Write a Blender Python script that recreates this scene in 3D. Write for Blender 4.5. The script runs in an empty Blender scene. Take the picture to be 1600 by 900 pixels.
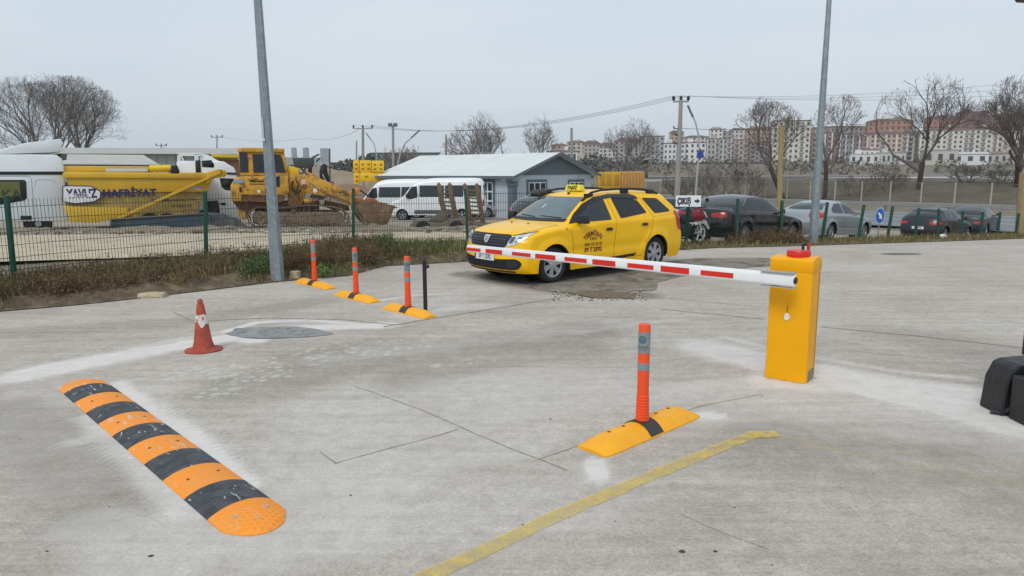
import bpy, bmesh, math, random
from math import sin, cos, pi, radians, sqrt, atan, atan2, exp
from mathutils import Vector, Matrix, noise
from mathutils.bvhtree import BVHTree
random.seed(7)
sc = bpy.context.scene
COL = sc.collection
# ---------------------------------------------------------------- camera
CF = 1110.0; CH = 1.88; PITCH = atan(184.4/CF)
CM = (Matrix.Rotation(pi/2-PITCH, 3, 'X') @ Matrix.Rotation(-0.0052, 3, 'Z'))
cam_d = bpy.data.cameras.new('camera'); cam = bpy.data.objects.new('camera', cam_d); COL.objects.link(cam)
cam.matrix_world = Matrix.Translation((0, 0, CH)) @ CM.to_4x4()
cam_d.sensor_width = 36; cam_d.lens = CF/1600*36; cam_d.clip_end = 4000; cam_d.clip_start = .05
sc.camera = cam
# ---------------------------------------------------------------- world, sun, exposure
w = bpy.data.worlds.new('World'); sc.world = w; w.use_nodes = True
nt = w.node_tree; nt.nodes.clear()
SUN_EL, SUN_AZ = radians(48), radians(205)
sky = nt.nodes.new('ShaderNodeTexSky'); sky.sky_type = 'NISHITA'; sky.sun_disc = False
sky.sun_elevation = SUN_EL; sky.sun_rotation = SUN_AZ; sky.dust_density = 4; sky.air_density = 1.2
tc = nt.nodes.new('ShaderNodeTexCoord'); mp = nt.nodes.new('ShaderNodeMapping')
mp.inputs['Scale'].default_value = (1, 1, 4.5)
nz = nt.nodes.new('ShaderNodeTexNoise'); nz.inputs['Scale'].default_value = 1.6; nz.inputs['Detail'].default_value = 5; nz.inputs['Roughness'].default_value = .5
cr = nt.nodes.new('ShaderNodeValToRGB')
cr.color_ramp.elements[0].position = .32; cr.color_ramp.elements[0].color = (5.9, 6.85, 7.7, 1)
cr.color_ramp.elements[1].position = .68; cr.color_ramp.elements[1].color = (6.85, 7.6, 8.3, 1)
mx = nt.nodes.new('ShaderNodeMixRGB'); mx.inputs[0].default_value = .92
bg = nt.nodes.new('ShaderNodeBackground'); bg.inputs['Strength'].default_value = .1
wo = nt.nodes.new('ShaderNodeOutputWorld')
nt.links.new(tc.outputs['Generated'], mp.inputs['Vector']); nt.links.new(mp.outputs[0], nz.inputs['Vector'])
nt.links.new(nz.outputs['Fac'], cr.inputs[0]); nt.links.new(sky.outputs[0], mx.inputs[1]); nt.links.new(cr.outputs[0], mx.inputs[2])
nt.links.new(mx.outputs[0], bg.inputs[0]); nt.links.new(bg.outputs[0], wo.inputs[0])
sd = bpy.data.lights.new('sun', 'SUN'); sd.energy = 1.35; sd.angle = radians(24); sd.color = (1, .965, .92)
so = bpy.data.objects.new('sun', sd); COL.objects.link(so)
# direction towards the sun
sdir = Vector((sin(SUN_AZ)*cos(SUN_EL), cos(SUN_AZ)*cos(SUN_EL), sin(SUN_EL)))
so.rotation_euler = sdir.to_track_quat('Z', 'Y').to_euler()
sc.view_settings.view_transform = 'Standard'; sc.view_settings.look = 'None'
sc.view_settings.exposure = 0.12; sc.view_settings.gamma = 1; sc.view_settings.use_curve_mapping = False
# ---------------------------------------------------------------- placing helpers
def ray(px, py): return CM @ Vector(((px-800)/CF, -(py-450)/CF, -1))
def at(px, py, Y):
    d = ray(px, py); return d*(Y/d.y) + Vector((0, 0, CH))
def G(px, py, z=0.0):
    d = ray(px, py); return d*((z-CH)/d.z) + Vector((0, 0, CH))
def sm(a, b, x):
    t = max(0., min(1., (x-a)/(b-a))); return t*t*(3-2*t)
def bankd(x, y):            # signed distance behind the chain link fence
    return (x-40)*0.871 + (y-56)*0.491
def h(x, y):
    k = .04 + .04*sm(1, 6, x)
    y0 = 17
    z = -k*max(0, y-y0)
    z = max(z, -1.3 - .0*y)
    az = x/max(y, 1)
    if y > 30 and x > 5:
        z += 1.75*sm(1.0, 11, bankd(x, y))*sm(.12, .3, az)
        z -= 1.75*sm(30, 55, bankd(x, y))*sm(.12, .3, az)
    if y > 150:
        r = sm(-.02, .12, az)
        z += r*(6.0*sm(330, 420, y) + 27*sm(440, 700, y)*sm(0.02, .45, az) + 10*sm(440, 900, y))
        z += (1-r)*4*sm(300, 1200, y)
    return z
def GT(px, py, lo=2., hi=800.):     # where the pixel's ray meets the terrain
    d = ray(px, py); y = lo; st = 0.05
    while y < hi:
        p = d*(y/d.y) + Vector((0, 0, CH))
        if p.z <= h(p.x, p.y): return p
        y += st*max(1, y*.05)
    return p
def on(x, y, dz=0.): return Vector((x, y, h(x, y)+dz))
# ---------------------------------------------------------------- materials
def lin(c):
    return tuple(((v/255)/12.92 if v/255 <= .04045 else ((v/255+.055)/1.055)**2.4) for v in c[:3]) + (1,)
MC = {}
def M(name, rgb=(128,)*3, rough=.6, metal=0., var=.0, scale=3., bump=0., bscale=40., spec=.5, rgb2=None, thr=(.45, .6), rscale=None, coat=0., emit=0, dirt=0.):
    if name in MC: return MC[name]
    m = bpy.data.materials.new(name); m.use_nodes = True; t = m.node_tree; N = t.nodes; L = t.links
    b = N['Principled BSDF']; c = lin(rgb)
    b.inputs['Base Color'].default_value = c; b.inputs['Roughness'].default_value = rough; b.inputs['Metallic'].default_value = metal
    b.inputs['Specular IOR Level'].default_value = spec
    if coat: b.inputs['Coat Weight'].default_value = coat; b.inputs['Coat Roughness'].default_value = .06
    if emit:
        b.inputs['Emission Color'].default_value = c; b.inputs['Emission Strength'].default_value = emit
    tcn = N.new('ShaderNodeTexCoord')
    out = None
    if var:
        n = N.new('ShaderNodeTexNoise'); n.inputs['Scale'].default_value = scale; n.inputs['Detail'].default_value = 6; n.inputs['Roughness'].default_value = .62
        L.new(tcn.outputs['Object'], n.inputs['Vector'])
        r = N.new('ShaderNodeValToRGB'); r.color_ramp.elements[0].position = .3; r.color_ramp.elements[1].position = .7
        r.color_ramp.elements[0].color = tuple(max(0, v*(1-var)) for v in c[:3])+(1,)
        r.color_ramp.elements[1].color = tuple(min(1, v*(1+var)) for v in c[:3])+(1,)
        L.new(n.outputs['Fac'], r.inputs[0]); out = r.outputs[0]
    if rgb2:
        n2 = N.new('ShaderNodeTexNoise'); n2.inputs['Scale'].default_value = rscale or scale*.6; n2.inputs['Detail'].default_value = 8; n2.inputs['Roughness'].default_value = .7
        L.new(tcn.outputs['Object'], n2.inputs['Vector'])
        r2 = N.new('ShaderNodeValToRGB'); r2.color_ramp.elements[0].position = thr[0]; r2.color_ramp.elements[1].position = thr[1]
        L.new(n2.outputs['Fac'], r2.inputs[0])
        mxx = N.new('ShaderNodeMixRGB'); L.new(r2.outputs[0], mxx.inputs[0])
        if out: L.new(out, mxx.inputs[1])
        else: mxx.inputs[1].default_value = c
        mxx.inputs[2].default_value = lin(rgb2); out = mxx.outputs[0]
    if out: L.new(out, b.inputs['Base Color'])
    if bump:
        n3 = N.new('ShaderNodeTexNoise'); n3.inputs['Scale'].default_value = bscale; n3.inputs['Detail'].default_value = 4
        L.new(tcn.outputs['Object'], n3.inputs['Vector'])
        bp = N.new('ShaderNodeBump'); bp.inputs['Strength'].default_value = bump; bp.inputs['Distance'].default_value = .02
        L.new(n3.outputs['Fac'], bp.inputs['Height']); L.new(bp.outputs[0], b.inputs['Normal'])
    MC[name] = m; return m
# ---------------------------------------------------------------- object helpers
def link(o, parent=None):
    COL.objects.link(o)
    if parent: o.parent = parent
    return o
def tag(o, label=None, cat=None, group=None, kind=None):
    if label: o['label'] = label
    if cat: o['category'] = cat
    if group: o['group'] = group
    if kind: o['kind'] = kind
    return o
def thing(name, label, cat, loc=(0, 0, 0), rz=0., group=None):
    o = bpy.data.objects.new(name, None); o.empty_display_size = .2; link(o)
    o.location = loc; o.rotation_euler = (0, 0, rz); return tag(o, label, cat, group)
def copy_tree(o, parent=None):
    c = o.copy(); COL.objects.link(c)
    if parent: c.parent = parent
    for ch in list(o.children): copy_tree(ch, c)
    return c
class MB:
    """collects shapes into one mesh"""
    def __init__(s): s.v = []; s.f = []; s.m = []
    def add(s, vs, fs, mi=0):
        k = len(s.v); s.v += [tuple(p) for p in vs]; s.f += [tuple(i+k for i in f) for f in fs]; s.m += [mi]*len(fs); return s
    def box(s, c, d, rz=0., rx=0., ry=0., mi=0, taper=1.):
        R = Matrix.Rotation(rz, 3, 'Z') @ Matrix.Rotation(ry, 3, 'Y') @ Matrix.Rotation(rx, 3, 'X'); c = Vector(c)
        vs = [c + R @ Vector((x*d[0]/2*(taper if z > 0 else 1), y*d[1]/2*(taper if z > 0 else 1), z*d[2]/2)) for z in (-1, 1) for y in (-1, 1) for x in (-1, 1)]
        return s.add(vs, [(0, 2, 3, 1), (4, 5, 7, 6), (0, 1, 5, 4), (2, 6, 7, 3), (0, 4, 6, 2), (1, 3, 7, 5)], mi)
    def beam(s, a, b, w_, t_=None, mi=0, up=(0, 0, 1)):
        a = Vector(a); b = Vector(b); t_ = t_ or w_; d = (b-a).normalized(); u = Vector(up)
        if abs(d.dot(u)) > .98: u = Vector((1, 0, 0))
        x = d.cross(u).normalized(); z = x.cross(d).normalized()
        vs = [p + x*w_/2*i + z*t_/2*j for p in (a, b) for i, j in ((-1, -1), (1, -1), (1, 1), (-1, 1))]
        return s.add(vs, [(3, 2, 1, 0), (4, 5, 6, 7), (0, 1, 5, 4), (1, 2, 6, 5), (2, 3, 7, 6), (3, 0, 4, 7)], mi)
    def tube(s, pts, r, n=8, mi=0, cap=True):
        pts = [Vector(p) for p in pts]; rs = r if isinstance(r, (list, tuple)) else [r]*len(pts)
        vs = []; x = None
        for i, p in enumerate(pts):
            d = (pts[min(i+1, len(pts)-1)]-pts[max(i-1, 0)]).normalized()
            if x is None:
                x = d.orthogonal().normalized()
            x = (x - d*x.dot(d)); x = x.normalized() if x.length > 1e-6 else d.orthogonal().normalized()
            y = d.cross(x)
            vs += [p + (x*cos(2*pi*k/n) + y*sin(2*pi*k/n))*rs[i] for k in range(n)]
        fs = [(i*n+k, i*n+(k+1) % n, (i+1)*n+(k+1) % n, (i+1)*n+k) for i in range(len(pts)-1) for k in range(n)]
        if cap: fs += [tuple(range(n-1, -1, -1)), tuple((len(pts)-1)*n+k for k in range(n))]
        return s.add(vs, fs, mi)
    def lathe(s, prof, n=24, c=(0, 0, 0), axis='z', mi=0, cap=True):
        c = Vector(c); vs = []
        for r, z in prof:
            for k in range(n):
                a = 2*pi*k/n; p = (r*cos(a), r*sin(a), z)
                if axis == 'y': p = (r*cos(a), z, -r*sin(a))
                if axis == 'x': p = (z, r*cos(a), r*sin(a))
                vs.append(c+Vector(p))
        fs = [(i*n+k, i*n+(k+1) % n, (i+1)*n+(k+1) % n, (i+1)*n+k) for i in range(len(prof)-1) for k in range(n)]
        if cap: fs += [tuple(range(n-1, -1, -1)), tuple((len(prof)-1)*n+k for k in range(n))]
        return s.add(vs, fs, mi)
    def prism(s, poly, lo, hi, axis='y', mi=0):
        """poly of 2D points; axis y: (x,z) ; axis x: (y,z) ; axis z: (x,y)"""
        def P(u, v, t): return {'y': (u, t, v), 'x': (t, u, v), 'z': (u, v, t)}[axis]
        n = len(poly); vs = [P(u, v, lo) for u, v in poly] + [P(u, v, hi) for u, v in poly]
        fs = [tuple(range(n-1, -1, -1)), tuple(range(n, 2*n))] + [(i, (i+1) % n, n+(i+1) % n, n+i) for i in range(n)]
        return s.add(vs, fs, mi)
    def quad(s, a, b, c, d, mi=0): return s.add([a, b, c, d], [(0, 1, 2, 3)], mi)
    def build(s, name, mats, parent=None, smooth=False, bevel=0., ang=35, fix=True, seg=2):
        me = bpy.data.meshes.new(name); me.from_pydata(s.v, [], s.f)
        if not isinstance(mats, (list, tuple)): mats = [mats]
        for m in mats: me.materials.append(m)
        me.polygons.foreach_set('material_index', s.m); me.validate()
        if fix or bevel:
            bm = bmesh.new(); bm.from_mesh(me)
            if bevel:
                es = [e for e in bm.edges if len(e.link_faces) == 2 and e.calc_face_angle(0) > radians(28)]
                bmesh.ops.recalc_face_normals(bm, faces=bm.faces)
                bmesh.ops.bevel(bm, geom=es, offset=bevel, segments=seg, affect='EDGES', profile=.5, clamp_overlap=True)
            bmesh.ops.recalc_face_normals(bm, faces=bm.faces)
            if smooth:
                for f in bm.faces: f.smooth = True
                for e in bm.edges:
                    if len(e.link_faces) == 2 and e.calc_face_angle(0) > radians(ang): e.smooth = False
            bm.to_mesh(me); bm.free()
        elif smooth:
            me.polygons.foreach_set('use_smooth', [True]*len(me.polygons))
        o = bpy.data.objects.new(name, me); link(o, parent); return o
def text_mesh(txt, size, extrude=.0, offset=0., align='CENTER', res=3, sx=1., shear=0., spacing=1.):
    cu = bpy.data.curves.new('t', 'FONT'); cu.body = txt; cu.size = size; cu.extrude = extrude; cu.offset = offset
    cu.align_x = align; cu.align_y = 'CENTER'; cu.resolution_u = res; cu.shear = shear; cu.space_character = spacing
    o = bpy.data.objects.new('t', cu); COL.objects.link(o)
    dg = bpy.context.evaluated_depsgraph_get(); dg.update()
    me = bpy.data.meshes.new_from_object(o.evaluated_get(dg))
    vs = [(v.co.x*sx, v.co.y, v.co.z) for v in me.vertices]; fs = [tuple(p.vertices) for p in me.polygons]
    bpy.data.objects.remove(o); bpy.data.curves.remove(cu); bpy.data.meshes.remove(me)
    return vs, fs
def text_on(mb, txt, size, origin, right, up, n, off=.004, mi=0, **k):
    vs, fs = text_mesh(txt, size, **k); o = Vector(origin); r = Vector(right).normalized(); u = Vector(up).normalized(); n = Vector(n).normalized()
    return mb.add([o + r*x + u*y + n*(off+z) for x, y, z in vs], fs, mi)
# ================================================================ the setting
def att_mat():
    m = bpy.data.materials.new('worn_concrete'); m.use_nodes = True; t = m.node_tree; N = t.nodes; L = t.links; b = N['Principled BSDF']
    tcn = N.new('ShaderNodeTexCoord'); at_ = N.new('ShaderNodeAttribute'); at_.attribute_name = 'wear'
    sp = N.new('ShaderNodeSeparateColor'); L.new(at_.outputs['Color'], sp.inputs[0])
    def noi(s, d=6, r=.6, sc_=None, dist=0.):
        n = N.new('ShaderNodeTexNoise'); n.inputs['Scale'].default_value = s; n.inputs['Detail'].default_value = d; n.inputs['Roughness'].default_value = r; n.inputs['Distortion'].default_value = dist
        if sc_:
            q = N.new('ShaderNodeMapping'); q.inputs['Scale'].default_value = sc_; q.inputs['Rotation'].default_value = (0, 0, radians(28)); L.new(tcn.outputs['Object'], q.inputs[0]); L.new(q.outputs[0], n.inputs[0])
        else: L.new(tcn.outputs['Object'], n.inputs[0])
        return n.outputs['Fac']
    def ramp(x, stops):
        r = N.new('ShaderNodeValToRGB'); e = r.color_ramp.elements
        while len(e) < len(stops): e.new(.5)
        for q, (p, c) in zip(e, stops): q.position = p; q.color = lin(c) if max(c) > 1 or len(c) == 3 else c
        L.new(x, r.inputs[0]); return r.outputs[0]
    def mix(f, a, c, mode='MIX', fac=None):
        q = N.new('ShaderNodeMixRGB'); q.blend_type = mode
        if f is not None: L.new(f, q.inputs[0])
        else: q.inputs[0].default_value = fac
        for i, s in ((1, a), (2, c)):
            if isinstance(s, tuple): q.inputs[i].default_value = s
            else: L.new(s, q.inputs[i])
        return q.outputs[0]
    def mth(op, a, c, clamp=False):
        q = N.new('ShaderNodeMath'); q.operation = op; q.use_clamp = clamp
        for i, s in ((0, a), (1, c)):
            if isinstance(s, (int, float)): q.inputs[i].default_value = s
            else: L.new(s, q.inputs[i])
        return q.outputs[0]
    base = ramp(noi(.55, 8, .62, dist=.4), [(.3, (163, 154, 145)), (.5, (175, 168, 159)), (.7, (187, 181, 173))])
    fine = ramp(noi(9, 8, .75), [(.3, (158, 157, 155)), (.7, (214, 214, 214))])
    base = mix(None, base, fine, 'OVERLAY', .6)
    trk = ramp(noi(1.5, 6, .65, (.35, 5, 1), .8), [(.32, (166, 164, 161)), (.5, (187, 187, 187)), (.7, (206, 206, 206))])
    base = mix(None, base, trk, 'OVERLAY', .55)
    mid = ramp(noi(42, 5, .8), [(.36, (150, 148, 146)), (.64, (216, 216, 216))])
    base = mix(None, base, mid, 'OVERLAY', .5)
    brush = ramp(noi(14, 5, .6, (1.2, 14, 1)), [(.35, (174, 174, 174)), (.65, (202, 202, 202))])
    base = mix(None, base, brush, 'OVERLAY', .35)
    grit = ramp(noi(140, 2, .7), [(.36, (150, 148, 144)), (.46, (187, 187, 187)), (.62, (190, 190, 190)), (.72, (224, 222, 218))])
    base = mix(None, base, grit, 'OVERLAY', .75)
    # r: cement dust, g: dark damp and dirt, b: peeled flakes
    dn = noi(5.5, 9, .72)
    dw = noi(2.6, 9, .72, (1, 1.9, 1), .5)
    nn_ = mth('SUBTRACT', mth('ADD', mth('MULTIPLY', dn, .5), mth('MULTIPLY', dw, .5)), .5)
    gr_ = mth('SUBTRACT', noi(45, 4, .7), .5)
    soft = mth('MULTIPLY', mth('ADD', sp.outputs[0], mth('MULTIPLY', nn_, 2.2)), .62, True)
    crisp = mth('MULTIPLY', mth('SUBTRACT', mth('ADD', mth('ADD', sp.outputs[0], mth('MULTIPLY', nn_, 2.6)), mth('MULTIPLY', gr_, .8)), .66), 2.6, True)
    crisp = mth('MULTIPLY', crisp, .85)
    dust = mth('MAXIMUM', mth('MULTIPLY', soft, mth('ADD', sp.outputs[0], .25)), crisp)
    dark = mth('MULTIPLY', mth('ADD', sp.outputs[1], mth('MULTIPLY', mth('MULTIPLY', mth('SUBTRACT', dn, .5), sp.outputs[1]), 2.4)), 1., True)
    vor = N.new('ShaderNodeTexVoronoi'); vor.inputs['Scale'].default_value = 9; vor.inputs['Randomness'].default_value = 1
    wq = N.new('ShaderNodeMixRGB'); wq.blend_type = 'ADD'; wq.inputs[0].default_value = .12
    wn = N.new('ShaderNodeTexNoise'); wn.inputs['Scale'].default_value = 7; L.new(tcn.outputs['Object'], wn.inputs[0]); L.new(tcn.outputs['Object'], wq.inputs[1]); L.new(wn.outputs['Color'], wq.inputs[2]); L.new(wq.outputs[0], vor.inputs['Vector'])
    fl = mth('LESS_THAN', mth('ADD', vor.outputs['Distance'], mth('MULTIPLY', noi(3, 4), .55)), mth('MULTIPLY', sp.outputs[2], .66))
    c = mix(dark, base, lin((112, 105, 94)))
    c = mix(mth('MULTIPLY', fl, .42), c, lin((206, 201, 192)))
    c = mix(dust, c, lin((216, 212, 207)))
    # small dark specks
    sv = N.new('ShaderNodeTexVoronoi'); sv.inputs['Scale'].default_value = 2.6; L.new(wq.outputs[0], sv.inputs['Vector'])
    spk = mth('MULTIPLY', mth('LESS_THAN', sv.outputs['Distance'], .022), .5)
    c = mix(spk, c, lin((70, 66, 60)))
    L.new(c, b.inputs['Base Color']); b.inputs['Roughness'].default_value = .9; b.inputs['Specular IOR Level'].default_value = .3
    bp = N.new('ShaderNodeBump'); bp.inputs['Strength'].default_value = .35; bp.inputs['Distance'].default_value = .006
    L.new(mth('ADD', noi(60, 6, .7), mth('MULTIPLY', noi(14, 5, .6, (1.2, 14, 1)), .6)), bp.inputs['Height']); L.new(bp.outputs[0], b.inputs['Normal'])
    return m
BBX = {}
def near_box(pts, x, y, m):
    k = id(pts)
    if k not in BBX: BBX[k] = (min(p[0] for p in pts), max(p[0] for p in pts), min(p[1] for p in pts), max(p[1] for p in pts))
    b = BBX[k]; return b[0]-m < x < b[1]+m and b[2]-m < y < b[3]+m
def seg_d(p, a, b):
    ax, ay = a; bx, by = b; dx, dy = bx-ax, by-ay; t = ((p[0]-ax)*dx+(p[1]-ay)*dy)/(dx*dx+dy*dy+1e-9); t = max(0, min(1, t))
    return sqrt((p[0]-ax-t*dx)**2+(p[1]-ay-t*dy)**2)
def poly_d(p, pts): return min(seg_d(p, pts[i], pts[i+1]) for i in range(len(pts)-1))
def g2(px, py):
    q = G(px, py); return (q.x, q.y)
# ---- terrain (earth, lot, fields): one sheet to the horizon
E_LEFT = [(-14, 4.0), (-10.5, 6.3)] + [g2(*q) for q in ((0, 487), (120, 477), (230, 465), (340, 452), (430, 441), (545, 431), (600, 416), (730, 409))]
E_RIGHT = [(.9, 15.4), (2.6, 16.1), (4.6, 16.9), (6.6, 17.9), (9, 19.4), (11.3, 21), (15, 23.5), (18.5, 26), (30, 33.5)]
EDGE = E_LEFT + E_RIGHT
def edge_y(x):
    for (a, b), (c, d) in zip(EDGE, EDGE[1:]):
        if a <= x <= c: return b + (d-b)*(x-a)/(c-a+1e-9)
    return EDGE[0][1] if x < EDGE[0][0] else EDGE[-1][1]
xs = []; ys = []
v = 0.
while v < 1500: xs.append(v); v += .45 + v*.035
xs = [-q for q in xs[:0:-1]] + xs
v = -30.
while v < 2600: ys.append(v); v += (.45 if 4 < v < 60 else 1.2) + max(0, v-30)*.03
tb = MB(); nx = len(xs)
for yy in ys:
    for xx in xs:
        z = h(xx, yy)
        if yy < edge_y(xx) + .3: z -= .06
        elif yy < 60: z += .06*(noise.noise(Vector((xx*.4, yy*.4, 0)))) + .03*noise.noise(Vector((xx*1.7, yy*1.7, 3)))
        tb.v.append((xx, yy, z))
for j in range(len(ys)-1):
    for i in range(nx-1):
        k = j*nx+i; tb.f.append((k, k+1, k+nx+1, k+nx)); tb.m.append(0)
mt = M('earth_ground', (124, 113, 96), .95, var=.22, scale=.35, bump=.5, bscale=5, rgb2=(92, 86, 68), thr=(.48, .62), rscale=.35)
tag(tb.build('ground', mt, smooth=True, fix=False), kind='structure')
# far fields as sheets above the ground
def sheet(name, poly, mat, dz=.004, step=2.5, zf=None):
    bm = bmesh.new(); vs = [bm.verts.new((x, y, 0)) for x, y in poly]; bmesh.ops.triangle_fill(bm, edges=[bm.edges.new((vs[i], vs[(i+1) % len(vs)])) for i in range(len(vs))], use_beauty=True)
    lo = [min(p[k] for p in poly) for k in (0, 1)]; hi = [max(p[k] for p in poly) for k in (0, 1)]
    for k in (0, 1):
        s = step; c = lo[k]+s
        while c < hi[k]:
            no = (1, 0, 0) if k == 0 else (0, 1, 0); co = (c, 0, 0) if k == 0 else (0, c, 0)
            bmesh.ops.bisect_plane(bm, geom=bm.verts[:]+bm.edges[:]+bm.faces[:], plane_co=co, plane_no=no); c += s
    for q in bm.verts: q.co.z = (zf or h)(q.co.x, q.co.y)+dz
    bmesh.ops.recalc_face_normals(bm, faces=bm.faces)
    if bm.faces and sum(f.normal.z for f in bm.faces) < 0: bmesh.ops.reverse_faces(bm, faces=bm.faces)
    me = bpy.data.meshes.new(name); bm.to_mesh(me); bm.free(); me.materials.append(mat)
    for p in me.polygons: p.use_smooth = True
    return tag(link(bpy.data.objects.new(name, me)), kind='structure')
# ---- concrete yard with a dense near grid carrying the wear attribute
HUMP_A, HUMP_B = g2(128, 601), g2(392, 806)
def rowline(c): return [g2(*q) for q in c]
W_DUST = [ (rowline([(560, 640), (760, 640), (900, 600)]), .7, .52), (rowline([(300, 860), (480, 820), (560, 740)]), .55, .62), (rowline([(700, 800), (900, 780)]), .6, .4), (rowline([(1080, 640), (1300, 640), (1560, 680)]), .5, .5), (rowline([(60, 610), (40, 680), (120, 760)]), .3, .35),
  (rowline([(25, 588), (130, 566), (250, 545), (330, 532), (400, 520)]), .26, 1.0),
  (rowline([(140, 560), (250, 536), (330, 521)]), .08, .7),
  (rowline([(395, 531), (430, 514), (520, 511), (600, 508)]), .20, 1.0), (rowline([(352, 518), (400, 504), (480, 500), (560, 506)]), .08, 1.),
  (rowline([(590, 470), (640, 462), (700, 458)]), .07, .8), (rowline([(640, 492), (690, 480), (760, 478)]), .30, .62), (rowline([(700, 470), (760, 450)]), .4, .45),
  (rowline([(185, 600), (255, 655), (330, 715), (385, 758)]), .12, 1.15), (rowline([(150, 650), (230, 725), (300, 800)]), .16, .8),
  (rowline([(120, 690), (180, 680)]), .1, .7), (rowline([(1130, 526), (1190, 541), (1290, 562), (1400, 580), (1520, 592)]), .07, .72), (rowline([(1290, 572), (1400, 592), (1500, 604)]), .10, .8), (rowline([(1300, 590), (1380, 602), (1470, 612)]), .08, .8), (rowline([(1180, 556), (1240, 572), (1300, 580)]), .14, .75),
  (rowline([(1100, 540), (1200, 566), (1300, 590), (1420, 610), (1540, 625)]), .38, .95), (rowline([(1220, 596), (1330, 600), (1500, 640), (1560, 660)]), .3, .95),
  (rowline([(1000, 620), (1100, 608), (1190, 602)]), .25, .62), (rowline([(1075, 650), (1115, 650)]), .11, 1.2), (rowline([(930, 722), (935, 745)]), .10, 1.1),
  (rowline([(540, 700), (640, 660), (700, 610), (860, 590)]), .42, .52), (rowline([(560, 760), (700, 720), (850, 680)]), .3, .5),
  (rowline([(500, 560), (700, 540), (960, 505)]), .2, .38), (rowline([(150, 820), (300, 860), (460, 830)]), .22, .62), (rowline([(380, 880), (520, 850), (600, 800)]), .2, .5),
  (rowline([(900, 520), (1000, 505), (1060, 500)]), .1, .5), (rowline([(1140, 548), (1170, 572), (1240, 596)]), .1, .75), (rowline([(470, 700), (500, 750), (600, 780)]), .4, .42) ]
W_DARK = [ (rowline([(735, 428), (830, 446), (900, 458), (990, 462)]), .35, .75), (rowline([(900, 440), (1010, 425), (1110, 410), (1190, 408)]), .5, .8),
  (rowline([(400, 600), (560, 560), (760, 545), (900, 520)]), .5, .36), (rowline([(640, 590), (760, 560), (900, 545)]), .35, .32), (rowline([(0, 640), (90, 700), (160, 800)]), .3, .4), (rowline([(1260, 700), (1500, 720), (1600, 760)]), .6, .35),
  (rowline([(20, 520), (260, 505), (500, 470)]), .3, .28), (rowline([(1400, 520), (1600, 560)]), .5, .25), (rowline([(460, 560), (620, 535)]), .3, .3) ]
W_FLAKE = [ (rowline([(300, 585), (420, 570), (520, 548), (640, 540)]), .38, .95), (rowline([(340, 610), (420, 590)]), .3, .95), (rowline([(690, 570), (760, 566)]), .15, .9), (rowline([(700, 540), (860, 520)]), .3, .6), (rowline([(470, 520), (640, 505)]), .2, .6) ]
def wear(x, y):
    out = []
    n = noise.fractal(Vector((x*1.1, y*1.1, 0)), 1., 2., 4)
    n2 = noise.fractal(Vector((x*.9+9, y*.9, 5)), 1., 2., 4)
    for lst, base, nn in ((W_DUST, .10, n), (W_DARK, .0, n2), (W_FLAKE, 0, n)):
        v_ = base
        for pts, r, s in lst:
            if not near_box(pts, x, y, r*2.2): continue
            d = poly_d((x, y), pts) + nn*r*.32
            if d < r*1.6: v_ = max(v_, s*(1-sm(r*.55, r*1.5, d)))
        out.append(min(1, v_))
    return out
yb = MB(); att = []
def yard_grid():
    # columns share y fractions between near edge and the outline
    X = []; v_ = -14.
    while v_ < 30: X.append(v_); v_ += .05 if -4.8 < v_ < 4.4 else .16
    NY = 320
    for x in X:
        ye = edge_y(x)
        for j in range(NY+1):
            t = j/NY; t = t**1.35
            y = -6 + (ye+6)*t if False else (-4 + (ye+4)*(.0 + 1.0*t))
            y = ye if j == NY else y
            yb.v.append((x, y, h(x, y))); att.append(wear(x, y) if y > 1 else (.1, 0, 0))
    n_ = NY+1
    for i in range(len(X)-1):
        for j in range(NY):
            k = i*n_+j; yb.f.append((k, k+n_, k+n_+1, k+1)); yb.m.append(0)
yard_grid()
yo = yb.build('concrete_yard', att_mat(), smooth=True, fix=False); tag(yo, kind='structure')
ca = yo.data.color_attributes.new('wear', 'FLOAT_COLOR', 'POINT')
ca.data.foreach_set('color', [c for a in att for c in (a[0], a[1], a[2], 1.)])
# joints and cracks
mj = M('joint_filler', (142, 136, 127), .95, var=.3, scale=9)
def strip(name, pts, wd, mat, dz=.004, wob=.01, seg=.12, rag=.4):
    P = []
    for (a, b) in zip(pts, pts[1:]):
        a = Vector(a); b = Vector(b); n = max(1, int((b-a).length/seg))
        P += [a.lerp(b, i/n) for i in range(n)]
    P.append(Vector(pts[-1])); mb = MB()
    for i, p in enumerate(P):
        d = (P[min(i+1, len(P)-1)]-P[max(0, i-1)]).normalized(); nrm = Vector((-d.y, d.x))
        q = p + nrm*wob*noise.noise(Vector((p.x*2.3, p.y*2.3, 7)))*2
        ww = wd*(1+rag*noise.noise(Vector((p.x*9, p.y*9, 1)))*1.6)/2
        for s in (-1, 1):
            r = q+nrm*ww*s; mb.v.append((r.x, r.y, h(r.x, r.y)+dz))
        if i: k = 2*i; mb.f.append((k-2, k-1, k+1, k)); mb.m.append(0)
    return tag(mb.build(name, mat), kind='structure')
for pl, wd in (([(551, 603), (668, 644), (745, 680), (842, 717), (886, 736)], .006), ([(523, 725), (717, 671)], .006), ([(842, 717), (945, 683), (1100, 634), (1190, 616)], .006), ([(500, 706), (525, 725)], .006),
    ([(600, 511), (700, 494), (800, 478), (880, 464), (930, 452)], .03), ([(272, 488), (303, 503)], .016), ([(303, 503), (420, 497), (540, 500), (620, 508)], .02),
    ([(1283, 511), (1440, 526), (1600, 544)], .022), ([(1031, 483), (1194, 499)], .018), ([(1062, 803), (1130, 832), (1200, 859)], .004), ([(1000, 462), (1190, 480)], .012), ([(1450, 560), (1330, 548)], .008)):
    strip('pavement_joint', [g2(*q) for q in pl], wd, mj)
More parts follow.
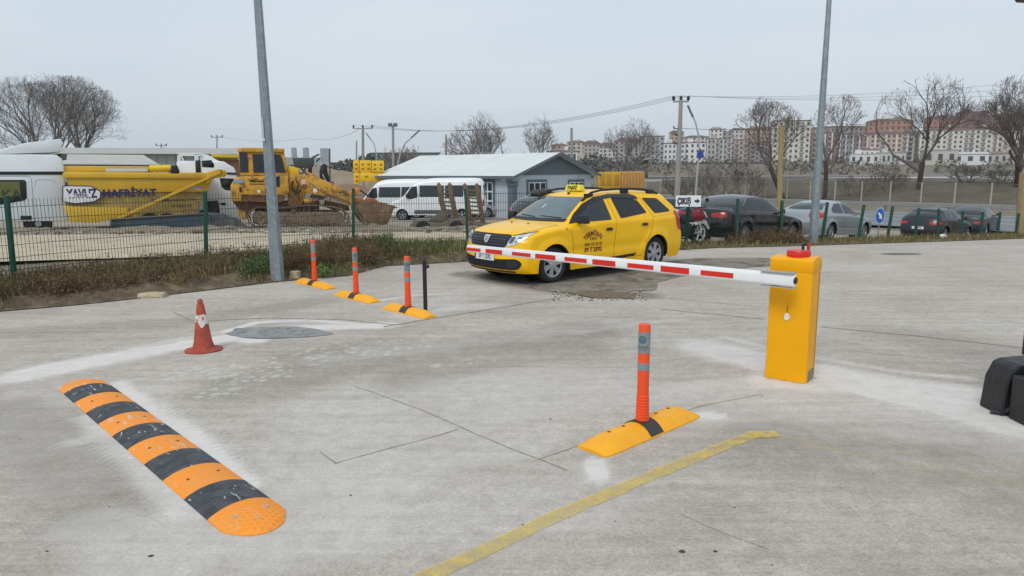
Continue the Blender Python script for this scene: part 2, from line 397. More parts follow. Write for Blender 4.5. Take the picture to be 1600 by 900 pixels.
# yellow bay line
def paint_mat(name, rgb, lo, hi, s=3.5, amax=.7):
    m = bpy.data.materials.new(name); m.use_nodes = True; t = m.node_tree; N = t.nodes; L = t.links; b = N['Principled BSDF']
    b.inputs['Base Color'].default_value = lin(rgb); b.inputs['Roughness'].default_value = .8
    tcn = N.new('ShaderNodeTexCoord'); n = N.new('ShaderNodeTexNoise'); n.inputs['Scale'].default_value = s; n.inputs['Detail'].default_value = 10; n.inputs['Roughness'].default_value = .75
    r = N.new('ShaderNodeValToRGB'); r.color_ramp.elements[0].position = lo; r.color_ramp.elements[1].position = hi
    L.new(tcn.outputs['Object'], n.inputs[0]); L.new(n.outputs['Fac'], r.inputs[0]); q = N.new('ShaderNodeMath'); q.operation = 'MULTIPLY'; q.inputs[1].default_value = amax; L.new(r.outputs[0], q.inputs[0]); L.new(q.outputs[0], b.inputs['Alpha']); return m
strip('yellow_bay_line', [g2(*q) for q in ((640, 915), (760, 858), (860, 812), (1000, 750), (1185, 677))], .105, paint_mat('worn_yellow_paint', (224, 196, 104), .22, .62, 9), .005, .004, .1, .12)
strip('yellow_bay_line', [g2(*q) for q in ((1172, 681), (1215, 679))], .12, MC.get('x') or bpy.data.materials['worn_yellow_paint'], .009, .0, .05, .1)
strip('yellow_bay_line', [g2(*q) for q in ((1210, 681), (1300, 702), (1400, 724), (1520, 745), (1640, 768))], .12, paint_mat('faded_yellow_paint', (214, 194, 124), .44, .78, 9, .42), .005, .004, .1, .12)
# rough broken patch under and behind the taxi, manhole patch
def blob(px_list, rag=.12, n=10):
    P = [Vector(g2(*q)) for q in px_list]; out = []
    for i, a in enumerate(P):
        b = P[(i+1) % len(P)]
        for k in range(n):
            q = a.lerp(b, k/n); out.append((q.x+rag*noise.noise(Vector((q.x*2, q.y*2, 1))), q.y+rag*noise.noise(Vector((q.x*2, q.y*2, 9)))))
    return out
mp_ = M('broken_asphalt', (128, 121, 110), .95, var=.3, scale=4, bump=.9, bscale=22, rgb2=(86, 80, 71), thr=(.5, .62), rscale=2.2)
sheet('rough_patch', blob([(742, 427), (800, 438), (870, 458), (940, 461), (1000, 458), (1035, 440), (1120, 424), (1215, 413), (1195, 404), (1090, 404), (960, 418), (800, 420)], .25), mp_, .006, 1.)
sheet('rubble_edge', blob([(880, 458), (930, 466), (985, 467), (997, 461), (940, 455)], .15), M('loose_rubble', (112, 98, 78), .95, var=.5, scale=14, bump=1., bscale=30), .010, 1.)
mc_ = M('grey_cement', (138, 139, 138), .9, var=.15, scale=5, rgb2=(108, 110, 108), thr=(.5, .6), rscale=7)
el = [g2(432+(80+7*sin(3*a+1)+4*sin(7*a))*cos(a), 520+(9.3+.9*sin(4*a))*sin(a)) for a in [2*pi*k/28 for k in range(28)]]
sheet('cement_patch', el, mc_, .006, .5)
el = [g2(1408+32*cos(a), 397+1.6*sin(a)) for a in [2*pi*k/20 for k in range(20)]]
sheet('asphalt_patch', el, M('dark_patch', (110, 108, 104), .9, var=.2), .006, .5)
# small stones and debris lying on the concrete
random.seed(3)
deb = MB()
def pebble(mb, c, r, mi=0, flat=.6):
    vs = []; n = 6; c = Vector(c)
    for k, (z, q) in enumerate(((0, .8), (.55, 1), (1., .5))):
        for i in range(n):
            a = 2*pi*i/n+k; rr = r*q*random.uniform(.75, 1.2); vs.append(c+Vector((rr*cos(a), rr*sin(a)*.8, z*r*flat)))
    fs = [(k*n+i, k*n+(i+1) % n, (k+1)*n+(i+1) % n, (k+1)*n+i) for k in range(2) for i in range(n)]+[tuple(2*n+i for i in range(n))]
    mb.add(vs, fs, mi)
for i in range(120):
    px = random.uniform(0, 1600); py = random.choice((random.uniform(470, 900), random.uniform(440, 620)))
    p = G(px, py)
    if p.y < edge_y(p.x)-.1: pebble(deb, p, random.uniform(.002, .008)*random.choice((.6, 1, 1)), random.choice((0, 0, 0, 1)))
for i in range(300):
    p = G(random.uniform(860, 1010), random.uniform(452, 470)); pebble(deb, p, random.uniform(.006, .02), random.choice((0, 1)))
for px, py, r in ((1066, 862, .018), (1118, 862, .012), (548, 774, .010), (236, 869, .014), (860, 655, .012), (1148, 793, .008)): pebble(deb, G(px, py), r, 0, .35)
tag(deb.build('small_stones', [M('stone_dark', (66, 62, 56), .9, var=.3), M('stone_pale', (180, 174, 162), .9, var=.2)]), 'tiny dark and pale stones scattered over the concrete yard', 'debris', kind='stuff')
# ---- highway, dirt road, far strips
RP = Vector((32.4, 45.5)); RD = Vector((-.70, .714)).normalized(); RN = Vector((-RD.y, RD.x)); RN = RN if RN.y < 0 else -RN
def rd(s, o): q = RP+RD*s+RN*o; return (q.x, q.y)
sheet('highway', [rd(-60, .5), rd(44, .5), rd(44, 14), rd(4, 14), rd(-60, 14)], M('asphalt', (116, 120, 124), .85, var=.08, scale=.5, bump=.2), .13, 1.5)
ml = M('road_paint', (214, 214, 210), .7, var=.1)
for o in (1.3, 5.0, 8.7, 12.6):
    sheet('lane_line', [rd(-60, o), rd(44, o), rd(44, o+.16), rd(-60, o+.16)], ml, .145, 1.5)
lot = M('pale_dirt', (186, 172, 148), .95, var=.14, scale=.8, bump=.5, bscale=9, rgb2=(150, 137, 116), thr=(.5, .66), rscale=1.1)
sheet('dirt_road', [(-30, 14), (-12, 14.2), (-7.5, 15.3), (-3, 17.2), (.5, 18), (3.5, 19.5), (4, 22), (1, 24.5), (-4, 25.5), (-10, 25), (-18, 24), (-32, 22)], lot, .07, 1.)
sheet('gravel_lot', [(-40, 24), (-10, 27.5), (4, 26), (5, 20.8), (9, 22), (14, 27), (21, 33), (12, 48), (8, 60), (-20, 70), (-60, 60)], M('lot_gravel', (150, 140, 124), .95, var=.22, scale=.7, bump=.6, bscale=8), .05, 2.)
pk = M('pale_parking', (158, 150, 136), .95, var=.18, scale=1.2)
stripm = M('pale_field', (186, 184, 176), .95, var=.12, scale=.02); grn = M('dull_field', (104, 99, 84), .95, var=.3, scale=.06)
def band(name, y0, y1, a0, a1, mat, dz=.15):
    sheet(name, [(a0*y0, y0), (a1*y0, y0), (a1*y1, y1), (a0*y1, y1)], mat, dz, 14)
band('pale_field_strip', 165, 200, .17, .95, M('field_b', (160, 160, 152), .95, var=.15, scale=.03), .3)
band('river_bed', 205, 235, .28, .95, stripm, .35); band('far_road', 258, 300, .14, .95, M('far_asphalt', (120, 121, 122), .9), .3)
# railway embankment wall line
emb2 = MB()
for i in range(12):
    a0, a1 = .10+.07*i, .10+.07*(i+1); y = 416
    emb2.box(((a0+a1)/2*y, y, h(a0*y, y)+.1), ((a1-a0)*y, 1.2, 1.5))
tag(emb2.build('parapet_wall', M('dark_parapet', (70, 72, 72), .9)), 'long low dark parapet along the raised railway below the town', 'wall')

sheet('bank_grass', [(CA_[0], CA_[1]) for CA_ in ((48, 44), (9, 114), (16, 150), (40, 150), (78, 90), (90, 60))], M('bank_earth', (98, 88, 74), .95, var=.3, scale=.5, rgb2=(78, 74, 56), thr=(.45, .6), rscale=.4, bump=.5, bscale=4), .10, 3)
# ================================================================ things in the yard
Z = Vector((0, 0, 1))
m_yel = M('cabinet_yellow', (240, 170, 16), .4, var=.05, scale=5, rgb2=(226, 168, 70), thr=(.66, .78), rscale=3, spec=.2)
m_red = M('lamp_red', (208, 34, 18), .35, var=.05); m_blk = M('black_plastic', (28, 29, 33), .5, var=.15, scale=8)
m_wht = M('boom_white', (226, 228, 230), .4, var=.04, scale=6); m_rst = M('red_reflective', (214, 40, 24), .38, var=.05, scale=10)
m_zinc = M('zinc_bracket', (186, 190, 192), .35, .6); m_white = M('white_plastic', (232, 230, 224), .4)
# ---- barrier gate: local x along the front face, local -y towards the viewer
def barrier():
    t = thing('barrier_gate', 'yellow barrier cabinet with red lamp and lowered red and white striped boom', 'barrier gate', (2.30, 6.26, 0), radians(-36.5))
    W, D, Hh = .358, .29, 1.0
    b = MB(); b.box((W/2, D/2, .5*Hh-.003), (W, D, Hh)); b.build('cabinet', m_yel, t, True, .012, seg=3)
    f = MB(); f.box((W/2, D/2, .008), (W-.09, D-.09, .016)); f.build('base_frame', m_blk, t)
    # lid with sloping arched roof
    pr = [(-.004, .985)] + [(-.004, 1.095)] + [(D*.5+(D*.5+.006)*sin(a), 1.09+.028*cos(a)) for a in [(-.9+.18*k) for k in range(11)]] + [(D+.006, 1.06), (D+.006, .985)]
    l = MB(); l.prism(pr, -.006, W+.006, 'x'); l.build('lid', m_yel, t, True, .010)
    q = MB(); q.box((W+.001, D-.035, .50), (.004, .004, .94)); q.build('door_seam', M('seam', (150, 96, 6), .6), t)
    s = MB(); s.box((W+.002, .14, .05), (.005, .17, .10)); s.build('cable_notch', M('notch', (140, 130, 112), .9), t)
    r = MB(); r.lathe([(.098, 1.10), (.100, 1.12), (.100, 1.158), (.094, 1.168), (.0, 1.170)], 28, (.20, .13, 0)); lo = r.build('warning_lamp', m_red, t, True)
    k = MB(); k.tube([(.235, .12, 1.175), (.235, .12, 1.215), (.255, .12, 1.232), (.28, .12, 1.21), (.28, .12, 1.175)], .012, 8); k.build('lamp_handle', m_blk, lo, True)
    k = MB(); k.tube([(.285, .115, 1.175), (.285, .115, 1.235)], .012, 8); k.build('lamp_lever', m_red, lo, True)
    # oval key cover on the front
    e = MB(); n = 22; vs = [(.165+.026*cos(2*pi*i/n)*(1-.12*sin(2*pi*i/n)), -.0, .585+.036*sin(2*pi*i/n)) for i in range(n)]
    e.add([(x, 0.0, z) for x, y, z in vs]+[(.165+(x-.165)*.8, -.014, .585+(z-.585)*.8) for x, y, z in vs], [(i, (i+1) % n, n+(i+1) % n, n+i) for i in range(n)]+[tuple(n+i for i in range(n))]); e.build('key_cover', m_white, t, True)
    e = MB(); e.box((.165, -.002, .652), (.004, .004, .07)); e.build('key_cord', M('cord_brown', (130, 84, 20), .8), t)
    return t
bt = barrier()
_b = MB(); random.seed(4)
for i in range(46):
    a = random.choice((0, 1, 2, 3)); u = random.random(); M4_ = Matrix.Translation(bt.location) @ Matrix.Rotation(radians(-36.5), 4, 'Z')
    q = {0: (u*.358, -.015-random.random()*.03), 1: (u*.358, .31), 2: (-.015, u*.29), 3: (.37+random.random()*.03, u*.29)}[a]
    w_ = M4_ @ Vector((q[0], q[1], 0)); _b.v and None; pebble(_b, w_, random.uniform(.004, .014), 0, .5)
tag(_b.build('mortar_crumbs', M('mortar_pale', (188, 184, 176), .95, var=.2)), 'pale mortar crumbs round the foot of the barrier cabinet', 'debris', kind='stuff')
bpy.context.view_layer.update()
inv = (Matrix.Translation(bt.location) @ Matrix.Rotation(radians(-36.5), 4, 'Z')).inverted()
P0 = inv @ at(1243, 438.5, 5.93); P1 = inv @ at(731, 387.8, 8.9)
bd = (P1-P0); BL = bd.length; bd.normalize(); bs = bd.cross(Z).normalized(); 
if bs.y > 0: bs = -bs           # side that faces the camera
bu = bs.cross(bd); bu = bu if bu.z > 0 else -bu
def boom():
    prof = [(-.5, -.36), (-.34, -.5), (.34, -.5), (.5, -.36), (.5, .2), (.2, .5), (-.2, .5), (-.5, .2)]
    n = len(prof); vs = []
    for p, hh, dd in ((P0, .112, .05), (P1, .092, .045)):
        vs += [p + bs*(u*dd) + bu*(v_*hh) for u, v_ in prof]
    b = MB(); b.add(vs, [tuple(range(n)), tuple(range(2*n-1, n-1, -1))]+[(i, (i+1) % n, n+(i+1) % n, n+i) for i in range(n)])
    bo = b.build('boom', m_wht, bt, True, .004)
    # stripes: pixel starts and ends in the photograph turned into lengths along the boom
    R = MB(); ST = [(727.5, 753), (760.8, 786.7), (802, 831.2), (838.5, 870), (884.3, 919), (927.8, 963.8), (982.5, 1023.3), (1034.5, 1079), (1097, 1148)]
    M4 = Matrix.Translation(bt.location) @ Matrix.Rotation(radians(-36.5), 4, 'Z')
    def sx(t_):
        w_ = M4 @ (P0+bd*t_); q = CM.transposed() @ (w_-Vector((0, 0, CH))); return 800+CF*q.x/-q.z
    def inv_s(px):
        lo, hi = 0., BL
        for _ in range(40):
            m_ = (lo+hi)/2
            if sx(m_) > px: lo = m_
            else: hi = m_
        return lo
    for i, (a, c) in enumerate(ST):
        sa, sb = inv_s(max(a, 731.5)), inv_s(c)
        lo, hi = ((-.30, .14) if i % 2 == 0 else (-.36, .19))
        def P(s, v_):
            f = s/BL; return P0 + bd*s + bs*((.5*(.05+(.045-.05)*f))+.0016) + bu*(v_*(.112+(.092-.112)*f))
        R = MB(); R.quad(P(sa, lo), P(sb, lo), P(sb, hi), P(sa, hi)); R.build('reflective_strip', m_rst, bo)
    k = MB(); k.tube([P0-bd*.006, P0+bd*.004], [.03, .034], 12); k.build('end_cap', m_blk, bo, True)
    c = MB()
    for zz in (.062, -.066):
        c.box(P0+bd*.17+bu*zz+bs*.0, (.0, .0, .0)); c.beam(P0+bd*-.0+bu*zz, P0+bd*.30+bu*zz, .075, .007, up=bu)
    c.beam(P0+bd*.14-bs*.034, P0+bd*.22-bs*.034, .006, .12, up=bu)
    c.build('clamp_bracket', m_zinc, bt)
    for s_ in (.05, .25): c = MB(); c.tube([P0+bd*s_+bu*.067, P0+bd*s_+bu*.078], .008, 8); c.build('clamp_bolt', m_zinc, bt)
boom()
# ---- flexible bollards
m_or = M('bollard_orange', (236, 80, 30), .45, var=.04, scale=8); m_gr = M('reflective_grey', (140, 148, 152), .35, var=.06, scale=14, metal=.2)
m_by = M('base_yellow', (240, 168, 22), .5, var=.06, scale=9, rgb2=(232, 186, 90), thr=(.66, .8), rscale=6); m_navy = M('emblem_navy', (30, 62, 92), .5); m_teal = M('emblem_green', (52, 120, 92), .5)
def bollard(px_base, ang, L, label, emblem, group='flexible orange bollards on yellow bases', n=32, pr=.038, hgt=.76, face=0., Wb=.22):
    c = G(*px_base); t = thing('flexible_bollard', label, 'bollard', (c.x, c.y, 0), ang, group)
    # base: long loaf with bevelled ends
    xs_ = [-.5, -.485, -.41, -.36, .36, .41, .485, .5]; hs = [.012, .022, .062, .074, .074, .062, .022, .012]; ws = [.86, .93, 1, 1, 1, 1, .93, .86]
    vs = []; K = 9
    for x, hh, ww in zip(xs_, hs, ws):
        for k in range(K):
            u = -1+2*k/(K-1); zz = hh*(1-abs(u)**2.3) + (.012 if abs(u) < 1 else 0)
            vs.append((x*L, u*Wb/2*ww, zz if abs(u) < 1 else .010))
        vs += [(x*L, Wb/2*ww, 0), (x*L, -Wb/2*ww, 0)]
    R = K+2; fs = []
    for i in range(len(xs_)-1):
        for k in range(K-1): fs.append((i*R+k, i*R+k+1, (i+1)*R+k+1, (i+1)*R+k))
        fs += [(i*R+K-1, i*R+K, (i+1)*R+K, (i+1)*R+K-1), (i*R+K+1, i*R, (i+1)*R, (i+1)*R+K+1)]
    fs += [tuple(range(R)), tuple((len(xs_)-1)*R+k for k in range(R))]
    b = MB(); b.add(vs, fs); bo = b.build('base', m_by, t, True, ang=40)
    q = MB(); vs = []
    for x in (-.075, .075):
        for k in range(13):
            u = -1+2*k/12; vs.append((x, u*Wb*.495, .078*(1-abs(u)**2.3)+.016))
    q.add(vs, [(k, k+1, 14+k, 13+k) for k in range(12)]); q.add([(s_*.075, u*Wb*.495, .004) for s_ in (-1, 1) for u in (-1, 1)], [])
    for s_, o_ in ((-1, 0), (1, 13)):
        pass
    q.build('centre_cap', M('cap_charcoal', (56, 52, 54), .6, var=.1, scale=10), t, True)
    for x in ((-.43, -.31, -.17, .17, .31, .43) if n > 20 else (-.40, .40)):
        r = MB(); zt = .086 if abs(x) < .36 else .050
        r.lathe([(.013, zt-.006), (.013, zt+.0015), (.0, zt+.002)], 10, (x*L, (.02 if n > 20 else 0), 0)); r.build('bolt_hole', M('hole', (120, 66, 18), .8), bo)
    r0 = pr; prof = [(r0*1.22, .06), (r0*1.18, .085)]
    z0 = .09
    for k in range(9):
        rr = r0*(1.14-.012*k); prof += [(rr*.94, z0), (rr*1.05, z0+.004), (rr*1.05, z0+.013), (rr*.94, z0+.017)]; z0 += .0215
    prof += [(r0, z0+.004), (r0, hgt-.012), (r0*.93, hgt-.003), (r0*.8, hgt), (0, hgt)]
    p = MB(); p.lathe(prof, n); p.build('post', m_or, t, True)
    for a, b_ in ((hgt-.21, hgt-.055), (hgt-.335, hgt-.28)):
        s_ = MB(); s_.lathe([(r0, a), (r0+.0018, a+.001), (r0+.0018, b_-.001), (r0, b_)], n); s_.build('reflective_band', m_gr, t, True)
    if emblem:
        e = MB()
        def W(u, v_, rr=r0+.0026): a = face+u/rr; return (rr*cos(a), rr*sin(a), v_)
        def ring(r1, r2, mi, cz, N=26, rr=r0+.0026):
            vs = [W((r1 if j else r2)*cos(2*pi*i/N), cz+(r1 if j else r2)*sin(2*pi*i/N), rr) for i in range(N) for j in (0, 1)]
            e.add(vs, [(2*i, 2*i+1, (2*i+3) % (2*N), (2*i+2) % (2*N)) for i in range(N)], mi)
        cz = hgt-.108
        ring(.024, .028, 1, cz); ring(.019, .0235, 0, cz); ring(.0, .013, 2, cz); ring(.0, .004, 3, cz+.003, 12, r0+.0034)
        vs, fs = text_mesh('TEKİRDAĞ', .021, sx=.82); e.add([W(x, hgt-.163+y) for x, y, z in vs], fs, 0)
        vs, fs = text_mesh('BÜYÜKŞEHİR', .011, sx=.9); e.add([W(x, hgt-.181+y) for x, y, z in vs], fs, 0)
        e.build('emblem', [m_navy, m_teal, M('emblem_blue', (40, 98, 152), .5), m_gr], t, fix=False)
    return t
a_ = atan2(9.02-9.74, -1.01+1.77)
near_ang = atan2(5.23-4.52, 1.325-.565)
bollard((1003, 674), near_ang, 1.14, 'nearest and largest orange bollard, standing by the yellow floor line', True, face=radians(-118)-near_ang, Wb=.28, pr=.042, hgt=.80)
b3 = bollard((638, 488.5), atan2(-.8, .76), .98, 'orange flexible bollard standing right beside the thin black post', True, n=20, face=radians(-80)-atan2(-.8, .76))
b2 = bollard((557, 466.5), atan2(-.79, .77), 1.0, 'middle orange bollard of the three standing in a row before the verge', True, n=20, face=radians(-72)-atan2(-.79, .77))
b1 = bollard((492, 446), atan2(-.9, .86), 1.1, 'orange bollard nearest the left lamp pole, its grey bands without emblem', False, n=20)
# ---- thin black post
p = G(665, 487); t = thing('black_post', 'thin black steel post standing by the third orange bollard', 'post', (p.x, p.y, 0))
b = MB(); b.tube([(0, 0, 0), (.0, 0, .69)], .028, 14); b.build('pipe', m_blk, t, True)
b = MB(); b.tube([(0, 0, .69), (0, 0, .715), (.0, 0, .73)], [.02, .018, .006], 12); b.build('cap', m_blk, t, True); b = MB(); b.tube([(.015, -.02, .62), (.06, -.03, .62)], .026, 10); b.build('catch', m_blk, t, True)
# ---- traffic cone
def cone():
    p = G(316, 549); t = thing('traffic_cone', 'faded dirty red traffic cone with a worn white band', 'traffic cone', (p.x, p.y+.04, 0), radians(20))
    m1 = M('cone_red', (168, 76, 58), .8, var=.25, scale=7, rgb2=(104, 58, 48), thr=(.50, .70), rscale=9)
    b = MB(); b.lathe([(.128, .022), (.112, .034), (.092, .10), (.036, .50), (.022, .505), (.03, .515), (.028, .54), (.012, .56), (0, .562)], 28); b.build('cone_body', m1, t, True)
    b = MB(); pts = [(.195*cos(a)*(1.05 if k % 2 else 1), .195*sin(a)*(1.05 if k % 2 else 1)) for k, a in enumerate([2*pi*k/12 for k in range(12)])]
    b.prism([(x*.98, y*.86) for x, y in pts], 0, .02, 'z'); b.build('cone_foot', m1, t, True, .006)
    w_ = MB(); n = 28; vs = []
    for i in range(n+1):
        a = 2*pi*i/n; zl = .30+.03*sin(a*2+1)+.018*sin(a*5); zh = .395+.006*sin(a*4)
        for z in (zl, zh): r = .092-(z-.10)*.14+.0016; vs.append((r*cos(a), r*sin(a), z))
    w_.add(vs, [(2*i, 2*i+2, 2*i+3, 2*i+1) for i in range(n)]); w_.build('white_band', M('worn_white', (212, 206, 198), .6, var=.15, scale=16, rgb2=(176, 90, 66), thr=(.55, .6), rscale=14), t, True)
cone()
# ---- speed hump
def hump():
    A = Vector((-3.93, 6.21, 0)); B = Vector((-1.33, 3.53, 0)); d = (B-A); L = d.length; ang = atan2(d.y, d.x)
    t = thing('speed_hump', 'long rubber speed hump with orange and black segments, bolted to the concrete', 'speed hump', A, ang)
    def hm(name, rgb, tint):
        m = bpy.data.materials.new(name); m.use_nodes = True; T = m.node_tree; N = T.nodes; K = T.links; b = N['Principled BSDF']; b.inputs['Roughness'].default_value = .6
        tcn = N.new('ShaderNodeTexCoord'); n = N.new('ShaderNodeTexNoise'); n.inputs['Scale'].default_value = 5.5; n.inputs['Detail'].default_value = 7; n.inputs['Distortion'].default_value = 1.2
        mpg = N.new('ShaderNodeMapping'); mpg.inputs['Scale'].default_value = (1, 3.5, 1); K.new(tcn.outputs['Object'], mpg.inputs[0]); K.new(mpg.outputs[0], n.inputs[0])
        r = N.new('ShaderNodeValToRGB'); r.color_ramp.elements[0].position = .63; r.color_ramp.elements[1].position = .68; K.new(n.outputs['Fac'], r.inputs[0])
        n2 = N.new('ShaderNodeTexNoise'); n2.inputs['Scale'].default_value = 12; n2.inputs['Detail'].default_value = 6; K.new(tcn.outputs['Object'], n2.inputs[0])
        r2 = N.new('ShaderNodeValToRGB'); r2.color_ramp.elements[0].color = lin(rgb); r2.color_ramp.elements[1].color = lin(tint); r2.color_ramp.elements[0].position = .4; r2.color_ramp.elements[1].position = .75; K.new(n2.outputs['Fac'], r2.inputs[0])
        mm = N.new('ShaderNodeMixRGB'); K.new(r.outputs[0], mm.inputs[0]); K.new(r2.outputs[0], mm.inputs[1]); mm.inputs[2].default_value = lin((196, 194, 190)); K.new(mm.outputs[0], b.inputs['Base Color'])
        wv = [N.new('ShaderNodeTexWave') for _ in (0, 1)]; mt_ = N.new('ShaderNodeMath'); mt_.operation = 'MULTIPLY'
        for q, rz in zip(wv, (.6, -.6)):
            mq = N.new('ShaderNodeMapping'); mq.inputs['Rotation'].default_value = (0, 0, rz); K.new(tcn.outputs['Object'], mq.inputs[0]); K.new(mq.outputs[0], q.inputs[0]); q.inputs['Scale'].default_value = 9
        K.new(wv[0].outputs['Fac'], mt_.inputs[0]); K.new(wv[1].outputs['Fac'], mt_.inputs[1])
        bp = N.new('ShaderNodeBump'); bp.inputs['Strength'].default_value = .8; bp.inputs['Distance'].default_value = .006; K.new(mt_.outputs[0], bp.inputs['Height']); K.new(bp.outputs[0], b.inputs['Normal']); return m
    mo, mk = hm('hump_orange', (246, 146, 30), (232, 152, 64)), hm('hump_black', (46, 48, 54), (82, 84, 88))
    n = 11; cap = .30; s0 = (L-2*cap)/(n-2); W = .362
    for i in range(n):
        xa = 0 if i == 0 else cap+s0*(i-1); xb = cap if i == 0 else (L if i == n-1 else cap+s0*i)
        NX, NU = 12, 15; vs = []; hh = .045
        for a in range(NX+1):
            x = xa+(xb-xa)*a/NX; ww = 1.; hs = 1.
            e = (cap-x)/cap if i == 0 else ((x-(L-cap))/cap if i == n-1 else 0)
            if e > 0: ww = 1-.34*max(0, e-.45)/.55*sm(.45, 1, e); hs = sqrt(max(.0, 1-e**2.4))*.85+.15*(1-e)
            gap = .94 if a in (0, NX) and 0 < i < n-1 else 1
            for k in range(NU+1):
                u = -1+2*k/NU; bulge = (x + (.06*(1-u*u) if (i == n-1 and e > 0) else 0) - (.05*(1-u*u) if (i == 0 and e > 0) else 0)) if e > 0 else x
                vs.append((bulge, u*W/2*ww, .006+hh*hs*gap*(1-abs(u)**2.2)))
        b = MB(); b.add(vs, [(a*(NU+1)+k, a*(NU+1)+k+1, (a+1)*(NU+1)+k+1, (a+1)*(NU+1)+k) for a in range(NX) for k in range(NU)])
        sk = [(a*(NU+1)) for a in range(NX+1)]; sk2 = [a*(NU+1)+NU for a in range(NX+1)]
        for S in (sk, sk2):
            vv = [vs[q] for q in S]; b.add([(x, y, z) for x, y, z in vv]+[(x, y, 0) for x, y, z in vv], [(q, q+1, len(vv)+q+1, len(vv)+q) for q in range(len(vv)-1)])
        if i in (0, n-1):
            S = [(0 if i == 0 else NX)*(NU+1)+k for k in range(NU+1)]; vv = [vs[q] for q in S]; b.add(vv+[(x, y, 0) for x, y, z in vv], [(q, q+1, len(vv)+q+1, len(vv)+q) for q in range(len(vv)-1)])
        so_ = b.build('hump_segment', mk if i % 2 else mo, t, True, ang=50)
        so_['label'] = 'black hump segment' if i % 2 else 'orange hump segment'
        if i in (0, n-1):
            for yy, xx in ((-.085, .16), (.085, .16), (0, .07)):
                x = xx if i == 0 else L-xx; z = .006+hh*(.93 if xx > .1 else .75)*(1-abs(yy*2/W)**2.2)
                q = MB(); q.lathe([(.017, z-.01), (.017, z+.003), (.008, z+.003), (.008, z-.001), (0, z-.001)], 12, (x, yy, 0)); q.build('bolt', M('bolt_white', (190, 170, 150), .6), so_)
        else:
            for yy in (-.09, .09):
                if i % 2: continue
                x = (xa+xb)/2; z = .006+hh*(1-abs(yy*2/W)**2.2)
                q = MB(); q.lathe([(.011, z-.006), (.011, z+.002), (0, z+.002)], 10, (x, yy, 0)); q.build('bolt', M('hole', (120, 66, 18), .8), so_)
hump()
# ---- loose stones at the verge
def rock(px, py, sz, label, seed, flat=.5):
    random.seed(seed); p = G(px, py); bm = bmesh.new(); bmesh.ops.create_icosphere(bm, subdivisions=3, radius=1)
    for v_ in bm.verts:
        n = noise.noise(v_.co*1.1+Vector((seed, 0, 0)))*.5+noise.noise(v_.co*3+Vector((seed, 3, 0)))*.12
        c = v_.co*(1+n); c = Vector((max(-.75, min(.8, c.x)), max(-.8, min(.75, c.y)), max(-.4, min(.6, c.z)))); v_.co = Vector((c.x*sz[0], c.y*sz[1], c.z*sz[2]+sz[2]*.35))
    me = bpy.data.meshes.new('rock'); bm.to_mesh(me); bm.free(); me.materials.append(M('limestone', (176, 160, 136), .9, var=.2, scale=12, bump=.5, bscale=30))
    o = link(bpy.data.objects.new('rock', me)); o.location = p; tag(o, label, 'rock')
rock(461, 436, (.11, .10, .15), 'pale blocky stone beside the foot of the left lamp pole', 5)
rock(239, 464, (.24, .16, .07), 'flat pale stone slab lying at the edge of the concrete on the left', 11)
# ---- black frame foot, pole and lamp at the right edge
m_tar = M('black_paint', (26, 27, 32), .45, var=.4, scale=6, rgb2=(120, 120, 122), thr=(.7, .74), rscale=9, bump=.3, bscale=14)
t = thing('kiosk_post', 'black painted steel booth post with block foot at the right edge', 'post', (3.885, 5.08, 0))
b = MB(); b.box((0.0, 0, 1.75), (.16, .16, 2.5)); b.build('post', [m_tar], t, bevel=.01)
b = MB(); b.box((.03, -.02, .17), (.30, .22, .34)); b.build('foot_block', m_tar, t, bevel=.015)
b = MB(); b.prism([(-.02, 0), (.0, .26), (.05, .375), (.10, .40), (.34, .42), (.36, 0)], .10, .36, 'y'); o = b.build('rubber_buffer', m_tar, t, bevel=.015)
o.location = (-.13, 0.02, 0)
b = MB(); b.box((-.084, -.065, 1.6), (.006, .03, 2.2)); b.build('rust_edge', M('rust_orange', (150, 92, 44), .8, var=.4, scale=5), t)
lamp = thing('wall_lamp', 'dark round lamp hanging at the top right corner', 'lamp', (3.62, 4.9, 0))
b = MB(); c_ = at(1606, -14, 4.9); b.lathe([(.0, -.075), (.06, -.06), (.09, -.0), (.08, .05), (.02, .09), (0, .09)], 20, (c_.x-3.62, 0, c_.z)); b.build('lamp_shade', M('dark_lamp', (40, 30, 28), .5), lamp, True)
b = MB(); b.tube([(c_.x-3.62, 0, c_.z+.08), (c_.x-3.62+.1, .08, c_.z+.14), (.2, .15, 2.98)], .012, 8); b.build('lamp_arm', m_blk, lamp, True)
hz_ = MB(); q = G(1549, 646); hz_.tube([q+Vector((-.01, 0, .015)), q+Vector((.05, -.04, .02)), q+Vector((.11, -.09, .08)), q+Vector((.16, -.13, .2)), q+Vector((.19, -.14, .36)), q+Vector((.19, -.14, .42))], .022, 10)
tag(hz_.build('cable_hose', M('hose_black', (34, 35, 40), .5), smooth=True), 'black ribbed cable hose curving down to the ground beside the booth post', 'hose')
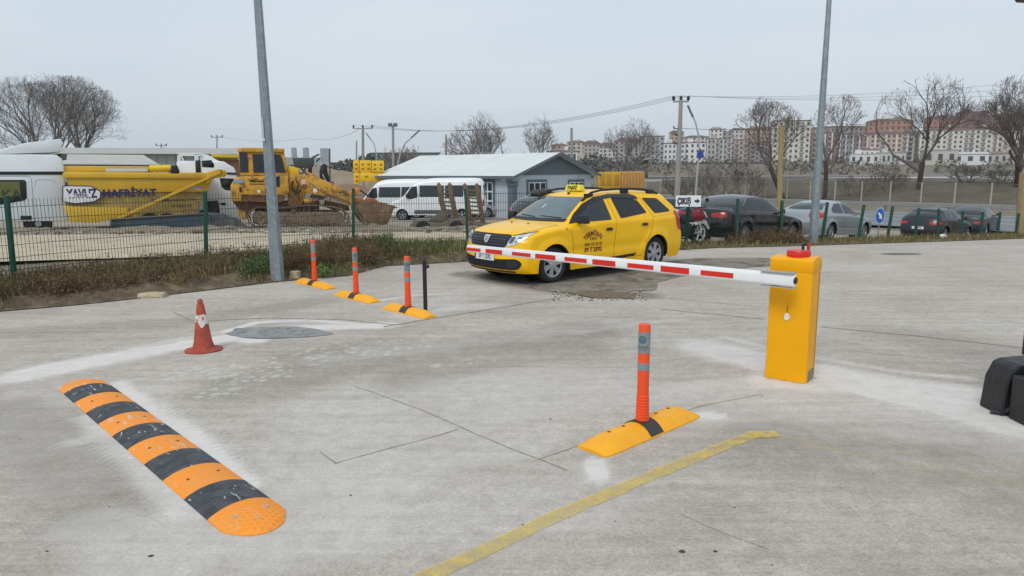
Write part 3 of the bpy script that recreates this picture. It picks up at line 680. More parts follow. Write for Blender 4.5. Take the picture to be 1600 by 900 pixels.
# ---- big galvanised lamp poles
m_galv = M('galvanised_steel', (132, 143, 148), .5, .35, var=.16, scale=7, rgb2=(160, 168, 170), thr=(.5, .7), rscale=12)
def lamp_pole(base, z0, top_dx, top_dy, H_, r0, r1, label, collar=True, rz=0):
    t = thing('street_lamp', label, 'lamp pole', (base.x, base.y, z0), 0)
    tx, ty = top_dx, top_dy
    b = MB(); b.tube([(0, 0, -.1), (tx*.08, ty*.08, H_*.08), (tx, ty, H_)], [r0, r0*.96, r1], 8); b.build('pole', m_galv, t, True, ang=30)
    b = MB(); b.tube([(0, 0, 0), (tx*.11, ty*.11, H_*.11)], [r0*1.02+.012, r0*.93+.012], 8); b.build('sleeve', m_galv, t, True, ang=30)
    b = MB(); b.tube([(tx, ty, H_-.02), (tx+.5, ty+.1, H_+.5), (tx+1.6, ty+.3, H_+.72)], .035, 8); b.build('arm', m_galv, t, True)
    b = MB(); b.prism([(0, 0), (.7, .04), (.7, .1), (.1, .16), (0, .12)], -.13, .13, 'y'); o = b.build('lantern', M('lantern_grey', (120, 124, 126), .5), t, True, .02); o.location = (tx+1.5, ty+.28, H_+.66)
    return t
p = G(434, 439); lp = lamp_pole(p, 0, -.10, 0, 9., .105, .035, 'galvanised steel lamp pole at the verge in front of the yellow track loader')
b = MB(); b.beam((-.055, -.105, 2.42), (-.06, -.098, 2.74), .03, .012); b.tube([(-.052, -.11, 2.40), (-.052, -.13, 2.40)], .024, 8); b.build('cable_clip', M('clip_pale', (206, 208, 206), .4), lp)
p = G(1270, 383, -.22); lamp_pole(p, -.22, .02, 0, 9., .125, .045, 'galvanised steel lamp pole behind the barrier cabinet, at the right verge')
# ================================================================ fences, verge, signs
m_green = M('fence_green', (20, 74, 60), .45, var=.12, scale=6)
m_wire = M('fence_wire', (40, 62, 56), .6)
def mesh_panel(parent, a, b, z0a, z0b, zt_a, zt_b, dx=.055, r=.0032, name='mesh_panel', clip=None, sag=0.):
    mb = MB(); a = Vector(a); b = Vector(b); L = (b-a).length; n = max(2, int(L/dx)); d = (b-a).normalized(); nr = Vector((-d.y, d.x, 0))
    def P(t, z): q = a.lerp(b, t); return Vector((q.x, q.y, z))
    def w3(p, q, r):
        mb.tube([p, q], r, 3, cap=False)
    for i in range(1, n):
        t_ = i/n; z0 = z0a+(z0b-z0a)*t_; z1 = zt_a+(zt_b-zt_a)*t_; lean = .02*sin(t_*9+a.x)*sag
        w3(P(t_, z0)+nr*lean, P(t_, z1)+nr*lean, r)
    hgt = zt_a-z0a; rows = []
    z = .06
    while z < hgt-.02: rows.append(z); z += .2
    for z in rows:
        for dz, off in ((0, .012), ):
            for k in range(6):
                t0, t1 = k/6, (k+1)/6
                w3(P(t0, z0a+(z0b-z0a)*t0+z+sag*.02*sin(t0*7))+nr*off, P(t1, z0a+(z0b-z0a)*t1+z+sag*.02*sin(t1*7))+nr*off, r*1.25)
    o = mb.build(name, m_wire, parent, fix=False); return o
def post_mb(p, top, w_=.06):
    b = MB(); b.beam(p, top, w_, w_*.8); return b
FL = thing('mesh_fence', 'green welded mesh fence with square green posts, between the verge and the dirt lot', 'fence', (-4, 14, 0))
def rel(q, t): return Vector(q)-Vector(t.location)
LP = [((-9.7, 8.3, 0), (-9.75, 8.2, 1.5)), (tuple(G(24, 455)), (-7.94, 11.26, 1.53)), (tuple(G(322, 418)), (-5.98, 13.99, 1.51)), (tuple(G(552, 399)), (-3.51, 15.92, 1.50)), (tuple(G(732, 394)), (-1.06, 16.44, 1.47)),
      ((1.65, 17.0, 0), (1.65, 17.0, 1.42)), (tuple(G(1071, 385, -.05)), (4.33, 17.5, 1.02))]
for (b0, t0) in LP:
    b0 = Vector(b0); b0.z -= .1
    o = post_mb(rel(b0, FL), rel(t0, FL), .075 if b0.x < 4 else .085).build('fence_post', m_green, FL, bevel=.006)
for (a, ta), (b, tb_) in zip(LP, LP[1:]):
    zb0 = .06 if a[0] < 3 else -.05
    mesh_panel(FL, rel(a, FL), rel(b, FL), zb0+.02, zb0+.02, ta[2]-.06, tb_[2]-.06, sag=1 if a[0] > 0 else .4, r=.0044)
    if a[0] > -4:   # barbed top row bent outwards
        pass
# right fence: line of leaning posts
FR = thing('mesh_fence', 'row of leaning dark green posts with sagging mesh before the parked cars', 'fence', (10, 21, 0))
FA, FB = Vector((4.33, 17.5)), Vector((20.9, 29.2)); FDIR = FB-FA
def fence_pt(px):
    d = ray(px, 370); a = d.x/d.y; t_ = (a*FA.y-FA.x)/(FDIR.x-a*FDIR.y); q = FA+FDIR*t_; return q
PR = [(1151, 1153, 310), (1221, 1222, 313), (1284, 1293, 316), (1340, 1350, 320), (1386, 1395, 322), (1429, 1436, 325), (1466, 1467, 326), (1501, 1505, 329), (1532, 1536, 331), (1558, 1563, 331), (1587, 1592, 333)]
prev = None; pts = []
for pb, pt, yt in PR:
    q = fence_pt(pb); z0 = h(q.x, q.y); top = at(pt, yt, q.y)
    if len(pts) > 4: q2 = fence_pt(pb)
    b0 = Vector((q.x, q.y, z0-.1)); pts.append((Vector((q.x, q.y, z0)), top))
    post_mb(rel(b0, FR), rel(top, FR), .085).build('fence_post', m_green, FR, bevel=.006)
mesh_panel(FR, rel(Vector((4.33, 17.5, 0)), FR), rel(pts[0][0], FR), .02, pts[0][0].z+.1, 1.0, pts[0][1].z-.12, .06, .0042, sag=1)
mesh_panel(FR, rel(pts[0][0], FR), rel(pts[1][0], FR), pts[0][0].z+.05, pts[1][0].z+.1, pts[0][1].z-.55, pts[1][1].z-.75, .08, .0042, sag=2)
# exit sign
sg = thing('exit_sign', 'white rectangular sign reading ÇIKIŞ with a black arrow, on a green fence post', 'sign', (4.31, 17.42, 0))
pl = MB(); pl.box((-.01, -.03, 1.11), (.615, .012, .27)); pl.build('sign_plate', M('sign_white', (226, 230, 234), .45), sg, bevel=.005)
tx = MB(); text_on(tx, 'ÇIKIŞ', .205, (-.115, -.0375, 1.105), (1, 0, 0), Z, (0, -1, 0), sx=.62, offset=.012, spacing=1.05)
ar = [(.135, .025), (.20, .025), (.19, .075), (.265, 0), (.19, -.075), (.20, -.025), (.135, -.025)]
tx.prism([(x+.005, z+1.11) for x, z in ar], -.0385, -.037); tx.build('lettering', M('sign_black', (26, 28, 44), .5), sg, fix=False)
# blue arrow sign on a thin pole beyond the fence
bs_ = thing('road_sign', 'round blue road sign with a white arrow pointing down right, standing among the fence posts', 'road sign', (0, 0, 0)); q = at(1375, 337, 24); bs_.location = (q.x, q.y, h(q.x, q.y))
zc = q.z-h(q.x, q.y)
b = MB(); b.lathe([(.0, -.0), (.27, 0), (.27, .012), (0, .012)], 32, (0, 0, zc), 'y', cap=False); o = b.build('sign_rim', M('rim_pale', (196, 206, 216), .4), bs_, True); o.scale = (.56, 1, 1); 
b = MB(); b.lathe([(.0, -.005), (.25, -.005), (.25, .0), (0, .0)], 32, (0, 0, zc), 'y', cap=False); o = b.build('sign_face', M('sign_blue', (34, 98, 178), .4), bs_, True); o.scale = (.56, 1, 1)
b = MB(); ar = [(-.15, .035), (.02, .035), (-.01, .11), (.17, 0), (-.01, -.11), (.02, -.035), (-.15, -.035)]; A45 = radians(-42)
b.prism([((x*cos(A45)-z*sin(A45))*.56, zc+x*sin(A45)+z*cos(A45)) for x, z in ar], -.012, -.007); b.build('arrow', m_white, bs_)
b = MB(); b.tube([(0, .03, -.1), (0, .03, zc+.2)], .022, 8); b.build('sign_post', m_galv, bs_, True)
# ---- verge of weeds: stuff
random.seed(21)
gv = MB()
def blade(mb, p, hh, wd, lean, az, mi, bend=.5, seg=2):
    c, s = cos(az), sin(az); px_, py_ = -s*wd/2, c*wd/2; vs = []
    for k in range(seg+1):
        t_ = k/seg; o = lean*hh*t_**(1+bend); ww = (1-t_*.85)
        b_ = (p[0]+c*o, p[1]+s*o, p[2]+hh*t_*(1-.25*lean*t_)); vs += [(b_[0]-px_*ww, b_[1]-py_*ww, b_[2]), (b_[0]+px_*ww, b_[1]+py_*ww, b_[2])]
    mb.add(vs, [(2*k, 2*k+1, 2*k+3, 2*k+2) for k in range(seg)], mi)
def tuft(mb, x, y, n, hh, spread, mis, wd=.012, z=None):
    z = h(x, y) if z is None else z
    for _ in range(n):
        r = random.random()**.6*spread; a = random.uniform(0, 2*pi)
        blade(mb, (x+r*cos(a), y+r*sin(a), z-.01), hh*random.uniform(.45, 1.15), wd*random.uniform(.6, 1.5), random.uniform(.05, .8), random.uniform(0, 2*pi), random.choice(mis))
def shrub(mb, x, y, hh, spread, mi, n=26, leaf=0, lmi=4):
    z = h(x, y)
    for _ in range(n):
        a = random.uniform(0, 2*pi); r = random.random()*spread; l = random.uniform(.5, 1)*hh; q = Vector((x+r*.5*cos(a), y+r*.5*sin(a), z)); e = q+Vector((r*cos(a)*.9, r*sin(a)*.9, l)); mid = q.lerp(e, .55)+Vector((random.uniform(-.04, .04), random.uniform(-.04, .04), .03))
        mb.tube([q, mid, e], [.004, .003, .0015], 3, mi, cap=False)
        for _ in range(3):
            s_ = q.lerp(e, random.uniform(.35, .95)); e2 = s_+Vector((random.uniform(-.12, .12), random.uniform(-.12, .12), random.uniform(.02, .14))); mb.tube([s_, e2], [.0022, .001], 3, mi, cap=False)
        for _ in range(leaf):
            s_ = q.lerp(e, random.uniform(.2, 1)); c = Vector((random.uniform(-.05, .05), random.uniform(-.05, .05), random.uniform(-.03, .04)))+s_
            u = Vector((random.uniform(-1, 1), random.uniform(-1, 1), random.uniform(-.3, .6))).normalized()*random.uniform(.015, .035); v_ = u.cross(Vector((random.uniform(-1, 1), random.uniform(-1, 1), random.uniform(-1, 1)))).normalized()*random.uniform(.008, .018)
            mb.add([c-u, c+v_, c+u, c-v_], [(0, 1, 2, 3)], lmi)
def fence_y(x):
    P = [(-14, 2.), (-9.7, 8.3), (-7.98, 11.26), (-6.0, 13.99), (-3.55, 15.92), (-1.05, 16.44), (1.65, 17), (4.33, 17.5), (8.1, 20.2), (20.9, 29.2), (30, 36)]
    for (a, b), (c, d) in zip(P, P[1:]):
        if a <= x <= c: return b+(d-b)*(x-a)/(c-a)
    return 40
# soil strip
soil = M('verge_soil', (88, 76, 58), .95, var=.4, scale=5, bump=1., bscale=12, rgb2=(120, 106, 80), thr=(.5, .62), rscale=4)
pl_ = [(x, y-.02) for x, y in EDGE] + [(30, 37.5), (20.9, 30.8), (8.1, 21.5), (4.33, 18.8), (1.65, 18.1), (-1.05, 17.6), (-3.55, 17.2), (-6.7, 15.4), (-9.1, 12.4), (-11.2, 9.6), (-14, 5.5)]
def soil_z(x, y):
    e = y-edge_y(x); fo = 1-sm(.35, 1.0, y-fence_y(x)); return h(x, y)+.012-.09*(1-fo)+.13*fo*sm(0, .8, e)*(1+.5*noise.noise(Vector((x*.9, y*.9, 2))))*(1 if x < 3 else .4)+.05*fo*noise.noise(Vector((x*3, y*3, 2)))*sm(0, .3, e)
sheet('verge_soil', pl_, soil, .0, .22, soil_z)
for i in range(10500):
    if random.random() < .72:
        x = random.uniform(-9.8, 4.3)
    else: x = random.uniform(4.0, 22)
    ye, yf = edge_y(x), fence_y(x); 
    if yf < ye: continue
    t_ = random.random(); y = ye + .0 + (yf+1.5-ye)*t_
    d = y-ye; z = soil_z(x, y)
    n1 = noise.noise(Vector((x*.7, y*.7, 0))); n2 = noise.noise(Vector((x*.45, y*.45, 8)))
    if x <= 4 and n1 < -.22 and d < .6 and random.random() < .75: continue
    if x > 4:
        tuft(gv, x, y, 4, .09+.13*sm(0, .6, d)*(1 if n1 > -.1 else .5), .16, (0, 1, 1, 2, 5), .014, z)
        continue
    green = n2 > (.12 if x < -4 else -.05)
    hh = .09+.13*sm(0, .5, d)+.10*max(0, n1)
    tuft(gv, x, y, 5 if green else 4, hh*(1 if green else .8), .13, (2, 2, 3, 0) if green else (0, 1, 6, 5, 5, 6), .012, z)
for i in range(1050):
    x = random.choice((random.uniform(-9.8, 1.5), random.uniform(-4.6, -2.4), random.uniform(-9.5, -5))); ye, yf = edge_y(x), fence_y(x); y = random.uniform(ye+.5, yf+.5)
    n1 = noise.noise(Vector((x*.5, y*.5, 3)))
    if y < ye+.3: continue
    brown = n1 > -.05 or x < -5
    k_ = (.60 if -4.3 < x < -2.7 else .46 if x < -3 else .26); brown = brown or (-4.3 < x < -2.9 and random.random() < .7)
    shrub(gv, x, y, random.uniform(.5, 1.)*k_, .22, random.choice((5, 5, 1)) if brown else 3, 9, 4 if brown else 8, 6 if brown else random.choice((3, 4)))
for i in range(80):
    x = random.uniform(5.6, 8.2); y = fence_y(x)-random.uniform(.1, .7); shrub(gv, x, y, random.uniform(.25, .55), .25, 5, 8, 2, 1)
for px, py in ((495, 424), (515, 420), (530, 424), (505, 432), (570, 408), (590, 402), (610, 405), (480, 415), (548, 415), (575, 418), (760, 382), (712, 388), (690, 385), (650, 392), (225, 430), (245, 436)):
    q = G(px, py); shrub(gv, q.x, q.y, .26, .34, 3, 24, 18, random.choice((3, 4, 4)))
gm = [M('grass_straw', (158, 138, 98), .9, var=.25, scale=2), M('grass_olive', (122, 110, 68), .9, var=.3, scale=2), M('grass_green', (82, 98, 48), .85, var=.3, scale=2), M('weed_green', (66, 90, 42), .8, var=.3, scale=3), M('weed_light', (100, 122, 62), .8, var=.3, scale=3), M('stalk_brown', (92, 72, 54), .9, var=.3, scale=3), M('dead_leaf', (104, 82, 60), .9, var=.3, scale=4)]
tag(gv.build('verge_weeds', gm, fix=False), 'tangled strip of dry grass, brown stalks and green weeds along the fences', 'weeds', kind='stuff')
# litter along the right verge
lt = MB()
for px, py, r in ((1470, 371, .2), (1406, 370, .07), (1447, 369, .08), (1540, 368, .12), (1515, 372, .05), (1460, 377, .05), (1152, 377, .05)):
    d = fence_pt(px); q = Vector((d.x, d.y-.1, h(d.x, d.y)+.05)); pebble(lt, q, r, 0, .8)
tag(lt.build('litter', M('litter_white', (224, 224, 222), .7)), 'white plastic bags and scraps of litter caught in the right verge', 'litter', kind='stuff')
# ================================================================ vehicles
def interp(tab, x):
    if x <= tab[0][0]: return tab[0][1]
    for (a, b), (c, d) in zip(tab, tab[1:]):
        if x <= c:
            t_ = (x-a)/(c-a+1e-9); return b+(d-b)*t_
    return tab[-1][1]
def spl(tab, x):
    """catmull-rom through the table"""
    n = len(tab)
    if x <= tab[0][0]: return tab[0][1]
    if x >= tab[-1][0]: return tab[-1][1]
    for i in range(n-1):
        if x <= tab[i+1][0]:
            x0, y0 = tab[i]; x1, y1 = tab[i+1]; hh = x1-x0; t_ = (x-x0)/hh
            m0 = (y1-tab[i-1][1])/(x1-tab[i-1][0]) if i else (y1-y0)/hh
            m1 = (tab[i+2][1]-y0)/(tab[i+2][0]-x0) if i+2 < n else (y1-y0)/hh
            s = (y1-y0)/hh
            if abs(m0) > 3*abs(s): m0 = 3*s
            if abs(m1) > 3*abs(s): m1 = 3*s
            t2, t3 = t_*t_, t_**3
            return (2*t3-3*t2+1)*y0+(t3-2*t2+t_)*hh*m0+(-2*t3+3*t2)*y1+(t3-t2)*hh*m1
class Car:
    """P: L, zb, front[(z,x)], rear[(z,x)], top[(x,z)], width[(x,w)], belt, tumble, crown[(x,c)], wheels, Ra, wr, pf, pr"""
    def __init__(s, P, label, cat, loc, rz, paint, name='parked_car', dens=1., group=None):
        s.P = P; s.t = thing(name, label, cat, loc, rz, group); s.cx = P['L']/2; s.mat = paint
        s.make_body(dens)
    def pt(s, a, b, c):
        P = s.P; L = P['L']; A, B, C = a*L, b*.85, c*.95
        rx, ry, rz = P.get('r', (.16, .13, .09))
        Ai = max(rx, min(L-rx, A)); Bi = max(-.85+ry, min(.85-ry, B)); Ci = min(.95-rz, C)
        d = Vector(((A-Ai)/rx, (B-Bi)/ry, (C-Ci)/rz))
        if d.length > 1e-9:
            m_ = max(abs(d.x), abs(d.y), abs(d.z)); d = d.normalized()*min(1, m_)
            A, B, C = Ai+d.x*rx, Bi+d.y*ry, Ci+d.z*rz
        a, b, c = A/L, B/.85, C/.95
        x0, x1 = P['top'][0][0], P['top'][-1][0]; Xt = x0+a*(x1-x0)
        T = spl(P['top'], Xt); zb = P['zb']; Z_ = zb+c*(T-zb)
        xf = spl(P['front'], Z_); xr = spl(P['rear'], Z_)
        wf = min(1, a/.25); 
        X = xf*(1-a)+xr*a
        if c > .8 and x0 < Xt < x1:       # keep the top line where the table says
            k = sm(.8, 1, c); X = X*(1-k)+(Xt)*k
        bb = b*b
        X += P.get('pf', .12)*bb*abs(b)*max(0, 1-a/.22)**1.4
        X -= P.get('pr', .07)*bb*abs(b)*max(0, 1-(1-a)/.15)**1.4
        w_ = spl(P['width'], X)
        z1 = P['belt']
        if Z_ > z1: w_ -= (Z_-z1)*P['tumble']*(1+(Z_-z1)*.35)
        if Z_ < .45: w_ -= (.45-Z_)*.10
        w_ -= .014*exp(-((Z_-.52)/.09)**2)*sm(.9, 1.3, X)*(1-sm(L-1.4, L-1.0, X))
        for xw in P['wheels']:
            dd = sqrt((X-xw)**2+(Z_-P['wr'])**2)
            w_ += .018*sm(P['Ra']+.16, P['Ra']+.02, dd) if dd > 0 else 0
        Y = b*w_
        Z_ -= spl(P['crown'], X)*bb*(sm(.35, 1, c))
        return Vector((X-s.cx, Y, Z_))
    def make_body(s, dens):
        P = s.P; L = P['L']; NA = int(L/.045*dens); NB = int(26*dens); NC = int(30*dens)
        s.V = {}; mb = MB(); key = {}
        def vid(a, b, c):
            k = (round(a, 5), round(b, 5), round(c, 5))
            if k not in key: key[k] = len(mb.v); mb.v.append(tuple(s.pt(a, b, c)))
            return key[k]
        As = [i/NA for i in range(NA+1)]; Bs = [-1+2*i/NB for i in range(NB+1)]; Cs = [i/NC for i in range(NC+1)]
        for i in range(NA):
            for j in range(NC):
                for b in (-1, 1): mb.f.append((vid(As[i], b, Cs[j]), vid(As[i+1], b, Cs[j]), vid(As[i+1], b, Cs[j+1]), vid(As[i], b, Cs[j+1])))
            for j in range(NB): mb.f.append((vid(As[i], Bs[j], 1), vid(As[i+1], Bs[j], 1), vid(As[i+1], Bs[j+1], 1), vid(As[i], Bs[j+1], 1)))
        for a in (0, 1):
            for i in range(NB):
                for j in range(NC): mb.f.append((vid(a, Bs[i], Cs[j]), vid(a, Bs[i+1], Cs[j]), vid(a, Bs[i+1], Cs[j+1]), vid(a, Bs[i], Cs[j+1])))
        mb.m = [0]*len(mb.f)
        me = bpy.data.meshes.new('body'); me.from_pydata(mb.v, [], mb.f); me.materials.append(s.mat)
        bm = bmesh.new(); bm.from_mesh(me); bmesh.ops.recalc_face_normals(bm, faces=bm.faces)
        s.bvh = BVHTree.FromBMesh(bm)
        Ra = P['Ra']; cell = .03/dens
        for v_ in bm.verts:
            if abs(v_.co.y) > .48:
                for xw in P['wheels']:
                    dx, dz = v_.co.x-(xw-s.cx), v_.co.z-P['wr']; r = sqrt(dx*dx+dz*dz)
                    if abs(r-Ra) < cell and r > .01:
                        k = Ra/r; v_.co.x = xw-s.cx+dx*k; v_.co.z = P['wr']+dz*k
        kill = []
        for f in bm.faces:
            c = f.calc_center_median()
            if abs(c.y) > .48 and any((c.x-(xw-s.cx))**2+(c.z-P['wr'])**2 < Ra*Ra for xw in P['wheels']): kill.append(f)
        bmesh.ops.delete(bm, geom=kill, context='FACES')
        for f in bm.faces: f.smooth = True
        bm.to_mesh(me); bm.free(); s.body = link(bpy.data.objects.new('body', me), s.t)
        # wells, floor
        w_ = MB(); wm = spl(P['width'], 1.)-.03; N = 22
        for xw in P['wheels']:
            for sd_ in (-1, 1):
                vs = []
                for k in range(N+1):
                    a = pi*1.16*k/N-pi*.08; r = Ra+.004
                    vs += [(xw-s.cx+r*cos(a), sd_*.42, P['wr']+r*sin(a)), (xw-s.cx+r*cos(a), sd_*(wm-.02), P['wr']+r*sin(a))]
                w_.add(vs, [(2*k, 2*k+1, 2*k+3, 2*k+2) for k in range(N)])
                w_.add([(xw-s.cx+Ra*1.02*cos(2*pi*k/N), sd_*.42, P['wr']+Ra*1.02*sin(2*pi*k/N)) for k in range(N)], [tuple(range(N))])
        w_.box((0, 0, P['zb']+.04), (L-.5, 1.1, .06)); w_.box((0, 0, P['zb']+.10), ((P['wheels'][1]-P['wheels'][0])-2*Ra-.05, 2*wm-.12, .06))
        w_.build('underbody', M('underbody_black', (17, 17, 18), .9), s.t, fix=False)
        # arch lips
        for xw in P['wheels']:
            l = MB()
            for sd_ in (-1, 1):
                pts = []
                for k in range(N+1):
                    a = pi*1.12*k/N-pi*.06; x, z = xw-s.cx+Ra*cos(a), P['wr']+Ra*sin(a)
                    q = s.hit((x, z), 'L' if sd_ < 0 else 'R')
                    if q: pts.append(q[0]-Vector((0, sd_*.006, 0)))
                if len(pts) > 3: l.tube(pts, .011, 6)
            l.build('arch_lip', s.mat, s.body, True, fix=False)
    def hit(s, uv, side):
        u, v_ = uv
        if side in 'LR':
            y = -3 if side == 'L' else 3; o, d = Vector((u, y, v_)), Vector((0, 1 if side == 'L' else -1, 0))
        elif side in 'FB':
            x = -6 if side == 'F' else 6; o, d = Vector((x, u, v_)), Vector((1 if side == 'F' else -1, 0, 0))
        else: o, d = Vector((u, v_, 4)), Vector((0, 0, -1))
        p, n, i, dist = s.bvh.ray_cast(o, d)
        if p is None: return None
        if n.dot(d) > 0: n = -n
        return p, n
    def patch(s, poly, side, name, mat, off=.004, parent=None, step=.06, round_=0., absx=True, thick=True):
        """poly in (x,z) for sides, (y,z) for front/back, (x,y) for top; x measured from the front bumper"""
        if round_: poly = rounded(poly, round_)
        if side in 'LRT': poly = [(u-s.cx, v_) for u, v_ in poly]
        if side == 'R' and False: pass
        bm = bmesh.new(); vs = [bm.verts.new((u, v_, 0)) for u, v_ in poly]
        es = [bm.edges.new((vs[i], vs[(i+1) % len(vs)])) for i in range(len(vs))]
        bmesh.ops.triangle_fill(bm, edges=es, use_beauty=True)
        for k in (0, 1):
            lo = min(p[k] for p in poly); hi = max(p[k] for p in poly); c = lo+step
            while c < hi:
                bmesh.ops.bisect_plane(bm, geom=bm.verts[:]+bm.edges[:]+bm.faces[:], plane_co=(c, 0, 0) if k == 0 else (0, c, 0), plane_no=(1, 0, 0) if k == 0 else (0, 1, 0)); c += step
        bad = []
        for v_ in bm.verts:
            q = s.hit((v_.co.x, v_.co.y), side)
            if q is None: bad.append(v_); continue
            v_.co = q[0]+q[1]*off
        bmesh.ops.delete(bm, geom=bad, context='VERTS')
        if thick and bm.faces:
            bmesh.ops.recalc_face_normals(bm, faces=bm.faces)
        me = bpy.data.meshes.new(name); bm.to_mesh(me); bm.free(); me.materials.append(mat)
        for p in me.polygons: p.use_smooth = True
        return link(bpy.data.objects.new(name, me), parent or s.t)
    def both(s, poly, name, mat, off=.004, parent=None, **k):
        return [s.patch(poly, sd_, name, mat, off, parent, **k) for sd_ in 'LR']
    def line(s, pts, side, r=.004, name='panel_gap', mat=None, parent=None, off=0., mb=None, step=.05):
        out = []
        for (a, b) in zip(pts, pts[1:]):
            n = max(1, int(sqrt((b[0]-a[0])**2+(b[1]-a[1])**2)/step))
            for i in range(n+1):
                t_ = i/n; u, v_ = a[0]+(b[0]-a[0])*t_, a[1]+(b[1]-a[1])*t_
                if side in 'LRT': u -= s.cx
                q = s.hit((u, v_), side)
                if q: out.append(q[0]+q[1]*off)
        m_ = mb or MB()
        if len(out) > 1: m_.tube(out, r, 5, cap=False)
        if mb is None: return m_.build(name, mat or M('gap_dark', (30, 26, 16), .8), parent or s.body, True, fix=False)
    def wheels(s, rim='hub', r=None, wd=.19, ymul=1., tm=None):
        P = s.P; r = r or P['wr']
        for xw in P['wheels']:
            for sd_ in (-1, 1):
                y = sd_*(spl(P['width'], xw)-.035-wd/2)*ymul; c = (xw-s.cx, y, r)
                b = MB(); ri = r*.66
                b.lathe([(ri, -wd/2+.02), (ri+.02, -wd/2), (r-.03, -wd/2+.004), (r-.008, -wd/2+.022), (r, -wd/2+.04), (r, wd/2-.04), (r-.008, wd/2-.022), (r-.03, wd/2-.004), (ri+.02, wd/2), (ri, wd/2-.02)], 36, c, 'y', cap=False)
                wo = b.build('wheel', M('tyre_rubber', (34, 34, 35), .85, var=.2, scale=14), s.t, True, ang=50)
                d = MB(); yo = y+sd_*(wd/2-.03)
                d.lathe([(ri+.004, -.02), (ri+.004, .02)], 30, (c[0], yo, c[2]), 'y', cap=False)
                d.lathe([(ri, 0.001), (0, 0.001)], 24, (c[0], yo-sd_*.03, c[2]), 'y', cap=False)
                d.build('rim_well', M('rim_dark', (24, 25, 27), .7), wo, True, fix=False)
                q = MB(); n = {'hub': 6, 'alloy': 5, 'multi': 9}[rim]
                ring = [(ri-.022, -.004), (ri-.016, .014), (ri+.004, .016), (ri+.008, .0)]
                q.lathe([(a_, b_*sd_) for a_, b_ in ring], 36, (c[0], yo, c[2]), 'y', cap=False)
                q.lathe([(.0, .020*sd_), (.052, .016*sd_), (.060, .004*sd_)], 18, (c[0], yo, c[2]), 'y', cap=False)
                for k in range(n):
                    a = 2*pi*k/n+.3; w1, w2 = {'hub': (.030, .052), 'alloy': (.024, .034), 'multi': (.012, .018)}[rim]
                    ca_, sa_ = cos(a), sin(a)
                    def pp(rr, ww, yy): return (c[0]+rr*ca_-ww*sa_, yo+yy*sd_, c[2]+rr*sa_+ww*ca_)
                    r1, r2 = .045, ri-.012
                    vs = [pp(r1, -w1, .012), pp(r1, w1, .012), pp(r2, w2, .008), pp(r2, -w2, .008), pp(r1, -w1, -.008), pp(r1, w1, -.008), pp(r2, w2, -.008), pp(r2, -w2, -.008)]
                    q.add(vs, [(0, 1, 2, 3), (0, 4, 5, 1), (1, 5, 6, 2), (2, 6, 7, 3), (3, 7, 4, 0)])
                q.build('hubcap' if rim == 'hub' else 'rim', M('rim_silver', (168, 171, 174), .35, .55, var=.06), wo, True, ang=30)
    def mirror(s, x, z, y, mat, sz=(.10, .17, .13)):
        for sd_ in (-1, 1):
            b = MB(); b.box((x-s.cx, sd_*(y+.10), z+.03), sz, rz=sd_*-.12, taper=.86); b.beam((x-s.cx, sd_*(y-.01), z-.04), (x-s.cx, sd_*(y+.08), z-.01), .07, .04)
            b.build('wing_mirror', mat, s.t, True, .028, seg=3)
def rounded(poly, r, n=4):
    out = []
    for i, p in enumerate(poly):
        a, c = Vector(poly[i-1]), Vector(poly[(i+1) % len(poly)]); p = Vector(p); d1, d2 = (a-p), (c-p)
        rr = min(r, d1.length*.45, d2.length*.45); q1 = p+d1.normalized()*rr; q2 = p+d2.normalized()*rr
        for k in range(n+1):
            t_ = k/n; out.append(tuple(q1*(1-t_)**2+p*2*t_*(1-t_)+q2*t_*t_))
    return out
def plate(s, side, y, z, txt, w_=.52, hh=.112, parent=None):
    xq = s.hit((y, z), side); x = xq[0].x; sg_ = -1 if side == 'F' else 1
    b = MB(); b.box((x+sg_*.014, y, z), (.012, w_, hh)); b.build('number_plate', M('plate_white', (222, 226, 228), .5), s.t, bevel=.003)
    t_ = MB(); nrm = Vector((sg_, 0, 0)); right = Vector((0, -1, 0)) if side == 'F' else Vector((0, 1, 0))
    text_on(t_, txt, hh*.98, (x+sg_*.0215, y+(-.02 if side == 'F' else .02), z), right, Z, nrm, .0, sx=.72, offset=.003)
    o = t_.build('plate_text', M('plate_black', (24, 26, 30), .6), s.t, fix=False)
    c = MB(); c.box((x+sg_*.0215, y-right.y*(w_/2-.022), z), (.002, .036, hh*.9)); c.build('plate_band', M('plate_blue', (30, 50, 130), .5), s.t)
M_glass = M('car_glass', (34, 42, 46), .06, spec=.6); M_glass2 = M('car_glass_dark', (20, 23, 26), .08, spec=.5)
M_ws = M('windscreen_glass', (92, 108, 112), .05, spec=.6, var=.25, scale=1.2)  # paler than the side glass: reflected sky put into the base colour
M_trim = M('trim_black', (24, 24, 26), .55, var=.1)
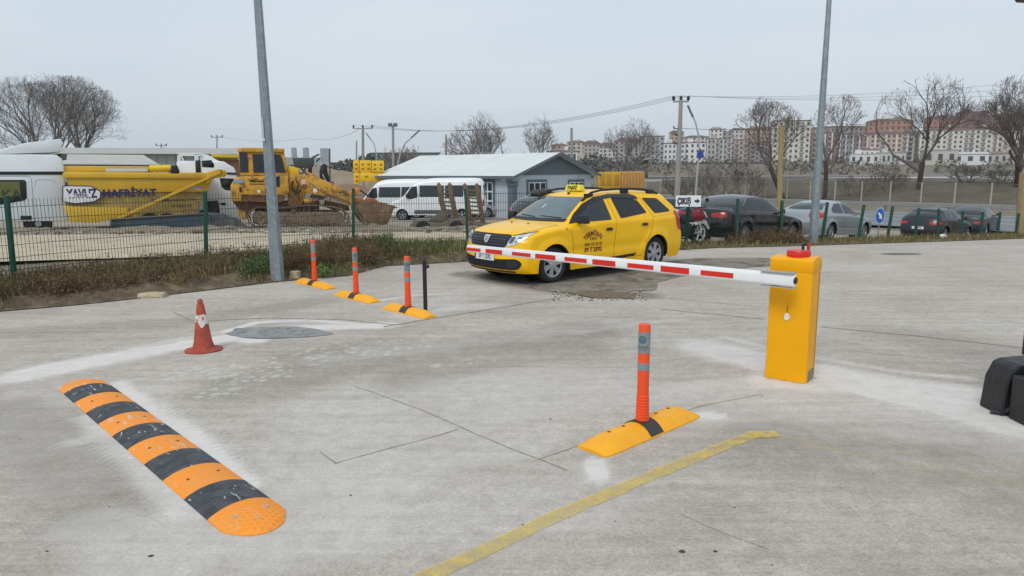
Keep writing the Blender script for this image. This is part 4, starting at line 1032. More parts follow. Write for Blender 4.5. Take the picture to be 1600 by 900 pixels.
# ---- the taxi
def taxi():
    P = dict(L=4.43, zb=.20, belt=.97, tumble=.40, wheels=(.82, 3.45), Ra=.365, wr=.31, pf=.20, pr=.05, r=(.13, .14, .075),
        front=[(.20, .10), (.26, .035), (.34, .0), (.44, .0), (.54, .015), (.64, .035), (.74, .055), (.80, .09), (.86, .14)],
        rear=[(.20, 4.30), (.28, 4.38), (.45, 4.43), (.62, 4.43), (.72, 4.38), (.95, 4.33), (1.15, 4.24), (1.30, 4.14), (1.42, 4.02)],
        top=[(.10, .845), (.25, .89), (.5, .935), (.8, .975), (1.02, 1.00), (1.16, 1.045), (1.32, 1.15), (1.52, 1.285), (1.72, 1.40), (1.86, 1.455), (2.1, 1.49), (2.5, 1.51), (3.0, 1.51), (3.5, 1.485), (3.85, 1.455), (4.02, 1.42)],
        width=[(0, .74), (.15, .79), (.4, .835), (.8, .855), (1.4, .865), (2.6, .87), (3.4, .865), (4.0, .835), (4.43, .77)],
        crown=[(0, .03), (.5, .045), (.95, .05), (1.3, .10), (1.7, .10), (2.0, .055), (3.4, .05), (4.2, .04)])
    yaw = .695
    mpaint = M('taxi_yellow', (246, 190, 10), .28, var=.035, scale=3, coat=.12, spec=.3)
    c = Car(P, 'yellow estate taxi with roof sign and black roof rails, stopped behind the barrier boom', 'taxi', (-.456+cos(yaw)*2.215, 11.88+sin(yaw)*2.215, 0), yaw, mpaint, 'taxi_car', 1.5)
    c.t.scale = (1, 1, 1); mg = M('gap_brown', (92, 62, 8), .8)
    tint = M_glass2
    c.both([(1.22, .985), (1.40, 1.10), (1.62, 1.235), (1.86, 1.335), (2.16, 1.375), (2.20, 1.0)], 'front_window', M_glass, .004, round_=.035)
    for o in c.both([(2.36, 1.375), (2.86, 1.375), (3.06, 1.30), (3.20, 1.08), (2.44, 1.01)], 'rear_window', tint, .004, round_=.035): pass
    c.both([(3.20, 1.355), (3.64, 1.335), (3.93, 1.09), (3.86, 1.075), (3.42, 1.06)], 'quarter_window', tint, .004, round_=.045)
    vis = []
    vis = c.both([(1.20, .97), (1.42, 1.135), (1.66, 1.28), (1.95, 1.395), (2.35, 1.435), (2.9, 1.43), (3.05, 1.385), (3.08, 1.33), (2.35, 1.375), (2.1, 1.355), (1.86, 1.30), (1.60, 1.175), (1.42, 1.06), (1.30, .985)], 'rain_visor', M('visor_black', (22, 23, 27), .15), .012)
    m = M_trim
    # windscreen and rear screen
    c.patch([(-.66, 1.035), (.66, 1.035), (.52, 1.40), (-.52, 1.40)], 'F', 'windscreen', M_ws, .004, round_=.05)
    c.patch([(-.68, 1.0), (.68, 1.0), (.68, 1.045), (-.68, 1.045)], 'F', 'wiper_cowl', m, .006)
    c.patch([(-.58, 1.0), (.58, 1.0), (.50, 1.34), (-.50, 1.34)], 'B', 'rear_screen', tint, .004, round_=.05)
    for y0, y1 in ((.05, .50), (-.55, -.08)):
        l = MB(); c.line([(y0, 1.055), (y1, 1.075)], 'F', .007, mb=l, off=.012); l.build('wiper', m, c.t, True, fix=False)
    # panel gaps
    for sd_ in 'LR':
        c.line([(1.26, .30), (1.235, .62), (1.17, .94)], sd_, .0035, mat=mg); c.line([(2.25, .28), (2.28, .70), (2.32, 1.02), (2.25, 1.38)], sd_, .0035, mat=mg)
        c.line([(3.05, .33), (3.13, .52), (3.30, .78), (3.34, 1.02), (3.15, 1.37)], sd_, .0035, mat=mg); c.line([(1.22, .30), (3.02, .31)], sd_, .0035, mat=mg)
        c.line([(3.35, 1.0), (3.9, 1.03), (4.2, 1.02)], sd_, .002, mat=mg)
        c.line([(.36, .50), (.46, .47)], sd_, .003, mat=mg)
    c.line([(-.60, .835), (-.2, .80), (.2, .80), (.60, .835)], 'F', .005, mat=mg)
    for sy in (-1, 1): c.line([(.16, sy*.60), (.55, sy*.70), (1.0, sy*.725)], 'T', .004, mat=mg)
    c.both([(2.02, .335), (2.88, .365), (2.80, .315), (2.3, .285), (1.6, .27), (1.5, .30)], 'rubbing_strip', m, .008, round_=.01)
    for sd_ in 'LR':
        for x, z in ((2.12, .84), (3.09, .875)):
            c.patch([(x-.09, z-.025), (x+.07, z-.025), (x+.09, z+.01), (x+.03, z+.03), (x-.07, z+.03), (x-.1, z)], sd_, 'door_handle', M('handle_dark', (52, 44, 30), .5), .016, round_=.02)
        c.patch([(1.08, .88), (1.11, .88), (1.11, .915), (1.08, .915)], sd_, 'side_repeater', M('repeater_orange', (196, 92, 30), .3), .006, round_=.01)
    # front: grille, lamps, bumper intake, badge, plate
    gr = c.patch([(-.47, .835), (.47, .835), (.53, .80), (.50, .70), (.44, .625), (-.44, .625), (-.50, .70), (-.53, .80)], 'F', 'grille', M('grille_navy', (26, 28, 40), .5), .006, round_=.03)
    l = MB()
    for z in (.795, .755, .715, .675): 
        for a, b in ((-.45, -.09), (.09, .45)): c.line([(a, z), (b, z)], 'F', .0045 if z != .755 else .007, mb=l, off=.010)
    l.build('grille_bars', M('grille_chrome', (120, 122, 130), .3, .8), gr, True, fix=False)
    # badge: rounded open shield
    def badge(poly, off, mat, nm): return c.patch(poly, 'F', nm, mat, off, gr, step=.03)
    badge([(-.075, .80), (.075, .80), (.055, .72), (.025, .685), (-.025, .685), (-.055, .72)], .016, M('badge_chrome', (216, 218, 220), .22, .6), 'badge')
    badge([(-.045, .775), (.045, .775), (.038, .766), (-.038, .766)], .019, M_trim, 'badge_slot'); badge([(-.032, .752), (.032, .752), (.016, .712), (-.016, .712)], .019, M('badge_mid', (120, 122, 126), .3, .5), 'badge_slot')
    mh = M('headlamp_clear', (196, 202, 204), .08, spec=.8, var=.25, scale=9)
    for sy in (-1, 1):
        hl = c.patch([(sy*.545, .825), (sy*.70, .86), (sy*.775, .885), (sy*.775, .82), (sy*.72, .735), (sy*.60, .665), (sy*.47, .645), (sy*.50, .72)], 'F', 'headlight', mh, .008, round_=.02, step=.03)
        c.patch([(sy*.51, .70), (sy*.56, .70), (sy*.60, .735), (sy*.60, .80), (sy*.54, .80)], 'F', 'lamp_bowl', M('bowl_grey', (96, 104, 110), .15, .5), .011, hl, round_=.02, step=.03)
        c.patch([(sy*.62, .70), (sy*.68, .735), (sy*.70, .80), (sy*.635, .80)], 'F', 'lamp_bowl', M('bowl_light', (128, 136, 142), .12, .5), .011, hl, round_=.02, step=.03)
        c.patch([(sy*.545, .825), (sy*.70, .86), (sy*.775, .885), (sy*.775, .872), (sy*.70, .845), (sy*.545, .812)], 'F', 'lamp_trim', M_trim, .011, hl, step=.03)
    for y0, y1 in ((-.70, .70),):
        ig = c.patch([(-.66, .45), (-.2, .425), (.2, .425), (.66, .45), (.72, .42), (.745, .36), (.69, .285), (.60, .265), (-.60, .265), (-.69, .285), (-.745, .36), (-.72, .42)], 'F', 'bumper_intake', M('intake_black', (22, 23, 32), .6), .006, round_=.03)
        for sy in (-1, 1):
            c.patch([(sy*.50, .42), (sy*.67, .41), (sy*.70, .36), (sy*.66, .305), (sy*.52, .30)], 'F', 'fog_lamp_bezel', M('bezel', (38, 40, 54), .4), .012, ig, round_=.03, step=.04)
            l = MB()
            for z in (.335, .36, .385): c.line([(sy*.52, z), (sy*.66, z)], 'F', .004, mb=l, off=.014)
            l.build('bezel_bars', M_trim, ig, True, fix=False)
        l = MB()
        for i in range(30):
            y = -.48+.032*i; c.line([(y, .28), (y+.03, .42)], 'F', .003, mb=l, off=.009); c.line([(y+.03, .28), (y, .42)], 'F', .003, mb=l, off=.009)
        l.build('intake_mesh', M('mesh_dark', (44, 45, 54), .6), ig, True, fix=False)
    plate(c, 'F', .0, .455, '59 T 2592')
    c.patch([(-.60, .215), (.60, .215), (.62, .245), (-.62, .245)], 'F', 'lower_lip', m, .006)
    # rear lamps
    for sd_ in 'LR':
        c.patch([(4.02, 1.07), (4.08, 1.09), (4.17, 1.04), (4.27, .84), (4.27, .74), (4.18, .71), (4.10, .80)], sd_, 'tail_lamp', M('tail_red', (170, 22, 24), .18, spec=.7, var=.2, scale=12), .008, round_=.02, step=.03)
    for sy in (-1, 1): c.patch([(sy*.60, 1.06), (sy*.70, 1.06), (sy*.74, .78), (sy*.62, .74)], 'B', 'tail_lamp', M('tail_red', (170, 22, 24), .18), .008, round_=.02, step=.04)
    plate(c, 'B', 0, .62, '59 T 2592')
    # roof rails, sign, aerial
    for sy in (-1, 1):
        r = MB(); pts = []
        for x, up in ((1.72, .01), (1.80, .035), (1.95, .062), (2.2, .078), (2.6, .078), (3.0, .075), (3.35, .07), (3.6, .05), (3.78, .01)):
            q = c.hit((x-c.cx, sy*.575), 'T'); pts.append(q[0]+Vector((0, 0, up)))
        r.tube(pts, .021, 8)
        for x in (1.88, 2.82, 3.55): q = c.hit((x-c.cx, sy*.575), 'T'); r.box(q[0]+Vector((0, 0, .03)), (.20, .035, .07))
        q = c.hit((1.83-c.cx, sy*.575), 'T'); 
        r.build('roof_rail', M_trim, c.t, True)
    q = c.hit((2.12-c.cx, 0), 'T')[0]
    b = MB(); b.prism([(-.14, 0), (.14, 0), (.085, .115), (-.085, .115)], -.21, .21, 'x'); b.v = [(v_[1] if False else v_[0], v_[1], v_[2]) for v_ in b.v]
    sgn = MB(); vs = [(sx*.09*k, sy*.195*kk, z) for z, k, kk in ((.005, 1, 1), (.115, .62, .86)) for sy in (-1, 1) for sx in (-1, 1)]
    sgn.add([(q.x+x, q.y+y, q.z+z) for x, y, z in vs], [(0, 2, 3, 1), (4, 5, 7, 6), (0, 1, 5, 4), (2, 6, 7, 3), (0, 4, 6, 2), (1, 3, 7, 5)])
    so_ = sgn.build('roof_sign', M('sign_yellow', (226, 214, 50), .35), c.t, True, .018)
    for sx in (-1, 1):
        tp = MB(); nrm = Vector((sx*.125, 0, .038)).normalized(); up = Vector((-sx*.038, 0, .125)).normalized()
        text_on(tp, 'TAKSİ', .088, (q.x+sx*.0745, q.y, q.z+.060), (0, -1 if sx < 0 else 1, 0) if True else 0, up, nrm, .005, offset=.003)
        tp.build('sign_text', M_trim, so_, fix=False)
    a_ = MB(); q = c.hit((1.84-c.cx, -.12), 'T')[0]; a_.tube([q, q+Vector((.10, 0, .10)), q+Vector((.30, -.0, .34))], [.006, .004, .002], 6); a_.build('aerial', M_trim, c.t, True)
    a_ = MB(); a_.lathe([(.03, -.01), (.02, .03), (0, .035)], 12, q); a_.build('aerial_foot', M_trim, c.t, True)
    for x, y in ((.78, .22), (.78, -.22)):
        q = c.hit((x-c.cx, y), 'T')[0]; a_ = MB(); a_.box(q+Vector((0, 0, .006)), (.03, .02, .014)); a_.build('washer_jet', M_trim, c.t)
    c.mirror(1.40, 1.02, .84, M('mirror_black', (30, 30, 34), .4), (.12, .20, .145))
    c.wheels('hub')
    # door lettering, drawn on both front doors
    mt_ = M('lettering_maroon', (96, 22, 34), .5)
    for sd_ in 'LR':
        L_ = MB(); sgn_ = 1 if sd_ == 'L' else -1; cx_ = 1.72
        def putt(txt, size, x0, z0, arc=None, **k):
            vs, fs = text_mesh(txt, size, **k); out = []
            for x, y, z in vs:
                if arc: th = x/arc; xx, zz = (arc+y)*sin(th), (arc+y)*cos(th)-arc
                else: xx, zz = x, y
                q = c.hit((x0+sgn_*xx-c.cx, z0+zz), sd_)
                out.append(q[0]+q[1]*.004)
            L_.add(out, fs)
        putt('TERMİNAL', .112, cx_, .79, .30, offset=.004, spacing=1.12, sx=.84); putt('TAKSİ', .075, cx_, .70, offset=.001, sx=.9); putt('0282 725 03 20', .074, cx_, .60, offset=.001, sx=.92); putt('59 T 2592', .105, cx_, .505, offset=.004, shear=.15)
        L_.build('door_lettering', mt_, c.t, fix=False)
    # ribbon sticker on the windscreen
    l = MB(); c.line([(.07, 1.20), (.13, 1.27)], 'F', .004, mb=l, off=.006); c.line([(.13, 1.20), (.07, 1.27)], 'F', .004, mb=l, off=.006); l.build('screen_sticker', m_white, c.t, fix=False)
    return c
TX = taxi()
# ================================================================ other cars
def sedan_P(L=4.75, W=.90, H_=1.44, kind='sedan', wb=(.95, 3.72)):
    k = L/4.75
    top = [(.12, .70), (.3, .76), (.8, .86), (1.35, .93), (1.6, 1.02), (2.0, 1.27), (2.3, H_-.05), (2.7, H_), (3.2, H_-.02), (3.6, H_-.12), (3.95, 1.17), (4.2, 1.04), (4.5, 1.02), (4.66, .99)]
    rear = [(.2, 4.6), (.45, 4.75), (.62, 4.75), (.8, 4.70), (1.0, 4.66)]
    if kind == 'hatch':
        top = [(.12, .68), (.3, .74), (.8, .84), (1.3, .92), (1.55, 1.0), (1.95, 1.24), (2.25, H_-.05), (2.7, H_), (3.3, H_-.02), (3.85, H_-.07), (4.02, H_-.12)]
        rear = [(.2, 4.6), (.45, 4.75), (.62, 4.74), (.85, 4.66), (1.0, 4.56), (1.2, 4.25), (1.32, 4.02)]
    if kind == 'suv':
        top = [(.12, .92), (.3, .98), (.8, 1.06), (1.2, 1.12), (1.4, 1.2), (1.8, 1.48), (2.1, H_-.05), (2.7, H_), (3.6, H_-.02), (4.2, H_-.06), (4.4, H_-.10)]
        rear = [(.25, 4.6), (.5, 4.75), (.9, 4.72), (1.1, 4.66), (1.4, 4.5), (1.6, 4.4)]
    if kind == 'van':
        top = [(.10, .95), (.35, 1.08), (.7, 1.22), (.95, 1.45), (1.3, 1.95), (1.6, H_-.12), (2.1, H_), (3., H_+.03), (4.2, H_+.02), (4.6, H_-.02)]
        rear = [(.3, 4.66), (.55, 4.75), (1.2, 4.74), (1.9, 4.70), (2.4, 4.6)]
    front = [(.2, .08), (.4, .0), (.55, .0), (.7, .12)]
    if kind in ('van', 'suv'): front = [(.25, .06), (.5, .0), (.7, .0), (.95, .10)]
    return dict(L=L, zb=.2 if kind != 'van' else .32, belt=(.90 if kind in ('sedan', 'hatch') else 1.05 if kind == 'suv' else 1.25), tumble=(.42 if kind != 'van' else .12), wheels=wb, Ra=.36, wr=.32, pf=.2, pr=.12 if kind != 'van' else .05, r=(.14, .14, .08),
        front=[(z, x*k) for z, x in front], rear=[(z, x*k) for z, x in rear], top=[(x*k, z) for x, z in top],
        width=[(0, W-.14), (.4*k, W-.04), (1.2*k, W), (3.6*k, W), (4.3*k, W-.04), (4.75*k, W-.13)], crown=[(0, .04), (1.2*k, .05), (1.8*k, .09), (2.3*k, .06), (3.5*k, .06), (4.0*k, .05)])
def car_at(px, py_dummy, Y, theta, P, label, cat, paint, name='parked_car', group=None, ref='rear', dens=.8, dz=0.):
    """reference point (rear or front bumper centre, middle) below the pixel column; heading theta"""
    d = ray(px, 320); x = d.x/d.y*Y; hd = Vector((cos(theta), sin(theta))); off = {'rear': 1, 'front': -1, 'mid': 0}[ref]*P['L']/2
    cxy = Vector((x, Y))+hd*off
    z = h(cxy.x, cxy.y)+.05+dz
    c = Car(P, label, cat, (cxy.x, cxy.y, z), theta+pi, paint, name, dens, group)
    e = hd*1.3; sl_ = h(cxy.x+e.x, cxy.y+e.y)-h(cxy.x-e.x, cxy.y-e.y); c.t.rotation_euler = (0, atan(sl_/2.6), theta+pi)
    return c
def dress(c, kind, rim, lampz=(.62, .78), plate_txt='59 AB 214', rail=False, red='tail_red', detail=True):
    L = c.P['L']; k = L/4.75; H_ = max(z for x, z in c.P['top']); b = c.P['belt']
    if kind in ('sedan', 'hatch'):
        c.both([(1.66*k, b+.03), (2.05*k, 1.22), (2.35*k, H_-.12), (2.80*k, H_-.085), (2.86*k, b+.05)], 'front_window', M_glass2, .005, round_=.05)
        if kind == 'sedan': c.both([(2.94*k, b+.05), (2.90*k, H_-.085), (3.35*k, H_-.13), (3.78*k, b+.18), (3.72*k, b+.06)], 'rear_window', M_glass2, .005, round_=.05)
        else: 
            c.both([(2.94*k, b+.05), (2.90*k, H_-.085), (3.40*k, H_-.10), (3.50*k, b+.06)], 'rear_window', M_glass2, .005, round_=.05)
            c.both([(3.56*k, b+.08), (3.48*k, H_-.11), (3.75*k, H_-.14), (3.98*k, b+.16)], 'quarter_window', M_glass2, .005, round_=.04)
        c.patch([(-.66, b+.07), (.66, b+.07), (.50, H_-.11), (-.50, H_-.11)], 'F', 'windscreen', M_glass, .005, round_=.05)
        c.patch([(-.62, b+.16 if kind == 'sedan' else b+.12), (.62, b+.16 if kind == 'sedan' else b+.12), (.48, H_-.12), (-.48, H_-.12)], 'B', 'rear_screen', M_glass, .006, round_=.06)
    if kind == 'suv':
        c.both([(1.50*k, b+.08), (1.85*k, H_-.26), (2.2*k, H_-.14), (2.75*k, H_-.11), (2.8*k, b+.07)], 'front_window', M_glass2, .005, round_=.05)
        c.both([(2.88*k, b+.07), (2.86*k, H_-.11), (3.55*k, H_-.13), (3.6*k, b+.08)], 'rear_window', M_glass2, .005, round_=.05)
        c.both([(3.7*k, b+.09), (3.66*k, H_-.14), (4.15*k, H_-.2), (4.3*k, b+.18)], 'quarter_window', M_glass2, .005, round_=.05)
        c.patch([(-.62, b+.12), (.62, b+.12), (.52, H_-.16), (-.52, H_-.16)], 'B', 'rear_screen', M_glass, .006, round_=.06); c.patch([(-.66, b+.1), (.66, b+.1), (.54, H_-.14), (-.54, H_-.14)], 'F', 'windscreen', M_glass, .005, round_=.05)
    mg = M('gap_dark', (30, 26, 16), .8)
    for sd_ in 'LR':
        for xx in (1.5, 2.88, 3.72): 
            if kind != 'van': c.line([(xx*k, .32), (xx*k+.02, .62), (xx*k+.04, b)], sd_, .004, mat=mg)
    if kind != 'van':
        for sd_ in 'LR':
            for xx in (2.66, 3.58): c.patch([((xx-.09)*k, b-.13), ((xx+.09)*k, b-.13), ((xx+.09)*k, b-.10), ((xx-.09)*k, b-.10)], sd_, 'door_handle', c.mat, .022, round_=.01)
        for sy in (-1, 1):
            c.patch([(sy*.42, lampz[1]), (sy*.80, lampz[1]+.03), (sy*.84, lampz[0]+.06), (sy*.74, lampz[0]), (sy*.44, lampz[0]+.03)], 'B', 'tail_lamp', M(red, (170, 22, 24), .18, spec=.7), .010, round_=.03, step=.04)
            c.patch([(sy*.46, .60), (sy*.80, .66), (sy*.78, .74), (sy*.46, .68)], 'F', 'headlight', M('headlamp_clear'), .008, round_=.02, step=.04)
        c.patch([(-.38, .58), (.38, .58), (.34, .68), (-.34, .68)], 'F', 'grille', M_trim, .006, round_=.02)
        plate(c, 'B', 0, .55 if kind != 'suv' else .78, plate_txt, .50, .11)
        c.mirror(1.85*k, b+.06, c.P['width'][2][1]-.03, c.mat if kind != 'hatch' else M_trim, (.10, .16, .11))
    c.wheels(rim)
pnt_black = M('paint_black', (12, 15, 20), .12, coat=.3, var=.1, scale=2, dirt=.1); pnt_silver = M('paint_silver', (158, 163, 168), .28, .45, coat=.3, var=.04, scale=2)
pnt_dark = M('paint_charcoal', (30, 34, 42), .3, coat=.2, var=.12, scale=2); pnt_green = M('paint_darkgreen', (44, 56, 60), .32, coat=.2, var=.1, scale=2)
pnt_navy = M('paint_navy', (22, 28, 44), .2, coat=.4, var=.1, scale=2); pnt_white = M('paint_white', (226, 229, 232), .35, coat=.2, var=.03, scale=1.5)
G_CARS = 'cars parked beyond the right fence'
c = car_at(1088, 0, 20.2, radians(41), sedan_P(4.80, .93, 1.43, 'sedan', (.95, 3.68)), 'glossy black saloon with red tail lamp parked behind the exit sign', 'car', pnt_black, group=G_CARS, dens=1)
dress(c, 'sedan', 'multi', (.74, .88)); l = [c.line([(1.66, .915), (2.8, .935), (3.74, .95)], s_, .007, name='window_trim', mat=M('chrome', (190, 192, 194), .2, .8), off=.006) for s_ in 'LR']
for s_ in 'LR': c.line([(1.66, .93), (2.05, 1.235), (2.4, 1.335), (2.9, 1.36), (3.4, 1.31), (3.80, 1.10)], s_, .007, name='window_trim', mat=M('chrome'), off=.006)
c = car_at(1243, 0, 24.4, radians(41), sedan_P(4.50, .89, 1.40, 'sedan', (.9, 3.58)), 'silver saloon parked behind the right lamp pole', 'car', pnt_silver, group=G_CARS, dens=.9)
dress(c, 'sedan', 'multi', (.76, .94)); [c.line([(1.3, .48), (2.5, .49), (3.1, .50)], s_, .012, name='side_moulding', mat=M_trim, off=.006) for s_ in 'LR']
c = car_at(1436, 0, 30.0, radians(39), sedan_P(4.15, .85, 1.42, 'hatch', (.8, 3.35)), 'charcoal hatchback with dull red tail lamps, facing away among the leaning fence posts', 'car', pnt_dark, group=G_CARS, dens=.8, dz=-.17)
dress(c, 'hatch', 'alloy', (.68, .80), '59 LE 407', red='tail_dull'); bs2 = c.patch([(-.78, .60), (.78, .60), (.80, .36), (-.80, .36)], 'B', 'rear_bumper', M('bumper_grey', (44, 46, 50), .7), .012, step=.06)
c = car_at(1507, 0, 33.6, radians(46), sedan_P(4.25, .85, 1.40, 'sedan', (.8, 3.3)), 'dark green older saloon, farthest of the parked cars on the right', 'car', pnt_green, group=G_CARS, dens=.7, dz=-.12)
dress(c, 'sedan', 'alloy', (.62, .74), '59 KD 315')
c = car_at(1036, 0, 27, radians(60), sedan_P(4.4, .9, 1.62, 'suv', (.85, 3.5)), 'dark car mostly hidden behind the rear of the taxi', 'car', pnt_navy, group=G_CARS, dens=.6); dress(c, 'suv', 'alloy')
c = car_at(806, 0, 21.6, radians(28), sedan_P(4.3, .9, 1.44, 'hatch', (.85, 3.45)), 'dark navy hatchback with black roof spoiler parked behind the taxi bonnet', 'car', pnt_navy, dens=.9)
dress(c, 'hatch', 'alloy', (.60, .82)); 
sp_ = c.patch([(3.25, .56), (3.72, .50), (3.72, -.50), (3.25, -.56)], 'T', 'roof_spoiler', M_trim, .05, round_=.04)
b = MB(); q = c.hit((0, .95), 'B')[0]; b.lathe([(.0, .0), (.045, 0), (.05, .012), (0, .014)], 16, q, 'x', cap=False); b.build('badge', M('chrome'), c.t, True)
c = car_at(727, 0, 45.5, radians(4), sedan_P(4.3, .88, 1.45, 'sedan', (.8, 3.4)), 'silver car facing right behind the loading ramps', 'car', pnt_silver, dens=.6, ref='mid'); dress(c, 'sedan', 'multi', (.62, .8))
# vans
def van(px, Y, th, L, H_, label, dens=.7):
    c = car_at(px, 0, Y, th, sedan_P(L, .98, H_, 'van', (1.0*L/5.5, 4.25*L/5.5)), label, 'van', pnt_white, 'white_minibus', 'white minibuses by the grey house', 'mid', dens); k = L/4.75
    c.P['Ra']
    c.both([(1.02*k, 1.36), (1.32*k, 1.88), (1.58*k, 1.93), (1.62*k, 1.30), (1.25*k, 1.20)], 'cab_window', M_glass2, .006, round_=.06)
    for a, b_ in ((1.70, 2.85), (2.90, 3.75), (3.80, 4.58)): c.both([(a*k, 1.32), (a*k, 1.96), (b_*k, 1.96), (b_*k, 1.32)], 'side_window', M_glass, .006, round_=.05)
    c.patch([(-.76, 1.30), (.76, 1.30), (.70, 1.98), (-.70, 1.98)], 'F', 'windscreen', M_glass, .006, round_=.06); c.patch([(-.7, 1.35), (.7, 1.35), (.66, 1.96), (-.66, 1.96)], 'B', 'rear_screen', M_glass2, .006, round_=.06)
    for s_ in 'LR':
        c.line([(1.66*k, .5), (1.66*k, 2.0)], s_, .006, mat=M('gap_dark')); c.line([(2.9*k, .5), (2.9*k, 2.0)], s_, .006, mat=M('gap_dark'))
        for a, b_ in ((.3, 3.2), ): c.patch([(1.45*k, .38), (1.45*k, .60), (3.3*k, .60), (3.3*k, .38)], s_, 'side_moulding', M('grey_moulding', (88, 92, 96), .6), .01)
    for sy in (-1, 1): c.patch([(sy*.5, .78), (sy*.82, .86), (sy*.84, 1.02), (sy*.6, .92)], 'F', 'headlight', M('headlamp_clear'), .008, round_=.02)
    for sy in (-1, 1): c.patch([(sy*.78, .8), (sy*.86, .8), (sy*.86, 1.15), (sy*.78, 1.15)], 'B', 'tail_lamp', M('tail_red'), .008, round_=.02)
    c.mirror(1.15*k, 1.35, .95, M_trim, (.10, .16, .24)); c.wheels('alloy'); return c
van(682, 41, radians(178), 5.7, 2.34, 'nearest white minibus with dark windows, parked behind the loading ramps')
van(618, 45.5, radians(176), 5.6, 2.42, 'white minibus farther left and behind the nearest one')
# ================================================================ pixel-built big machines: real depth per thing
class PX:
    """polygons read off the photograph at one true distance, given real thickness"""
    def __init__(s, name, label, cat, px, Y, group=None, turn=1.04):
        p = at(px, 300, Y); s.Y = Y; s.o = Vector((p.x, Y, h(p.x, Y))); s.rz = -atan2(p.x, Y)*turn
        s.t = thing(name, label, cat, s.o, s.rz, group); s.ux = Vector((cos(s.rz), sin(s.rz), 0)); s.uy = Vector((-sin(s.rz), cos(s.rz), 0))
    def xz(s, px, py, dy=0.):
        d = ray(px, py); o = Vector((0, 0, CH)); t_ = ((s.o+s.uy*dy-o).dot(s.uy))/d.dot(s.uy); p = o+d*t_
        return ((p-s.o).dot(s.ux), p.z-s.o.z)
    def ext(s, poly, y0, y1, name, mat, parent=None, bevel=.02, mb=None, smooth=True):
        m_ = mb or MB(); m_.prism([s.xz(*q) for q in poly], y0, y1, 'y')
        return m_ if mb is not None else m_.build(name, mat, parent or s.t, smooth, bevel, ang=40)
    def P(s, px, py, dy=0.): x, z = s.xz(px, py); return Vector((x, dy, z))
    def tube(s, pts, r, name, mat, dy=0., parent=None, mb=None, n=8):
        m_ = mb or MB(); m_.tube([s.P(*q, dy) for q in pts], r, n); return m_ if mb is not None else m_.build(name, mat, parent or s.t, True)
    def wheel(s, px, py, r, y0, y1, name, mats, parent=None, hub=True):
        x, z = s.xz(px, py); b = MB(); b.lathe([(r*.5, y0), (r*.9, y0), (r, y0+.05), (r, y1-.05), (r*.9, y1), (r*.5, y1)], 28, (x, 0, z), 'y'); o = b.build(name, mats[0], parent or s.t, True)
        if hub: b = MB(); b.lathe([(0, y0-.02), (r*.2, y0-.02), (r*.3, y0+.03), (r*.52, y0+.01)], 20, (x, 0, z), 'y'); b.build('hub', mats[1], o, True)
        return o
m_tyre = M('tyre_rubber'); m_tw = M('truck_white', (222, 227, 231), .35, var=.05, scale=1.2, rgb2=(196, 196, 190), thr=(.6, .75), rscale=2); m_seam = M('truck_seam', (130, 136, 142), .6)
# ---- left white tractor cab (seen from its side)
T = PX('truck_cab', 'white truck tractor cab with roof spoiler at the far left beyond the fence', 'truck', 30, 29)
T.ext([(-70, 346), (-70, 262), (-52, 246), (-30, 241), (88, 241.5), (98, 249), (100.5, 268), (107, 346)], -.0, 2.3, 'cab', m_tw, bevel=.07)
T.ext([(-60, 273), (-60, 268), (99.5, 268), (100, 273)], -.025, .02, 'black_band', M_trim, bevel=.01)
sp = T.ext([(-4, 241), (-4, 235), (40, 223), (96.5, 216.5), (97, 237), (60, 239)], .1, 2.2, 'roof_spoiler', m_tw, bevel=.04)
T.ext([(95, 239), (95, 248), (105, 250), (106, 241)], .3, 1.9, 'spoiler_bracket', M('bracket_grey', (96, 98, 98), .8))
w_ = T.ext([(-40, 281), (38, 281), (41, 284), (42, 309), (39, 313), (0, 320), (-40, 322)], -.02, .02, 'door_window', M('window_rubber', (20, 24, 24), .5), bevel=.01)
T.ext([(-36, 284), (30, 284), (32, 306), (-36, 312)], -.028, -.018, 'door_glass', M('cab_glass', (104, 108, 62), .08, var=.3, scale=1.5), parent=w_, bevel=0)  # yellow-green pane colour stands in for a reflection
l = MB(); text_on(l, 'KA', .55, T.P(18, 305, -.03), (1, 0, 0), Z, (0, -1, 0), sx=.9, offset=.01, shear=0); l.build('reflected_lettering', M('reflected_letter_dark', (46, 58, 52), .6), w_, fix=False)  # letters reflected in the glass, modelled as flat dark shapes
l = MB(); l.tube([T.P(*q, -.004) for q in ((-30, 275), (46, 275), (49, 280), (55, 345))], .010, 5); l.build('door_gap', m_seam, T.t, True)
l = MB(); l.tube([T.P(*q, -.004) for q in ((55, 292), (55, 283), (60, 280.5), (84, 281.5), (88, 286))], .007, 5); l.build('panel_crease', m_seam, T.t, True)
T.ext([(32, 337), (49.5, 337), (49.5, 343.5), (32, 343.5)], -.02, .02, 'door_handle', M_trim, bevel=.01)
for px in (-30, 60): T.wheel(px, 350, .5, .1, .45, 'wheel', (m_tyre, M('rim_silver')))
